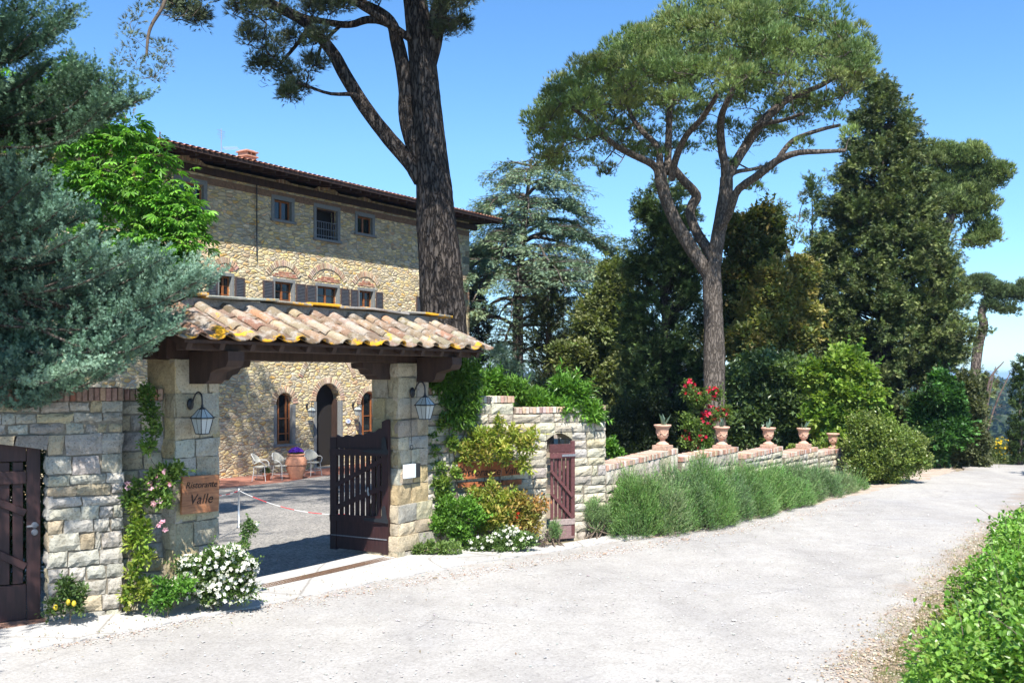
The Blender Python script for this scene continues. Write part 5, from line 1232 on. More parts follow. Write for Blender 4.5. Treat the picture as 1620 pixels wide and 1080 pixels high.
def shrub(name, label, cat, lobes, Y0, kind='diamond', L=.07, W=.035, cols=((.05, .1, .03),), csize=.22, per=60, k=1., group=None, stemcol='twig', mat='leaf', base=None, ob=.7, ub=.4, rb=.8, seed=0, flowers=None, trunk_r=.03, lo=.4, cvar=.2, extra=None, fname='foliage', shell=2.2):
    rs = np.random.RandomState(seed + 1000); L3 = lobes3(lobes, Y0) if lobes and not isinstance(lobes[0][0], np.ndarray) else lobes
    if len(L3) > 5 and csize > .125:
        for j in range(int(2.2 * len(L3))):
            c_, r_ = L3[rs.choice(len(L3))]; d_ = rdir(1, rs)[0]; e_ = c_ + d_ * r_ * rs.uniform(.8, 1.1); f_ = r_ * rs.uniform(.28, .5); e_[2] = max(e_[2], f_ * .5 + float(ground_z(e_[0], e_[1]))); L3 = L3 + [(e_, f_)]
    Cn, Rd = sub(L3, csize, k, lo, rs=rs)
    low = min(c[2] - r for c, r in L3); cx = np.mean([c[:2] for c, r in L3], axis=0)
    if base is None: base = np.array([cx[0], cx[1], float(ground_z(cx[0], cx[1]))])
    t = thing(name, label, cat, base, group=group)
    mb = MB(); m = len(Cn); clumps(mb, kind, Cn, Rd, np.maximum(6, (per * 1.7 * (Rd / csize) ** 2)).astype(int), L, W * 1.15, cols, ob, ub, rb, cvar=cvar, rs=rs, shell=shell)
    q_ = rs.choice(m, int(m * .7)); sd = unit(Cn[q_] - np.mean(Cn, axis=0) + rdir(len(q_), rs) * .6 * csize + Z3 * .3 * csize); nl = 9; i_ = np.repeat(np.arange(len(q_)), nl); u_ = np.tile(np.linspace(.5, 1.9, nl), len(q_))
    PP = Cn[q_][i_] + sd[i_] * (u_ * Rd[q_][i_])[:, None] + rdir(len(i_), rs) * L * .3
    cs_ = pal(cols, len(q_), .15, rs=rs)[i_] * 1.08
    scatter(mb, kind, PP, unit(sd[i_] * .5 + rdir(len(i_), rs) * .8), rdir(len(i_), rs) * .6 + Z3, L * rs.uniform(.6, 1.15, len(i_)), W * 1.1, cs_)
    mb.build(fname, M[mat], t)
    mb = MB(); top = base + (np.mean([c for c, r in L3], axis=0) - base) * .6
    st = curve([base - Z3 * .05, base + (top - base) * .5 + rs.normal(0, .05, 3), top], 8); mb.tube(st, np.linspace(trunk_r, trunk_r * .6, 8), 7)
    connect(mb, st, Cn[rs.choice(m, min(m, 60), replace=False)], .004 + trunk_r * .08, seed, grow=.003)
    mb.build('stem' if trunk_r < .06 else 'trunk', M[stemcol], t)
    if flowers:
        n, sz, fc, fl = flowers; mb = MB(); fL = lobes3(fl, Y0) if fl else L3
        i = rs.choice(len(fL), n); d = rdir(n, rs); d[:, 1] = -np.abs(d[:, 1]); d = unit(d + Z3 * .3); P = np.array([fL[a][0] for a in i]) + d * np.array([fL[a][1] for a in i])[:, None] * rs.uniform(.95, 1.2, (n, 1))
        for q in range(2):
            scatter(mb, 'flower', P + rs.normal(0, sz * .1, P.shape), rdir(n, rs), unit(d + rdir(n, rs) * .5), sz * (1 - .35 * q), sz * (1 - .35 * q), pal(fc, n, .08, rs=rs))
        mb.build('blossoms', M['petal'], t)
    return t

# ---- big umbrella pine beside the gateway (its crown is above the picture)
def limb(mb, pts, n=24, sides=12, rough=.05, seed=0, nodes=None):
    q, r = pcurve(pts, n); mb.tube(q, r, sides, rough=rough, seed=seed)
    if nodes is not None: nodes.extend(list(q[n // 4:]))
    return q
def pxl(pts, Y0):   # (px, py, r_px, dY)
    return [(*at(p[0], p[1], Y0 + (p[3] if len(p) > 3 else 0)), p[2] / F * Y0) for p in pts]
PINE = [(.045, .085, .022), (.06, .10, .025), (.08, .12, .03), (.055, .10, .035), (.10, .11, .035)]
def tufts(mb, Cn, Rd, per, L, W, cols, rs, k=9, flat=.75, up=.55, ob=.6, spread=.5, low=-.35):
    m = len(Cn); n = np.maximum(3, (per * np.ones(m)).astype(int)); idx = np.repeat(np.arange(m), n); N = len(idx)
    d = rdir(N, rs); d[:, 2] = np.where(d[:, 2] < low, -d[:, 2], d[:, 2]); fr = rs.uniform(.35, 1, N) ** .6
    dd = d * fr[:, None]; dd[:, 2] *= flat; P = Cn[idx] + dd * np.asarray(Rd)[idx][:, None]
    ax = unit(d * ob + Z3 * up + rdir(N, rs) * .35)
    cc = np.array(cols); cl = cc[rs.choice(len(cc), m)] * (1 + rs.normal(0, .15, (m, 1))); c = cl[idx] * (1 + rs.normal(0, .15, (N, 1))).clip(.5, 1.5)
    P2 = np.repeat(P, k, axis=0); A2 = unit(np.repeat(ax, k, axis=0) + rdir(N * k, rs) * spread); scatter(mb, 'needle', P2, A2, rdir(N * k, rs), L * rs.uniform(.7, 1.2, N * k), W, np.repeat(c, k, axis=0))

Y1 = 21.0
base1 = at(707, 595, Y1); base1[2] = float(ground_z(base1[0], base1[1]))
zb_px = 595 + (H - base1[2]) / Y1 * F
t1 = thing('umbrella_pine', 'huge dark pine trunk rising behind the tiled gateway, its crown above the picture', 'tree', base1, group='umbrella pines by the road')
mb = MB(); nodes = []
limb(mb, pxl([(710, zb_px + 10, 50), (708, zb_px - 60, 40), (707, 600, 36), (705, 540, 35), (699, 460, 35), (696, 400, 33.5), (691, 350, 31), (688, 300, 28.5), (682, 250, 26), (677, 200, 24.5), (672, 140, 22.5), (666, 80, 20.5), (658, 20, 19), (650, -60, 17), (640, -160, 13), (628, -260, 8)], Y1), 90, 40, .05, 3, nodes)
LB = [([(668, 285, 14), (650, 258, 12.5), (618, 222, 11.5), (579, 172, 11), (545, 117, 10.5), (526, 83, 10), (490, 42, 8.5), (445, 15, 7.5), (400, -5, 7), (330, -25, 6, -1), (260, -60, 5, -1.5), (200, -60, 3, -2)], 44),
      ([(664, 250, 12), (651, 222, 12), (643, 185, 12.5), (642, 140, 12), (636, 100, 11.5), (629, 70, 11), (620, 38, 9), (600, 18, 7), (570, 2, 6), (520, -40, 5, -1)], 30),
      ([(672, 120, 14), (684, 70, 15), (693, 25, 14), (704, -20, 12), (730, -90, 9, .6), (760, -180, 6, 1)], 26),
      ([(622, 42, 6), (600, 33, 6), (579, 32, 6), (560, 38, 5.5), (540, 39, 5.5), (510, 34, 5), (479, 27, 5), (440, 8, 4.5), (400, -10, 4)], 26),
      ([(650, 62, 6, -.2), (610, 35, 5.5, -.6), (580, 15, 5, -.8), (520, -20, 5, -1.2), (440, -60, 4, -1.6)], 20),
      ([(575, 165, 4), (560, 150, 3.5, -.3), (520, 148, 2.5, -.6), (470, 130, 2, -.8)], 12), ([(490, 40, 3.5), (470, 70, 3, .2), (440, 105, 2.2, .3)], 10), ([(540, 39, 3), (510, 70, 2.5, .3), (500, 100, 2, .4)], 10),
      ([(655, -30, 10), (600, -120, 8, 1.5), (520, -200, 6, 3)], 14), ([(655, -50, 10), (720, -130, 8, 1.5), (830, -200, 6, 3)], 14), ([(650, -60, 9), (660, -150, 7, -2.5), (690, -230, 5, -4)], 14), ([(640, -160, 8), (560, -230, 6, -2), (480, -260, 4, -3)], 14), ([(640, -160, 8), (700, -240, 6, 2.5), (760, -260, 4, 4)], 14)]
for i, (p, n) in enumerate(LB): limb(mb, pxl(p, Y1), n, 14, .06, 10 + i, nodes)
rs = np.random.RandomState(5)
# visible low clumps + the dome above the frame
vis = [(400, 20, 26), (435, 25, 26), (370, 5, 24), (465, 60, 24), (425, 85, 24), (450, 115, 20), (410, 105, 14), (470, 138, 16), (495, 105, 16), (400, 60, 18), (500, 60, 18), (520, 15, 18), (490, 10, 22), (340, -15, 26), (300, -5, 22), (285, 20, 16), (310, 30, 14), (720, 15, 20), (705, 48, 12), (738, -5, 20), (600, -15, 20), (560, -20, 22), (690, -30, 25), (272, 5, 16), (455, 152, 8), (545, 10, 10), (700, 10, 16), (730, 42, 8)]
Cn = []; Rd = []
for c, r in lobes3([(x, y, r_, rs.uniform(-.8, .8)) for x, y, r_ in vis], Y1 - .6):
    for k in range(13): Cn.append(c + rdir(1, rs)[0] * r * rs.uniform(.3, 1.1)); Rd.append(rs.uniform(.13, .24))
nv = len(Cn)
dc = np.array([-4.2, 20.3, 12.4]);
for k in range(430):
    a = rs.uniform(0, 2 * math.pi); ph = math.acos(rs.uniform(.02, 1)); f = rs.uniform(.8, 1)
    Cn.append(dc + np.array([7.6 * math.sin(ph) * math.cos(a), 6.6 * math.sin(ph) * math.sin(a), 3.2 * math.cos(ph)]) * f + [0, 0, .3 * math.sin(3 * a)]); Rd.append(rs.uniform(.5, .95))
Cn = np.array(Cn); Rd = np.array(Rd)
# keep the crown out of the picture except for the traced clumps
pyy = 595 - (Cn[:, 2] - Rd - H) / Cn[:, 1] * F; keep = (np.arange(len(Cn)) < nv) | (pyy < 8); Cn, Rd = Cn[keep], Rd[keep]
connect(mb, nodes, Cn, .012, 4, grow=.006, n=8, sides=6)
tips = Cn[:nv:3].repeat(2, axis=0) + rdir(len(Cn[:nv:3]) * 2, rs) * .3
connect(mb, Cn[:nv], tips, .004, 5, grow=.003, n=5, sides=4)
mb.build('trunk', M['bark_big'], t1, True)
mb = MB(); tufts(mb, Cn[:nv], Rd[:nv], 26, .12, .010, [(.05, .075, .035), (.06, .085, .04), (.075, .09, .05), (.055, .07, .045)], rs, k=9, flat=1, up=.2, ob=.8)
tufts(mb, Cn[nv:], Rd[nv:], 130, .16, .02, PINE, rs, k=7, flat=.6); mb.build('crown', M['needle'], t1)
# hanging twig clump further left
mb = MB(); 
sp1 = thing('pine_branch', 'loose drooping pine bough hanging into the sky left of the antenna', 'branch', at(262, 0, 13))
mt = MB(); q = limb(mt, pxl([(268, -60, 3.5), (262, 0, 3), (240, 40, 2.6), (234, 62, 2.4), (232, 88, 2)], 13), 14, 6, .05, 2)
tg = [at(x, y, 13 + rs.uniform(-.5, .5)) for x, y in ((190, 95), (205, 80), (215, 105), (240, 100), (255, 90), (262, 110), (225, 125), (240, 130), (200, 60), (215, 60), (250, 75), (185, 110), (262, 75), (250, 122), (215, 30), (225, 18), (250, 12), (275, 8), (300, 10), (310, 25), (285, 30), (320, 5), (235, -8), (205, 40))]
connect(mt, q, tg, .003, 1, grow=.002, n=8, sides=4)
tg = np.array(tg); rr = np.full(len(tg), .12); mt.build('twigs', M['twig'], sp1, True)
tufts(mb, tg, rr, 26, .07, .006, [(.08, .10, .05), (.10, .13, .07), (.13, .15, .08)], rs, k=9, flat=1, up=.1, ob=.9); mb.build('needles', M['needle'], sp1)

# ---- umbrella pine across the low wall
Y2 = 28.; b2 = at(1131, 700, Y2); b2[2] = float(ground_z(b2[0], b2[1])) - .05; zp = 595 + (H - b2[2]) / Y2 * F
t2 = thing('umbrella_pine', 'tall umbrella pine with forked leaning trunk and broad domed crown', 'tree', b2, group='umbrella pines by the road')
mb = MB(); nodes = []
limb(mb, pxl([(1130, zp, 25), (1131, 720, 20), (1131, 680, 17.5), (1130, 620, 17), (1130, 560, 16.5), (1128, 500, 15), (1127, 455, 15), (1126, 415, 14.5)], Y2), 44, 24, .05, 1)
for i, p in enumerate([
    [(1124, 440, 12), (1115, 425, 11), (1090, 387, 10.5), (1065, 342, 10), (1049, 300, 9.5), (1043, 265, 9)],
    [(1047, 285, 7, .2), (1035, 262, 6, 0), (1008, 248, 5.5, -.3), (985, 237, 5, -.5), (963, 222, 4.5, -.8), (935, 195, 4, -1.2), (905, 170, 3, -1.6)],
    [(1045, 268, 6), (1040, 232, 5, .3), (1018, 210, 4.5, .8), (1000, 185, 4, 1.2), (990, 155, 3, 1.6)],
    [(1055, 275, 6), (1057, 244, 6, .2), (1059, 183, 5, .2), (1061, 150, 4, .2), (1055, 100, 3, .4)],
    [(1062, 285, 6), (1069, 252, 5.5, -.3), (1085, 216, 5, -.7), (1110, 188, 4.5, -1.2), (1135, 150, 3, -1.8)],
    [(1130, 408, 9), (1118, 392, 8.5, .2), (1102, 366, 8, .4), (1092, 340, 7.5, .5), (1095, 325, 8, .5), (1102, 312, 8.5, .5), (1096, 300, 7, .4), (1081, 285, 7, .3), (1066, 266, 6, .1)],
    [(1130, 420, 11), (1134, 385, 11), (1141, 346, 11), (1148, 305, 10.5), (1149, 280, 9.5)],
    [(1149, 290, 8), (1147, 260, 7), (1142, 236, 6.5), (1140, 195, 6, -.3), (1146, 170, 5, -.7), (1160, 140, 4, -1), (1165, 100, 3, -1.3)],
    [(1148, 288, 8), (1159, 265, 7.5, .3), (1179, 232, 7.5, .6), (1204, 195, 7.5, 1), (1225, 175, 7, 1.2), (1250, 155, 5.5, 1.4), (1300, 135, 4, 1.6), (1340, 110, 3, 1.8)],
    [(1138, 360, 6, -.2), (1150, 345, 6, -.4), (1159, 322, 6, -.7), (1168, 300, 6, -.9), (1200, 277, 6, -1.3), (1228, 255, 5.5, -1.6), (1261, 242, 4.5, -2), (1300, 240, 3.5, -2.3), (1338, 238, 2.5, -2.6)],
    [(1228, 255, 4, -1.6), (1245, 232, 4, -1.6), (1262, 218, 3.5, -1.7), (1300, 205, 3, -1.8), (1330, 198, 2.5, -2)],
    [(1180, 230, 4, .6), (1200, 200, 4, -.2), (1240, 190, 3, -1), (1270, 180, 2.5, -1.8)],
    [(1150, 282, 4), (1165, 272, 3.5, .7), (1190, 268, 3, 1.2), (1215, 262, 2.5, 1.6)]]):
    limb(mb, pxl(p, Y2), 22, 10, .06, 30 + i, nodes)
rs = np.random.RandomState(9); Cn = []; Rd = []
cc = at(1105, 200, Y2)
for k in range(560):
    a = rs.uniform(0, 2 * math.pi); u = rs.uniform(-.08, 1); ph = math.acos(max(-1, min(1, u))); f = rs.uniform(.84, 1.0) if rs.rand() < .8 else rs.uniform(.55, .8)
    x = 4.85 * math.sin(ph) * math.cos(a) * f; y = 4.4 * math.sin(ph) * math.sin(a) * f; z = 3.0 * math.cos(ph) ** .9 * f if u > 0 else 3.0 * u
    z += .17 * x + (.12 if x > 0 else 0); Cn.append(cc + [x, y, z]); Rd.append(rs.uniform(.26, .52))
for c, r in lobes3([(850, 215, 24), (880, 245, 16, -.5), (840, 190, 20), (930, 262, 12, -.4), (865, 165, 22), (905, 225, 20, -1), (950, 215, 14, -1.5), (1320, 190, 18, -1.9), (1345, 215, 14, -2.4), (1270, 232, 10, -1.9), (1300, 160, 18, -1), (1212, 272, 11, 1.6), (1195, 300, 8, 1.7), (1345, 150, 18, .5), (1375, 90, 22, .5), (1365, 120, 18, 0), (1150, 262, 8, .3), (1045, 250, 9, .2), (1232, 212, 12, .8), (1130, 235, 12, 2)], Y2): Cn.append(c); Rd.append(max(.3, r))
Cn = np.array(Cn); Rd = np.array(Rd)
connect(mb, nodes, Cn, .011, 6, grow=.0055, n=9, sides=6)
tw_ = Cn.repeat(2, axis=0) + rdir(len(Cn) * 2, rs) * Rd.repeat(2)[:, None]; connect(mb, Cn, tw_, .004, 8, grow=.003, n=4, sides=4)
mb.build('trunk', M['bark_grey'], t2, True)
mb = MB(); tufts(mb, Cn, Rd, 78, .15, .016, [(.125, .185, .055), (.15, .21, .06), (.105, .17, .05), (.18, .22, .07), (.095, .155, .05)], rs, k=8, flat=.75, up=.6); mb.build('crown', M['needle'], t2)

def umbrella(label, Y, trunk, lobes_, seed, per=70, cols=PINE, L=.2, W=.022, cs=.55, name='umbrella_pine', k=1.):
    rs = np.random.RandomState(seed); pts = pxl(trunk, Y); b = np.array(pts[0][:3]); t = thing(name, label, 'tree', b, group='umbrella pines by the road' if name == 'umbrella_pine' else None)
    mb = MB(); nodes = []; limb(mb, pts, 24, 10, .05, seed, nodes); Cn, Rd = sub(lobes3(lobes_, Y), cs, k, .3, rs=rs); connect(mb, nodes, Cn, .02, seed, grow=.006); mb.build('trunk', M['bark_pine'], t, True)
    mb = MB(); tufts(mb, Cn, Rd, per, L, W, cols, rs, k=7, flat=.8, up=.5); mb.build('crown', M['needle'], t); return t
umbrella('rounded pine crown showing above and behind the big conifer at the right', 45, [(1455, 690, 12), (1465, 560, 10), (1480, 430, 9), (1505, 340, 7), (1515, 290, 4)], [(1480, 262, 42), (1530, 258, 42), (1572, 285, 32), (1540, 325, 46), (1500, 315, 40), (1565, 365, 28), (1545, 385, 22), (1470, 300, 30, 2), (1530, 300, 40, 3)], 21, 110, [(.13, .18, .06), (.155, .20, .065), (.11, .16, .05)], .2, .03, .5, k=1.6)
umbrella('small flat topped pine at the right edge with bent bare trunk', 55, [(1538, 700, 8), (1542, 600, 8), (1548, 545, 7.5), (1556, 515, 7), (1553, 495, 6), (1562, 470, 4)], [(1540, 450, 24), (1570, 462, 28), (1600, 470, 24), (1565, 485, 18), (1595, 495, 16), (1625, 465, 26), (1530, 462, 20, 2)], 22, 110, [(.08, .12, .05), (.10, .14, .06)], .2, .03, .5, k=1.4)
umbrella('thin pale pine behind the brown holm oak, sky showing through it', 50, [(1262, 700, 8), (1262, 560, 7), (1255, 440, 5), (1240, 380, 3)], [(1230, 330, 22), (1252, 375, 24), (1215, 395, 20), (1268, 350, 18), (1245, 420, 24), (1225, 360, 14), (1275, 310, 12)], 23, 34, [(.12, .16, .08), (.14, .17, .10)], .18, .022, .5, name='slender_pine', k=.8)

# ---- conifers with a crown profile
def conifer(name, label, px, Y, py_top, prof, n_br, cl, per, kind='spray', L=.2, W=.2, cols=((.03, .05, .02),), seed=0, rise=.5, group=None, trunk_r=.22, lean=0, bark='bark_grey', fl=.8, ub=.4, inner=True, base_px=None, asym=0, cvar=.22, ob=.8):
    """prof: list of (py, half width in px)"""
    rs = np.random.RandomState(seed); b = at(px, 700, Y); b[2] = float(ground_z(b[0], b[1])); top = at(px + lean, py_top, Y)
    pz = np.array([H - (p[0] - 595) / F * Y for p in prof][::-1]); pr = np.array([p[1] / F * Y for p in prof][::-1])
    t = thing(name, label, 'tree', b, group=group); mb = MB()
    n = 24; ax = curve([b - Z3 * .1, b + (top - b) * .5, top], n); mb.tube(ax, np.linspace(trunk_r, trunk_r * .12, n), 10, rough=.05, seed=seed)
    z = rs.uniform(0, 1, n_br) ** .9 * (top[2] - pz[0]) + pz[0]; az = rs.uniform(0, 2 * math.pi, n_br); rr = np.interp(z, pz, pr) * rs.uniform(.62, 1.06, n_br) ** .8
    axp = np.array([np.interp(z, ax[:, 2], ax[:, 0]), np.interp(z, ax[:, 2], ax[:, 1])]).T
    rr = rr * (1 + asym * np.cos(az))
    tip = np.c_[axp[:, 0] + rr * np.cos(az), axp[:, 1] + rr * np.sin(az), z]; root = np.c_[axp, z - rise * rr]; root[:, 2] = np.maximum(root[:, 2], b[2] + .2)
    Cn = []; Rd = []
    for i in range(n_br):
        q = curve([root[i], (root[i] + tip[i]) / 2 - Z3 * .05 * rr[i], tip[i]], 6)
        if rr[i] > .25: mb.tube(q, np.linspace(.02 + .012 * rr[i], .006, 6), 5, cap=False)
        m = max(1, int(rr[i] / cl * 1.1)); u = rs.uniform(.45 if inner else .6, 1.0, m); u[0] = 1
        for w_ in u: Cn.append(root[i] + (tip[i] - root[i]) * w_ + rs.normal(0, cl * .35, 3)); Rd.append(cl * rs.uniform(.6, 1.2))
    Cn.append(top - Z3 * cl * .3); Rd.append(cl * .6)
    mb.build('trunk', M[bark], t, True)
    mb = MB(); Cn = np.array(Cn); Rd = np.array(Rd); idx = np.repeat(np.arange(len(Cn)), np.maximum(5, per * (Rd / cl) ** 2).astype(int)); N = len(idx)
    out = Cn - np.c_[np.interp(Cn[:, 2], ax[:, 2], ax[:, 0]), np.interp(Cn[:, 2], ax[:, 2], ax[:, 1]), Cn[:, 2] - .02]; out = unit(out)
    npl = 4; pd = unit(np.repeat(out, npl, axis=0) * .75 + rdir(len(Cn) * npl, rs) * .75 + Z3 * ub * .7); po = np.repeat(Cn, npl, axis=0) + rdir(len(Cn) * npl, rs) * (np.repeat(Rd, npl) * .55)[:, None] * [1, 1, fl]
    pl_ = np.repeat(Rd, npl) * rs.uniform(1.0, 1.9, len(po)); k_ = np.maximum(4, np.bincount(idx, minlength=len(Cn)) // npl); j = np.repeat(np.arange(len(po)), np.repeat(k_, npl)); N = len(j); u = rs.rand(N) ** .8
    P = po[j] + pd[j] * (pl_[j] * (u - .35))[:, None] + rdir(N, rs) * (pl_[j] * .17 * (1.15 - u))[:, None]
    A = unit(pd[j] * .9 + rdir(N, rs) * .75); cc = np.array(cols); cl_ = cc[rs.choice(len(cc), len(po))] * (1 + rs.normal(0, cvar, (len(po), 1))).clip(.4, 1.8); idx = j
    cl_ = cl_ * 1.0; 
    scatter(mb, kind, P, A, rdir(N, rs) * .7 + Z3, L * rs.uniform(.6, 1.25, N), L * rs.uniform(.8, 1.2, N) if kind == 'spray' else W, cl_[idx] * (1 + rs.normal(0, .12, (N, 1)))); mb.build('crown', M['needle'], t); return t
CYP = [(.05, .085, .026), (.07, .11, .034), (.095, .135, .045), (.04, .07, .024)]
conifer('cypress_tree', 'broad dark old cypress standing left behind the umbrella pine trunk', 1052, 35, 283, [(290, 8), (315, 34), (360, 50), (400, 60), (450, 58), (520, 70), (600, 74), (660, 76), (715, 74)], 420, .34, 90, L=.15, cvar=.35, fl=.7, cols=CYP, seed=41, rise=.9, ub=.5)
conifer('monterey_cypress', 'massive olive green conifer filling the right of the garden', 1400, 35.5, 132, [(135, 5), (160, 20), (200, 38), (250, 56), (300, 78), (400, 104), (500, 128), (580, 152), (650, 148), (715, 130)], 760, .34, 95, L=.15, fl=.6, inner=False, cols=[(.09, .125, .042), (.115, .145, .048), (.07, .10, .035), (.14, .165, .06), (.05, .08, .028)], seed=42, rise=.45, ub=.35, trunk_r=.4, lean=-6, cvar=.38)
conifer('slim_cypress', 'very slim cypress spire rising just left of the massive conifer', 1285, 46, 282, [(285, 3), (320, 8), (400, 11), (520, 12), (700, 12)], 150, .3, 40, L=.22, cols=CYP, seed=43, rise=1.2, ub=1.2, trunk_r=.12)
conifer('slim_cypress', 'slim dark cypress left of the cedar trunk, close to the villa corner', 757, 50, 462, [(465, 4), (500, 13), (560, 16), (640, 16)], 120, .35, 50, L=.24, cols=[(.02, .035, .015), (.03, .045, .018)], seed=44, rise=1.2, ub=1.2, trunk_r=.15)
conifer('ivy_cypress', 'dark ivy clad cypress between the cedar and the olive green tree', 868, 44, 428, [(432, 6), (470, 20), (520, 25), (580, 24), (640, 26)], 170, .4, 55, L=.24, cols=[(.025, .04, .015), (.04, .06, .02), (.05, .06, .025)], seed=45, rise=1., ub=1., trunk_r=.25)
conifer('slim_cypress', 'trim dark cypress at the right edge where the road drops away', 1614, 31, 568, [(570, 2), (600, 8), (650, 12), (700, 14), (735, 13)], 200, .13, 60, L=.09, cols=[(.04, .075, .022), (.055, .09, .028)], seed=46, rise=1.4, ub=1.3, trunk_r=.08)
conifer('slim_cypress', 'cypress off to the right of the road whose shadow crosses it', 1810, 24, 420, [(425, 4), (500, 22), (600, 30), (740, 30)], 160, .3, 60, L=.2, cols=CYP, seed=47, rise=1.3, ub=1.2, trunk_r=.1)

# ---- atlas cedar: tiers of flat pale boughs
def cedar(px, Y, py_top, tiers, seed, label, base_r=.34):
    rs = np.random.RandomState(seed); b = at(px, 700, Y); b[2] = float(ground_z(b[0], b[1])); top = at(px + 22, py_top, Y); t = thing('blue_cedar', label, 'tree', b)
    mb = MB(); ax = curve([b - Z3 * .1, at(px, 540, Y), at(px + 2, 440, Y), at(px + 12, 340, Y), top], 30); mb.tube(ax, np.linspace(base_r, .05, 30), 12, rough=.06, seed=seed)
    P = []; A = []; Cc = []
    for (py, rp, n, dens) in tiers:
        for k in range(n):
            z = H - (py + rs.uniform(-14, 14) - 595) / F * Y; r = rp / F * Y * rs.uniform(.7, 1.25); az = k * 2 * math.pi / n + rs.uniform(-.45, .45)
            o = np.array([np.interp(z, ax[:, 2], ax[:, 0]), np.interp(z, ax[:, 2], ax[:, 1]), z]); dr_ = np.array([math.cos(az), math.sin(az), 0]); sd = np.array([-dr_[1], dr_[0], 0]); up = rs.uniform(.2, .42); dp = rs.uniform(.65, 1.1)
            f = lambda u: o + dr_ * r * u + Z3 * r * (up * u * 1.6 - dp * u * u)
            q = np.array([f(u) for u in np.linspace(0, 1, 12)]) + np.cumsum(rs.normal(0, .02 * r, (12, 3)), axis=0) * .5
            mb.tube(q, np.linspace(.03 + .018 * r, .008, 12), 6, cap=False)
            m = int(9 * r)
            for j in range(m):
                u = rs.uniform(.3 if dens > .5 else .55, 1.0); c = q[int(u * 11)]; sg = rs.choice([-1, 1]); ln = r * .34 * (1.1 - abs(u - .7)) * rs.uniform(.4, 1); e = c + sd * sg * ln + dr_ * ln * .75 + Z3 * (ln * .05 - ln * .25 * rs.rand())
                qq = curve([c, (c + e) / 2 + Z3 * .06 * ln, e], 5); mb.tube(qq, np.linspace(.014, .004, 5), 4, cap=False)
                ns = int(30 * ln * dens) + 3; w_ = rs.rand(ns, 1); p = c + (e - c) * w_ + rs.normal(0, .05, (ns, 3)) + sd * rs.normal(0, .07, (ns, 1)) + dr_ * rs.normal(0, .07, (ns, 1)) - Z3 * np.abs(rs.normal(0, .12, (ns, 1)))
                P.append(p); A.append(unit((e - c)[None] * .6 / ln + rdir(ns, rs) * .6 - Z3 * rs.uniform(-.1, .7, (ns, 1)))); Cc.append(np.tile(np.array([(.16, .235, .14), (.13, .20, .135), (.20, .265, .15), (.09, .15, .10)][rs.choice(4)]) * rs.uniform(.75, 1.2), (ns, 1)))
    mb.build('trunk', M['bark_grey'], t, True); P = np.concatenate(P); A = np.concatenate(A); Cc = np.concatenate(Cc); n = len(P)
    mb = MB(); scatter(mb, 'spray', P, A, rdir(n, rs) * .4 + Z3, .21 * rs.uniform(.6, 1.2, n), .21, Cc); mb.build('crown', M['needle'], t)
cedar(819, 48, 252, [(258, 25, 4, 1), (275, 75, 6, 1.), (300, 95, 7, 1.1), (330, 105, 8, 1.1), (360, 122, 8, 1.1), (390, 145, 9, 1.1), (420, 165, 10, 1.0), (445, 150, 9, .8), (480, 125, 7, .5), (520, 115, 6, .45), (560, 100, 5, .4)], 51, 'tall pale blue green cedar with tiered drooping boughs beyond the villa corner')

# ---- broadleaf trees behind the low wall
def ltree(name, label, Y, lobes_, cols, seed, L=.10, W=.055, cs=.45, per=95, k=1., px=None, tr=.14, mat='leaf', group=None, cvar=.25, py=700):
    px = px or np.mean([l[0] for l in lobes_]); b = at(px, py, Y); b[2] = float(ground_z(b[0], b[1]))
    return shrub(name, label, 'tree', lobes_, Y, 'diamond', L * 1.6, W * 1.75, cols, cs * .72, per * .95, k * 1.25, group, 'bark_grey', mat, b, seed=seed, trunk_r=tr, cvar=cvar, fname='crown')
ltree('olive_green_tree', 'yellowish olive green leafy tree between the cedar and the dark cypress', 42, [(975, 455, 34), (948, 500, 44), (935, 550, 42), (985, 515, 42), (962, 590, 46), (915, 600, 32), (1000, 570, 35), (930, 640, 40), (985, 640, 40), (970, 425, 16), (905, 560, 20)], [(.17, .20, .075), (.14, .18, .06), (.21, .23, .10), (.11, .15, .05)], 61, .12, .07, .5, 85)
ltree('holm_oak', 'dark tree with golden brown new leaves, right of the umbrella pine trunk', 34, [(1200, 345, 22), (1182, 380, 36), (1215, 395, 38), (1170, 440, 44), (1160, 500, 42), (1165, 365, 16), (1225, 360, 16), (1200, 450, 40, 1.)], [(.055, .08, .03), (.08, .10, .035), (.18, .14, .045), (.06, .085, .03), (.07, .09, .03)], 62, .11, .06, .45, 90)
ltree('golden_oak', 'golden brown leafed tree just behind the umbrella pine, over the laurel', 33, [(1232, 462, 42), (1268, 432, 24), (1240, 520, 46), (1192, 545, 46), (1272, 500, 32), (1200, 490, 40), (1165, 540, 34), (1262, 545, 34)], [(.22, .21, .07), (.28, .23, .07), (.17, .20, .065), (.31, .26, .09), (.13, .17, .06), (.19, .23, .075)], 162, .11, .06, .40, 90)
ltree('bay_laurel', 'dense dark glossy laurel below the brown tree, behind the urns', 31, [(1175, 600, 40), (1215, 590, 42), (1160, 650, 38), (1200, 650, 42), (1245, 635, 42), (1255, 590, 34), (1225, 690, 34), (1170, 695, 30), (1265, 690, 30), (1290, 640, 28)], [(.08, .13, .05), (.11, .17, .065), (.06, .10, .04), (.14, .20, .07), (.10, .16, .08)], 63, .10, .055, .36, 90, mat='leaf_gloss')
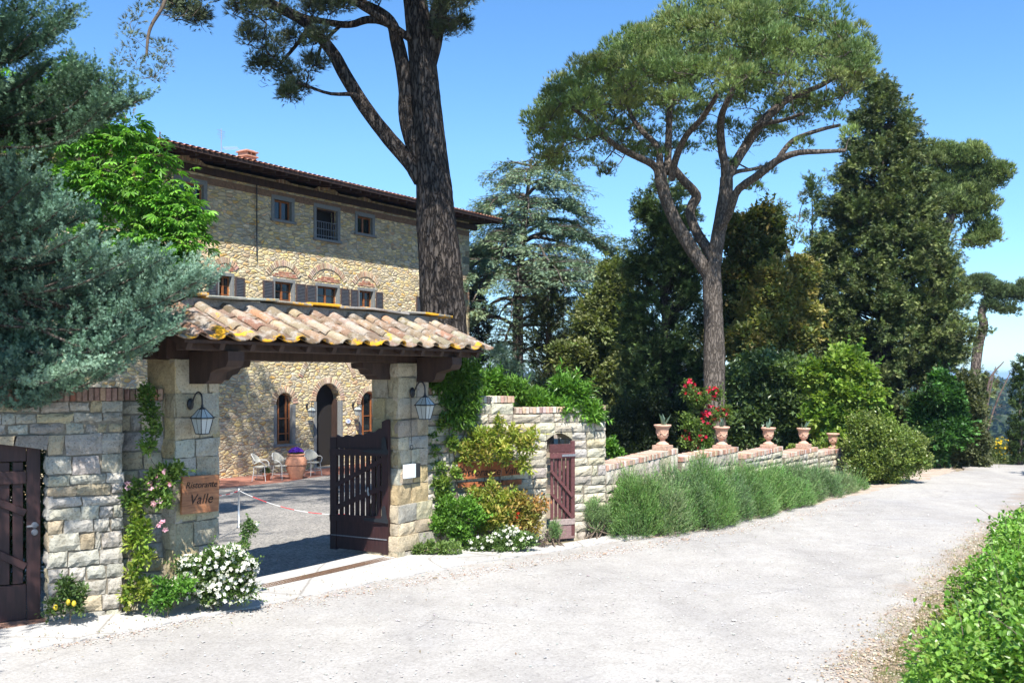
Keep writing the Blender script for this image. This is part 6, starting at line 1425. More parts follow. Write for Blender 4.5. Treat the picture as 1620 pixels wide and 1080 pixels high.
ltree('young_maple', 'bright yellow green young tree in front of the massive conifer', 28.5, [(1340, 568, 22), (1350, 600, 32), (1325, 620, 34), (1365, 630, 30), (1305, 650, 34), (1345, 655, 38), (1380, 655, 20), (1290, 600, 22), (1315, 575, 20), (1320, 690, 30)], [(.16, .27, .04), (.20, .30, .05), (.12, .22, .035), (.24, .32, .07)], 64, .10, .06, .34, 80, tr=.08)
ltree('dark_bush', 'deep green leafy tree at the foot of the massive conifer, right side', 30, [(1480, 640, 34), (1500, 620, 24), (1475, 690, 40), (1450, 715, 30), (1495, 680, 30), (1510, 650, 20)], [(.04, .10, .03), (.06, .16, .04), (.03, .07, .02), (.09, .22, .05)], 65, .09, .05, .32, 90, tr=.08)
ltree('grey_bush', 'grey green tall bush ending the planting where the road drops away', 30.6, [(1535, 610, 20), (1540, 645, 26), (1522, 680, 34), (1540, 700, 28), (1515, 715, 28), (1545, 670, 16), (1500, 725, 20)], [(.12, .14, .07), (.09, .11, .05), (.15, .16, .09), (.07, .09, .04)], 66, .07, .035, .28, 110, tr=.06)
shrub('pittosporum_bush', 'rounded yellow green bush at the far end of the low wall', 'bush', [(1400, 695, 42), (1375, 720, 36), (1430, 700, 32), (1360, 700, 26), (1420, 730, 32), (1390, 735, 26), (1385, 680, 26), (1375, 745, 22), (1405, 748, 22), (1430, 742, 18), (1350, 735, 18), (1440, 720, 18)], 25.6, 'diamond', .075, .045, [(.16, .23, .055), (.20, .26, .06), (.24, .28, .09), (.11, .17, .045)], .22, 85, mat='leaf_gloss', seed=67, trunk_r=.05)
shrub('blue_spruce_bush', 'small blue green conifer bush seen over the stepped wall top', 'bush', [(800, 585, 26), (785, 612, 26), (820, 610, 30), (805, 635, 34), (790, 560, 10)], 27, 'spray', .13, .13, [(.12, .19, .13), (.16, .23, .16), (.10, .15, .10)], .28, 60, mat='needle', seed=68)
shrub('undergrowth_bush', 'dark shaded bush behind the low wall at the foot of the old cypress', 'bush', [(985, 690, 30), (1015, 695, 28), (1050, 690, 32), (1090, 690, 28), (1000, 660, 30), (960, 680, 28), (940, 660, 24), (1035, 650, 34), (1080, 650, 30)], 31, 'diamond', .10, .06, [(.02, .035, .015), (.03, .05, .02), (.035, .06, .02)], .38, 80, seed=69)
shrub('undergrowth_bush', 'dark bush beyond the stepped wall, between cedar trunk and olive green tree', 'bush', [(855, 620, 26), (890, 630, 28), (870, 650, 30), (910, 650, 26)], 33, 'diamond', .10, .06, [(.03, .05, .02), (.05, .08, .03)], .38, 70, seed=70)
shrub('leafy_sapling', 'low bright green seedling behind the start of the low wall', 'plant', [(965, 708, 13), (975, 716, 10), (955, 716, 10)], 19.5, 'ovate', .09, .05, [(.10, .24, .03), (.14, .28, .05)], .12, 40, mat='leaf_gloss', seed=71, trunk_r=.012)
shrub('leafy_sapling', 'low yellow green plant wrapped round the farthest urns', 'plant', [(1300, 706, 14), (1320, 712, 12), (1255, 712, 10), (1345, 712, 12)], 26.6, 'ovate', .09, .05, [(.14, .22, .04), (.2, .26, .06)], .14, 34, seed=72, trunk_r=.012)
shrub('broom_bush', 'broom bush with yellow flowers just beyond the crest of the road', 'bush', [(1575, 722, 20), (1590, 730, 16), (1562, 730, 14), (1578, 708, 12)], 36, 'diamond', .10, .03, [(.12, .17, .06), (.16, .20, .08)], .25, 80, seed=73, flowers=(50, .05, [(.75, .55, .03), (.7, .48, .02)], [(1580, 706, 15), (1588, 715, 12)]))
shrub('olive_bush', 'dull green bush below the crest beside the slim cypress', 'bush', [(1600, 732, 16), (1592, 745, 14), (1610, 742, 14)], 39, 'diamond', .10, .04, [(.08, .11, .05), (.10, .13, .07)], .25, 70, seed=74)
# dead branches leaning at the edge of the wood
dt = thing('bare_tree', 'leaning bare tree with reddish dead twigs at the crest of the road', 'tree', at(1553, 700, 33)); mb = MB(); nodes = []
for i, p in enumerate([[(1553, 735, 3), (1558, 660, 2.2), (1566, 600, 1.6), (1588, 572, .8)], [(1557, 700, 1.6), (1575, 640, 1.3), (1598, 590, .7)], [(1558, 670, 1.6), (1566, 620, 1.2), (1575, 580, .6)]]): limb(mb, pxl(p, 33), 12, 6, .04, 90 + i, nodes)
rs = np.random.RandomState(3); connect(mb, nodes, [at(1555 + rs.uniform(0, 38), 580 + rs.uniform(0, 90), 33 + rs.uniform(-.5, .5)) for _ in range(70)], .004, 3, grow=.004); mb.build('trunk', plain_mat('dead_twig', (.12, .085, .075), .9), dt)

# ---- horse chestnut between the conifer and the villa
ct = thing('horse_chestnut', 'bright green horse chestnut in flower in front of the villa', 'tree', np.array([-8.6, 19., float(ground_z(-8.6, 19.))]))
lob = [(200, 235, 40), (240, 290, 52), (275, 330, 48), (290, 380, 42), (230, 360, 60), (180, 300, 60), (160, 220, 40), (250, 420, 52), (285, 430, 36), (190, 430, 60), (130, 380, 60), (110, 280, 60), (60, 210, 60), (150, 175, 18), (300, 340, 24), (255, 255, 26), (20, 160, 50), (80, 150, 40), (130, 480, 60), (220, 480, 45, .5), (215, 210, 22), (40, 300, 60), (100, 120, 30)]
rs = np.random.RandomState(77); L3 = lobes3(lob, 19.); Cn, Rd = sub(L3, .34, 1.0, .45, rs=rs)
mb = MB(); N = len(Cn) * 26; idx = np.repeat(np.arange(len(Cn)), 26); d = rdir(N, rs); P = Cn[idx] + d * (Rd[idx] * rs.uniform(.5, 1.1, N))[:, None]
A = unit(d * [1, 1, .2] + rdir(N, rs) * .35 + [0, 0, -.15]); col = pal([(.12, .30, .03), (.16, .37, .045), (.20, .42, .06), (.10, .24, .03)], N, .15, rs=rs)
scatter(mb, 'palmate', P, A, unit(Z3 + rdir(N, rs) * .6), .17 * rs.uniform(.7, 1.2, N), .19, col); mb.build('crown', M['leaf'], ct)
mb = MB(); cl_ = Cn[rs.choice(len(Cn), 60, replace=False)]; P = []; A = []
for c in cl_:
    n = 26; u = rs.rand(n, 1); o = c + Z3 * .3; P.append(o + Z3 * u * .2 + rdir(n, rs) * .035 * (1.1 - u))
P = np.concatenate(P); scatter(mb, 'flower', P, rdir(len(P), rs), rdir(len(P), rs), .018, .018, pal([(.45, .40, .22), (.40, .28, .16)], len(P), rs=rs)); mb.build('blossom', M['petal'], ct)
mb = MB(); b = np.array([-8.6, 19., float(ground_z(-8.6, 19.))]); st = curve([b, b + [.1, 0, 2.5], b + [.5, 0, 5], b + [.7, 0, 7]], 16); mb.tube(st, np.linspace(.2, .06, 16), 10); connect(mb, st[5:], Cn[rs.choice(len(Cn), 90, replace=False)], .012, 1, grow=.006); mb.build('trunk', M['bark_grey'], ct, True)

# ---- blue conifer at the left, reaching over the gate
bt = thing('blue_conifer', 'large silvery blue conifer overhanging the left wall and gateway', 'tree', np.array([-8.0, 12.2, 0.]))
rs = np.random.RandomState(88); trunk = np.array([-8.0, 12.2, 0.])
yb = [0, 30, 60, 90, 110, 140, 160, 180, 200, 240, 270, 300, 330, 370, 400, 425, 445, 465, 490, 520, 545, 565, 585, 605, 630, 655, 680]
xb = [125, 120, 80, 80, 140, 215, 235, 110, 50, 45, 70, 95, 130, 165, 225, 310, 352, 260, 255, 285, 250, 225, 190, 130, 100, 60, 0]
arms = []   # (tip, visible)
def bnd(y): return np.interp(y, yb, xb)
for y in (16, 48, 108, 118, 132, 150, 158, 168, 262, 290, 318, 345, 372, 398, 412, 430, 437, 446, 470, 505, 514, 522, 545, 562, 580):
    for k in range(2): arms.append((at(bnd(y) - 8 - k * rs.uniform(20, 60), y + rs.uniform(-5, 5), 10.5 + rs.uniform(-.35, .35)), 1))
for k in range(62):
    y = rs.uniform(270, 640); arms.append((at(bnd(y) - rs.uniform(10, 190), y, rs.uniform(10.4, 12.2) if y < 560 else rs.uniform(10.6, 11.3)), 1))
for k in range(13):
    y = rs.uniform(-10, 270); arms.append((at(bnd(y) - rs.uniform(10, 120), y, rs.uniform(9.8, 12.0)), 1))
for k in range(46):
    y = rs.uniform(200, 660); arms.append((at(rs.uniform(-40, 90), y, rs.uniform(10.6, 12.6)), 1))
for k in range(110):
    z = rs.uniform(4, 11); a = rs.uniform(-2.0, .4); r = (4.9 if z < 9 else 4.9 - (z - 9) * 1.2) * rs.uniform(.6, 1); p = trunk + [r * math.cos(a), r * math.sin(a), z]
    if p[0] < -4.9 and (595 - (p[2] - H) / p[1] * F < -60 or 810 + p[0] / p[1] * F < -40): arms.append((p, 0))
for k in range(140):
    p = np.array([rs.uniform(-7.4, -4.45), rs.uniform(5.4, 9.2), rs.uniform(4.4, 8.4)]); px = 810 + p[0] / p[1] * F
    if px < -40 or 595 - (p[2] - H) / p[1] * F < -60: arms.append((p, 0))
mb = MB(); st = curve([trunk, trunk + [.1, 0, 4], trunk + [0, 0, 9], trunk + [.1, 0, 12.5]], 30); mb.tube(st, np.linspace(.26, .05, 30), 12, rough=.05)
P = []; A = []; Cc = []; S = []
pc_ = [(.105, .19, .145), (.14, .235, .18), (.085, .155, .11), (.18, .275, .205), (.15, .20, .085), (.07, .13, .09)]
for tp, vis_ in arms:
    a = np.array([trunk[0], trunk[1], max(.5, tp[2] - rs.uniform(.1, 1.0))]); Lh = np.linalg.norm(tp - a); side = unit(np.cross(tp - a, Z3)[None])[0]
    q = curve([a, a + (tp - a) * .4 + Z3 * rs.uniform(.0, .12) * Lh + side * rs.uniform(-.2, .2), a + (tp - a) * .8 - Z3 * .03 * Lh + side * rs.uniform(-.12, .12), tp], 30)
    mb.tube(q, np.linspace(.03, .006, 30), 6, cap=False)
    m = int((64 if vis_ else 26)); basec = np.array(pc_[rs.choice(6, p=[.25, .2, .2, .15, .06, .14])]) * rs.uniform(.8, 1.15) * (np.array([.55, .62, .5]) if tp[2] > 5.0 else 1.)  # high arms tinted darker and greener, shade painted into their leaf colour
    for k in range(m):
        u = 1 - .62 * rs.rand() ** 1.1; c0 = q[int(u * 29)]; tdir = unit((q[min(29, int(u * 29) + 1)] - q[max(0, int(u * 29) - 1)])[None])[0]
        sd = side * rs.choice([-1, 1]) * rs.uniform(.2, 1.1); dr_ = unit((tdir * rs.uniform(.6, 1.2) + sd + Z3 * rs.uniform(-.25, .65))[None])[0]
        ln = (rs.uniform(.16, .36)) * (1.15 - .4 * (u - .4)) * (1 if vis_ else 1.5); ns = 30 if vis_ else 18
        w_ = rs.rand(ns, 1); bend = Z3 * (ln * .25 * w_ ** 2); p = c0 + dr_ * ln * w_ + bend + rdir(ns, rs) * (.034 * (1.2 - w_)) * (1 if vis_ else 1.6)
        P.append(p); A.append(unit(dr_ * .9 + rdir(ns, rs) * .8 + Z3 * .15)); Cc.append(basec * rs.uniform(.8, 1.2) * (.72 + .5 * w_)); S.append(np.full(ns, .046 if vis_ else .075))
mb.build('trunk', M['bark_grey'], bt, True)
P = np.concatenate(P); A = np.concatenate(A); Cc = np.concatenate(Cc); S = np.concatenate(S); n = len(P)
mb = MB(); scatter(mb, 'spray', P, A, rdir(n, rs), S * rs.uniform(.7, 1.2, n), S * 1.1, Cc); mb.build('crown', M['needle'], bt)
# ------------------------------------------------------------------ rosemary, climbers, flowers, hedge
def shoots(mb, P, A, ln, nn, L, W, cols, rs, spread=.75):
    n = len(P); u = np.tile(np.linspace(.05, 1, nn), n); i = np.repeat(np.arange(n), nn); lnr = ln * rs.uniform(.6, 1.3, n)
    c = pal(cols, n, .18, rs=rs); ax = A[i] + rdir(len(i), rs) * spread
    scatter(mb, 'needle', P[i] + A[i] * (u * lnr[i])[:, None], unit(ax), rdir(len(i), rs), L * rs.uniform(.7, 1.2, len(i)), W, c[i] * (1 + rs.normal(0, .08, (len(i), 1))))
ROS = [(.105, .165, .07), (.13, .195, .085), (.085, .14, .055), (.16, .215, .10), (.09, .19, .05)]
def rosemary(label, lobes_, Y, seed, cols=ROS, dens=1., cs=.22, ln=.24, grp='rosemary bushes in front of the low wall'):
    rs = np.random.RandomState(seed); cols0 = cols; L3 = lobes3(lobes_, Y); cx = np.mean([c for c, r in L3], axis=0); b = np.array([cx[0], cx[1], 0.]); t = thing('rosemary_bush', label, 'bush', b, group=grp)
    mb = MB(); nodes = []; mt = MB()
    ex_ = []
    for j in range(int(5 * len(L3))):
        c, r = L3[rs.choice(len(L3))]; d = rdir(1, rs)[0]; d[2] *= .9; e = c + d * r * rs.uniform(.75, 1.05); e[2] = max(e[2], .12); ex_.append((e, r * rs.uniform(.28, .5)))
    for j in range(int(1 * len(L3))):
        c, r = L3[rs.choice(len(L3))]; a = rs.uniform(0, 6.28); ex_.append((np.array([c[0] + r * .8 * math.cos(a), c[1] + r * .7 * math.sin(a), rs.uniform(.08, .3)]), r * rs.uniform(.4, .6)))
    ki = 0
    for c, r in L3 + ex_:
        ki += 1; cols = [tuple(np.array(q_) * f_) for f_ in [rs.uniform(.75, 1.25)] for q_ in cols0]
        n = int(dens * (900 if ki <= len(L3) else 1300) * r * r / .16); d = rdir(n, rs); d[:, 2] = np.where(d[:, 2] < -.35, -d[:, 2], d[:, 2]); fr = rs.uniform(.25, 1, n) ** .5
        P = c + d * (fr * r)[:, None]; k = P[:, 2] > .02; P, d = P[k], d[k]
        shoots(mb, P, unit(d * .6 + Z3 * .75 + rdir(len(P), rs) * .38), ln, 10, .036, .009, cols, rs)
    mb.build('foliage', M['needle'], t)
    for k in range(14):
        c, r = L3[rs.choice(len(L3))]; mt.tube(curve([b + rs.normal(0, .15, 3) * [1, 1, 0], (b + c) / 2 + rs.normal(0, .1, 3), c + rdir(1, rs)[0] * r * .7], 7), np.linspace(.014, .005, 7), 5)
    mt.build('stem', M['twig'], t); return t
def mound_rosemary(label, mounds, seed):
    """mounds: (px, front base py, half length, half depth, height), standing on the ground"""
    rs = np.random.RandomState(seed); ms = []
    for (px, py, a, b, h) in mounds:
        f = onz(px, py); ms.append((f + Du * 0 - Nu * b * .95, a, b, h))
    base = np.mean([m[0] for m in ms], axis=0); t = thing('rosemary_bush', label, 'bush', base, group='rosemary bushes in front of the low wall'); mb = MB(); mt = MB()
    for (c, a, b, h) in ms:
        ph = rs.uniform(0, 6.28, 6); tn = np.array([(1, 1, 1), (.88, 1.02, .75), (1.1, 1.0, 1.05), (.85, .92, .9), (.95, 1.1, .72)][rs.choice(5)]); cols = [tuple(np.array(q_) * tn * rs.uniform(.8, 1.15)) for q_ in ROS]
        n = int(5200 * a * b * (1 + h) / .8); th = rs.uniform(0, 2 * math.pi, n); rho = np.sqrt(rs.rand(n)) ** .85
        edge = 1 + .10 * np.sin(3 * th + ph[0]) + .09 * np.sin(5 * th + ph[1]) + .07 * np.sin(9 * th + ph[2])
        x = a * rho * edge * np.cos(th); y = b * rho * edge * np.sin(th)
        nz = np.sin(x * 7 + ph[3]) * np.sin(y * 6 + ph[4]) + .6 * np.sin(x * 15 + ph[5]) * np.sin(y * 13 + ph[0]) + .5 * np.sin(x * 27 + ph[1]) * np.sin(y * 24)
        top = h * .80 * (1 - rho ** 2.6) ** .6 * (1 + .24 * nz) - .08; z = np.maximum(top, 0) * rs.rand(n) ** .22 + rs.uniform(0, .05, n)
        P = c + x[:, None] * Du + y[:, None] * Nu + z[:, None] * Z3
        A = unit((x[:, None] * Du + y[:, None] * Nu) / a * .75 + Z3 * (.95 - .35 * rho[:, None]) + rdir(n, rs) * .38); long_ = rs.rand(n) < .07
        shoots(mb, P[~long_], A[~long_], .13, 8, .036, .009, cols, rs); shoots(mb, P[long_], unit(A[long_] + Z3 * .5), .34, 16, .036, .009, [tuple(np.array(q_) * 1.2) for q_ in cols], rs, .6)
        for k in range(10):
            e = c + Du * a * rs.uniform(-.6, .6) + Nu * b * rs.uniform(-.5, .5) + Z3 * h * .6; mt.tube(curve([c, (c + e) / 2 + rs.normal(0, .06, 3), e], 6), np.linspace(.013, .005, 6), 5)
    mb.build('foliage', M['needle'], t); mt.build('stem', M['twig'], t); return t
mound_rosemary('tallest grey green rosemary, at the wall start next to the small gate', [(1015, 847, .40, .40, .85), (1042, 850, .42, .45, 1.36), (1078, 846, .62, .55, 1.12), (1035, 851, .55, .32, .7), (1088, 843, .5, .3, .7)], 1)
mound_rosemary('wide rosemary bush below the second urn, spilling to the road edge', [(1118, 838, .55, .6, 1.15), (1152, 832, .62, .6, 1.30), (1150, 836, .6, .35, .75), (1182, 826, .55, .5, 1.0)], 2)
mound_rosemary('rosemary bush below the middle urn with brighter shoots', [(1210, 818, .6, .65, 1.0), (1238, 811, .6, .6, 1.0), (1222, 818, .5, .3, .6)], 3)
mound_rosemary('low rosemary bush below the two far urns', [(1268, 803, .65, .7, .85), (1298, 794, .6, .7, .82), (1280, 802, .5, .35, .5)], 4)
mound_rosemary('last and smallest rosemary of the row at the wall end', [(1325, 787, .6, .6, .70), (1350, 781, .5, .5, .48), (1366, 775, .4, .35, .3)], 5)
rosemary('small upright rosemary against the wall just right of the maroon gate', [(938, 805, 7), (937, 822, 9), (952, 828, 9), (957, 815, 6)], 17.0, 6, [(.12, .2, .07), (.15, .23, .09)], 1.6, ln=.16, grp='small rosemary plants by the maroon gate')
rosemary('tiny rosemary tuft at the foot of the left jamb of the maroon gate', [(876, 852, 6), (877, 842, 5)], 16.2, 7, [(.12, .2, .07)], 3., ln=.12, grp='small rosemary plants by the maroon gate')

LONG = [(.09, .19, .03), (.13, .25, .04), (.07, .14, .03), (.16, .28, .05)]
VAR = [(.30, .34, .05), (.22, .30, .05), (.38, .38, .08), (.16, .25, .04), (.40, .30, .10), (.26, .33, .06)]
GOLD = [(.34, .32, .07), (.42, .28, .09), (.40, .36, .10), (.24, .26, .06), (.44, .20, .08), (.20, .24, .06)]
FRESH = [(.10, .23, .03), (.14, .30, .04), (.18, .34, .06), (.08, .17, .03)]
shrub('wall_creeper', 'dark green creeper tumbling over the wall top beside the right pillar', 'creeper', [(695, 592, 14), (712, 600, 20), (738, 608, 20), (722, 630, 20), (745, 635, 16), (700, 618, 12), (728, 655, 14), (712, 572, 8), (680, 600, 8), (735, 590, 12)], 16.0, 'diamond', .13, .035, LONG, .16, 55, seed=101, trunk_r=.015, ub=-.15, mat='leaf_gloss')
shrub('wall_creeper', 'bright creeper along the middle step of the wall top', 'creeper', [(770, 612, 16), (795, 612, 14), (755, 622, 10), (815, 618, 10), (780, 600, 8), (745, 610, 10)], 16.9, 'diamond', .12, .035, FRESH, .14, 45, seed=102, trunk_r=.012)
shrub('wall_shrub', 'dense bright green shrub spilling over the wall top above the maroon gate', 'bush', [(900, 628, 22), (920, 638, 20), (885, 640, 16), (912, 652, 16), (868, 636, 14), (850, 636, 12), (935, 650, 9), (898, 650, 12), (835, 634, 10)], 17.15, 'diamond', .12, .032, FRESH, .15, 70, seed=103, trunk_r=.02, mat='leaf_gloss')
shrub('variegated_climber', 'yellow green climber hanging on the wall above the rusty sign', 'creeper', [(745, 712, 18), (768, 700, 18), (795, 705, 20), (818, 700, 18), (832, 712, 12), (755, 690, 12), (785, 688, 14), (810, 682, 12), (738, 725, 12), (840, 690, 8), (800, 722, 10), (770, 722, 10), (828, 735, 6), (790, 668, 8)], 16.0, 'diamond', .085, .035, VAR, .12, 36, seed=104, trunk_r=.012, k=.9)
shrub('green_climber', 'dark to yellow green climbing rose between the right pillar and rusty sign', 'creeper', [(684, 690, 7), (688, 715, 9), (694, 740, 11), (704, 765, 14), (700, 790, 16), (720, 748, 9), (690, 765, 9), (715, 700, 7), (698, 672, 8)], 15.9, 'diamond', .07, .035, [(.06, .14, .03), (.10, .2, .04), (.2, .28, .05)], .10, 40, seed=105, trunk_r=.012, flowers=(3, .04, [(.7, .3, .4)], [(670, 735, 6)]))
shrub('green_bush', 'bright green bush at the wall foot right of the gate pillar', 'bush', [(705, 805, 22), (720, 825, 26), (740, 800, 18), (690, 830, 14), (735, 845, 20), (755, 820, 18)], 15.75, 'diamond', .065, .032, FRESH, .12, 55, seed=106, trunk_r=.02)
shrub('yellow_bush', 'yellow and green leafy shrub directly below the rusty sign', 'bush', [(770, 800, 22), (790, 815, 22), (755, 785, 12), (795, 790, 14), (780, 775, 10), (765, 830, 16)], 15.95, 'diamond', .075, .034, VAR, .12, 42, seed=107, trunk_r=.018)
shrub('golden_bush', 'golden orange leaved shrub at the wall foot left of the maroon gate', 'bush', [(820, 800, 22), (840, 810, 20), (825, 825, 22), (810, 785, 12), (855, 800, 12), (845, 830, 14), (808, 840, 14)], 16.05, 'diamond', .075, .032, GOLD, .12, 38, seed=108, trunk_r=.018, k=.9, flowers=(4, .035, [(.8, .08, .05)], [(830, 815, 20)]))
shrub('white_rose_patch', 'low green ground rose with scattered white flowers at the wall foot', 'bush', [(770, 860, 18), (795, 858, 20), (820, 855, 18), (840, 855, 12), (750, 865, 12), (805, 845, 14)], 15.6, 'diamond', .045, .026, [(.12, .2, .06), (.16, .25, .08), (.10, .16, .05)], .10, 60, seed=109, trunk_r=.012, flowers=(80, .030, [(.75, .75, .7)], None))
shrub('ground_plant', 'low spreading plant at the foot of the right gate pillar', 'plant', [(665, 868, 10), (682, 866, 12), (700, 868, 12), (720, 868, 10), (655, 872, 6)], 15.25, 'diamond', .05, .026, [(.14, .22, .06), (.18, .27, .08)], .09, 50, seed=110, trunk_r=.008)
shrub('dry_shrub', 'leafless brown twiggy plant beside the golden shrub', 'plant', [(858, 858, 10), (866, 848, 8)], 16.0, 'diamond', .03, .015, [(.12, .09, .09)], .07, 20, seed=111, trunk_r=.008)
shrub('white_rose_bush', 'rounded rose bush covered in white flowers in front of the sign pillar', 'bush', [(345, 890, 28), (378, 900, 26), (320, 905, 28), (360, 930, 26), (388, 925, 22), (300, 925, 22), (335, 935, 22), (392, 900, 16), (300, 895, 16), (370, 875, 14), (275, 935, 16)], 11.6, 'diamond', .045, .026, [(.07, .13, .03), (.10, .18, .045), (.05, .10, .025), (.14, .22, .06)], .10, 75, seed=112, trunk_r=.02, flowers=(420, .030, [(.82, .82, .80), (.78, .77, .72)], None))
shrub('green_seedlings', 'fresh green low plant at the left foot of the white rose bush', 'plant', [(272, 940, 16), (290, 925, 12), (262, 925, 12), (255, 950, 10)], 11.3, 'ovate', .06, .03, [(.08, .2, .03), (.12, .26, .04)], .09, 30, seed=113, trunk_r=.008)
shrub('pale_sprig', 'single pale rose sprig reaching from the bush towards the courtyard', 'plant', [(395, 832, 8), (388, 845, 8), (385, 860, 8), (402, 838, 6)], 12.1, 'diamond', .04, .022, [(.14, .24, .07)], .06, 25, seed=114, trunk_r=.005, base=np.array([-3.25, 12.0, .2]), flowers=(2, .035, [(.8, .8, .78)], [(406, 828, 3)]))
shrub('pink_climbing_rose', 'climbing rose with pink flowers between the pier and the sign pillar', 'creeper', [(232, 625, 10), (238, 650, 10), (242, 680, 12), (235, 705, 8), (258, 745, 14), (240, 755, 14), (270, 760, 12), (248, 780, 14), (228, 790, 10), (215, 770, 8), (262, 790, 8), (205, 790, 6), (278, 745, 8)], 11.35, 'diamond', .06, .032, [(.08, .15, .03), (.12, .22, .045), (.16, .25, .05)], .085, 34, seed=115, trunk_r=.014, base=np.array([-4.55, 11.5, 0]), flowers=(22, .04, [(.75, .35, .45), (.8, .5, .58)], [(258, 750, 10), (250, 795, 8), (255, 832, 8), (205, 770, 5), (272, 760, 8), (240, 775, 10)]))
shrub('yellow_green_vine', 'yellow green vine growing up the recess right of the grey pier', 'creeper', [(218, 830, 12), (210, 860, 12), (225, 880, 14), (212, 905, 14), (228, 930, 12), (205, 940, 10), (222, 850, 10), (215, 800, 8)], 11.35, 'diamond', .07, .034, [(.18, .28, .04), (.24, .32, .05), (.12, .22, .03), (.30, .34, .06)], .09, 32, seed=116, trunk_r=.010, base=np.array([-4.45, 11.4, 0]))
shrub('lemon_plant', 'small dark plant with yellow fruit against the foot of the grey pier', 'plant', [(105, 940, 18), (90, 955, 14), (118, 955, 12), (100, 925, 12), (125, 935, 8)], 10.95, 'diamond', .055, .03, [(.06, .11, .035), (.09, .15, .04)], .09, 32, seed=117, trunk_r=.010)
for i, (px, py) in enumerate(((88, 960), (117, 954), (108, 952))):
    mb = MB(); c = at(px, py, 10.85); r = .026; mb.lathe([(0, -r * 1.3), (r * .6, -r), (r, 0), (r * .6, r), (0, r * 1.3)], c, 10); o = mb.build('lemon', plain_mat('lemon_skin', (.62, .46, .03), .5, bs=.1), bpy.data.objects['lemon_plant'], True)
shrub('red_climbing_rose', 'climbing rose with crimson flowers against the umbrella pine trunk', 'creeper', [(1092, 622, 14), (1105, 640, 14), (1090, 660, 14), (1118, 668, 14), (1130, 655, 10), (1100, 685, 14), (1120, 692, 12), (1085, 700, 12), (1110, 705, 10), (1145, 650, 8), (1150, 657, 6), (1128, 625, 8)], 26.8, 'diamond', .085, .045, [(.07, .13, .03), (.11, .18, .04), (.15, .22, .05)], .16, 26, seed=118, trunk_r=.02, flowers=(150, .05, [(.60, .02, .06), (.65, .05, .12), (.5, .01, .03)], [(1090, 612, 10), (1128, 622, 9), (1126, 655, 13), (1118, 662, 11), (1140, 655, 10), (1125, 676, 10), (1112, 690, 12), (1088, 690, 8), (1105, 628, 8), (1148, 652, 5), (1102, 706, 7)]), k=.8)

# vine that grows down over the villa side window (leaves on the roof edge by the conifer) is part of the conifer's neighbour
shrub('evergreen_bush', 'dark evergreen bush behind the slats of the maroon plank gate', 'bush', [(20, 720, 60), (60, 780, 60), (-30, 800, 70), (30, 860, 60), (-20, 740, 60), (70, 860, 50), (10, 930, 50), (90, 730, 40)], 13.8, 'diamond', .08, .045, [(.04, .07, .025), (.06, .10, .03)], .3, 70, seed=119, mat='leaf_gloss')
# ---- hedge at the right
rs = np.random.RandomState(121); hb = np.array([6.3, 12., 0]); hd = thing('leafy_hedge', 'bright green leafy hedge along the right edge of the road', 'hedge', hb)
A0, B0 = np.array([3.52, 8.7, 0.]), np.array([7.95, 15.9, 0.]); Dh = unit(B0 - A0); Nh = np.array([Dh[1], -Dh[0], 0.]); Cn = []; Rd = []
for u in np.linspace(-.15, 1.0, 30):
    for v, zt, zz in ((.35, .42, .25), (.55, .45, .62), (1.05, .5, .72), (1.6, .55, .75), (2.3, .6, .78)):
        c = A0 + (B0 - A0) * u + Nh * (v + rs.uniform(-.15, .15)) + Z3 * (zz + rs.uniform(-.12, .14) - (.1 if u < .1 else 0)); Cn.append(c); Rd.append(rs.uniform(.24, .42))
Cn = np.array(Cn); Rd = np.array(Rd)
HED = [(.24, .24, .06), (.13, .27, .035), (.12, .27, .035), (.14, .30, .04), (.15, .33, .045), (.20, .38, .06), (.07, .17, .025), (.25, .42, .09)]
mb = MB(); clumps(mb, 'ovate', Cn, Rd, (560 * (Rd / .33) ** 2).astype(int), .062, .043, HED, ob=.7, ub=.15, rb=.8, rs=rs, shell=3.0, up_hint=1.4, cvar=.15)
# long sprigs breaking the outline
P = []; mt = MB()
for k in range(150):
    i = rs.choice(len(Cn)); d = unit(rdir(1, rs)[0] + Z3 * .9 - Nh * .35); a = Cn[i]; e = a + d * (Rd[i] + rs.uniform(.12, .36)); q = curve([a, (a + e) / 2 + rs.normal(0, .03, 3), e], 8); mt.tube(q, np.linspace(.005, .002, 8), 4, cap=False); P.append(q[3:]) 
for k in range(120):
    a = A0 + (B0 - A0) * rs.rand() + Nh * rs.uniform(.4, 2); mt.tube(curve([a, a + rs.normal(0, .15, 3) + Z3 * .35, Cn[np.argmin(np.linalg.norm(Cn - a - Z3 * .6, axis=1))]], 7), np.linspace(.012, .005, 7), 5)
P = np.concatenate(P); n = len(P); scatter(mb, 'ovate', P, unit(rdir(n, rs) + [0, 0, -.1]), Z3 + rdir(n, rs) * .4, .065 * rs.uniform(.6, 1.2, n), .045, pal(HED[1:], n, rs=rs))
mb.build('foliage', M['leaf_gloss'], hd); mt.build('stem', M['twig'], hd)

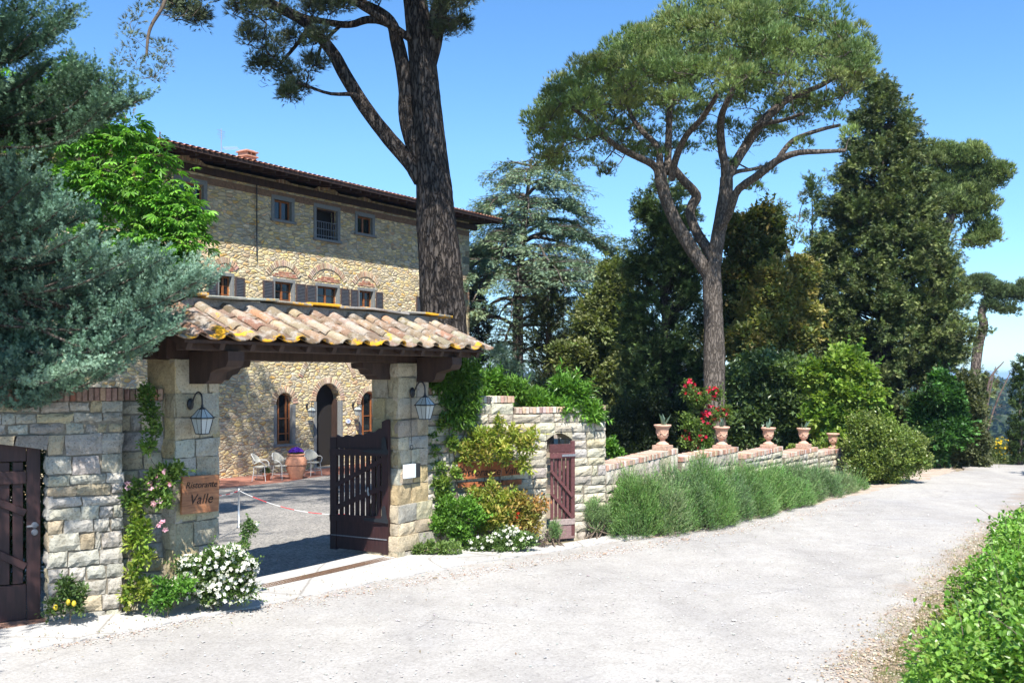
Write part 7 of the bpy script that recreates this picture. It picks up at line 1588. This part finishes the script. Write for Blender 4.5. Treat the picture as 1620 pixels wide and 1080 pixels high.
# ---- loose stones, grass tufts, fallen leaves
def sprinkle(name, label, n, path, wid, size, cols, seed, kind='stone'):
    rs = np.random.RandomState(seed); path = np.array(path); seg = rs.randint(0, len(path) - 1, n); u = rs.rand(n, 1); P = path[seg] + (path[seg + 1] - path[seg]) * u + rs.normal(0, 1, (n, 2)) * wid
    Z = near_z(P[:, 0], P[:, 1]); sz = size * np.exp(rs.normal(0, .45, n)); mb = MB()
    tv = np.array([[1, 0, 0], [0, 1, 0], [-1, 0, 0], [0, -1, 0], [0, 0, .7], [.6, .6, .35], [-.6, .6, .4], [-.6, -.6, .35], [.6, -.6, .3]]); tf = np.array([[0, 5, 4], [5, 1, 4], [1, 6, 4], [6, 2, 4], [2, 7, 4], [7, 3, 4], [3, 8, 4], [8, 0, 4]])
    th = rs.uniform(0, 6.28, n); c, s = np.cos(th), np.sin(th); V = tv[None] * rs.uniform(.6, 1.3, (n, 9, 1)) * sz[:, None, None]; X = V[:, :, 0] * c[:, None] - V[:, :, 1] * s[:, None]; Y = V[:, :, 0] * s[:, None] + V[:, :, 1] * c[:, None]
    V = np.stack([X + P[:, :1], Y + P[:, 1:2], V[:, :, 2] + Z[:, None] + .012], -1); Fc = tf[None] + (np.arange(n) * 9)[:, None, None]
    mb.add(V.reshape(-1, 3), Fc.reshape(-1, 3), np.repeat(pal(cols, n, .15, rs=rs), 9, axis=0)); tag(mb.build(name, M['brick']), label, 'gravel', kind='stuff')
sprinkle('loose_gravel', 'loose pale gravel scattered over the road', 5000, [(2, 9), (3, 12), (4, 15), (6, 18), (9, 21), (0, 10), (-3, 9), (-1, 12), (1, 14)], 1.5, .007, [(.40, .42, .39), (.38, .36, .34), (.34, .32, .30), (.47, .45, .42)], 131)
sprinkle('edge_gravel', 'reddish loose gravel and needles along the left road edge', 5000, [O2(60, 1025), O2(300, 980), O2(560, 935), O2(800, 897), O2(1000, 868), O2(1200, 832), O2(1350, 795)], .15, .007, [(.40, .30, .24), (.45, .40, .35), (.28, .19, .14), (.5, .47, .44)], 132)
sprinkle('verge_gravel', 'gravel and dirt along the hedge side of the road', 6000, [O2(1330, 1080), O2(1400, 1030), O2(1460, 960), O2(1520, 895), O2(1550, 860), (9.2, 19)], .20, .008, [(.38, .30, .22), (.42, .37, .3), (.28, .2, .14)], 133)
rs = np.random.RandomState(171); n = 900; path = np.array([O2(40, 1015), O2(300, 975), O2(600, 915), O2(900, 868), O2(1100, 850), O2(1300, 806)]); seg = rs.randint(0, 5, n); u = rs.rand(n, 1); P = path[seg] + (path[seg + 1] - path[seg]) * u + rs.normal(0, .55, (n, 2))
P2_ = np.array([[rs.uniform(-4, 7), rs.uniform(9.3, 20)] for _ in range(260)]); path = np.array([O2(1400, 1060), O2(1500, 930), O2(1550, 860)]); seg = rs.randint(0, 2, 420); u = rs.rand(420, 1); P3_ = path[seg] + (path[seg + 1] - path[seg]) * u + rs.normal(0, .4, (420, 2)); P = np.r_[P, P2_, P3_]; n = len(P)
mb = MB(); scatter(mb, 'diamond', np.c_[P, near_z(P[:, 0], P[:, 1]) + .034], rdir(n, rs) * [1, 1, .25], rdir(n, rs) * .35 + Z3, .032 * rs.uniform(.5, 1.4, n), .014, pal([(.22, .13, .06), (.30, .22, .12), (.16, .10, .06), (.25, .24, .10)], n, .25, rs=rs)); tag(mb.build('fallen_leaves', M['leaf']), 'dry leaf bits scattered on the road and its edges', 'leaves', kind='stuff')
rs = np.random.RandomState(141)
def grass(name, label, pts, wid, n, h, cols, zoff=0.):
    path = np.array(pts); seg = rs.randint(0, len(path) - 1, n); u = rs.rand(n, 1); P = path[seg] + (path[seg + 1] - path[seg]) * u + rs.normal(0, 1, (n, 2)) * wid
    k = 9; i = np.repeat(np.arange(n), k); B = np.c_[P[i] + rs.normal(0, .035, (n * k, 2)), near_z(P[i, 0], P[i, 1]) - .01 + zoff]
    mb = MB(); scatter(mb, 'needle', B, unit(Z3 + rdir(n * k, rs) * .65), rdir(n * k, rs), h * rs.uniform(.5, 1.3, n * k), .006, pal(cols, n * k, .2, rs=rs)); tag(mb.build(name, M['leaf']), label, 'grass', kind='stuff')
grass('verge_grass', 'short dry grass on the dirt strip beside the hedge', [O2(1400, 1075), O2(1465, 985), O2(1530, 900), O2(1560, 858), (9.3, 18.2)], .20, 1500, .05, [(.16, .20, .06), (.30, .28, .13), (.22, .24, .08)])
grass('crest_grass', 'pale grass where the road drops away', [(12.5, 31.3), (15.5, 35), (20, 37), (26, 36)], .7, 2500, .2, [(.22, .25, .09), (.34, .32, .16)])
grass('bank_grass', 'thin grass at the foot of the trees by the road bend', [(9.5, 27), (11.5, 29), (13.2, 31)], .25, 500, .07, [(.14, .20, .06), (.3, .27, .13)])
# far wood on the hill
rs = np.random.RandomState(151); n = 5200; X = rs.uniform(60, 720, n); Y = rs.uniform(430, 1240, n); k = X / Y; ok = (k > .36) & (k < .62); X, Y = X[ok], Y[ok]; n = len(X)
Z = ground_z(X, Y) - 1.2; cpos = np.c_[X, Y, Z + 3]; mb = MB()
clumps(mb, 'diamond', cpos, rs.uniform(4, 7.5, n), 26, 4.2, 3.6, [(.035, .06, .02), (.05, .08, .028), (.065, .09, .035), (.03, .05, .022)], ob=.5, ub=.3, rb=.9, rs=rs, cvar=.25, shell=4)
tag(mb.build('far_wood', M['leaf']), 'distant wooded hillside beyond the crest of the road', 'woodland', kind='stuff')
n = 900; X = rs.uniform(-140, 150, n); Y = rs.uniform(150, 420, n); Z = ground_z(X, Y) - 1.; mb = MB(); clumps(mb, 'diamond', np.c_[X, Y, Z + 2.5], rs.uniform(3, 5, n), 60, 1.6, 1.3, [(.04, .065, .022), (.055, .085, .03), (.09, .11, .05)], rs=rs)
tag(mb.build('valley_trees', M['leaf']), 'wooded valley seen through the gap beside the villa', 'woodland', kind='stuff')
# air
mb = MB(); lb(mb, -9500, 9500, -60, 9300, -95, 32); hz = mb.build('haze', M['dark'])
m = bpy.data.materials.new('haze'); m.use_nodes = True; nt = m.node_tree; nt.nodes.remove(nt.nodes['Principled BSDF']); pv = nt.nodes.new('ShaderNodeVolumePrincipled'); pv.inputs['Density'].default_value = 0.00017; pv.inputs['Color'].default_value = (.36, .60, 1, 1); pv.inputs['Anisotropy'].default_value = .2
nt.links.new(pv.outputs[0], nt.nodes['Material Output'].inputs['Volume']); hz.data.materials.clear(); hz.data.materials.append(m); hz['kind'] = 'stuff'; hz['label'] = 'thin blue haze over the valley and hills'; hz['category'] = 'haze'
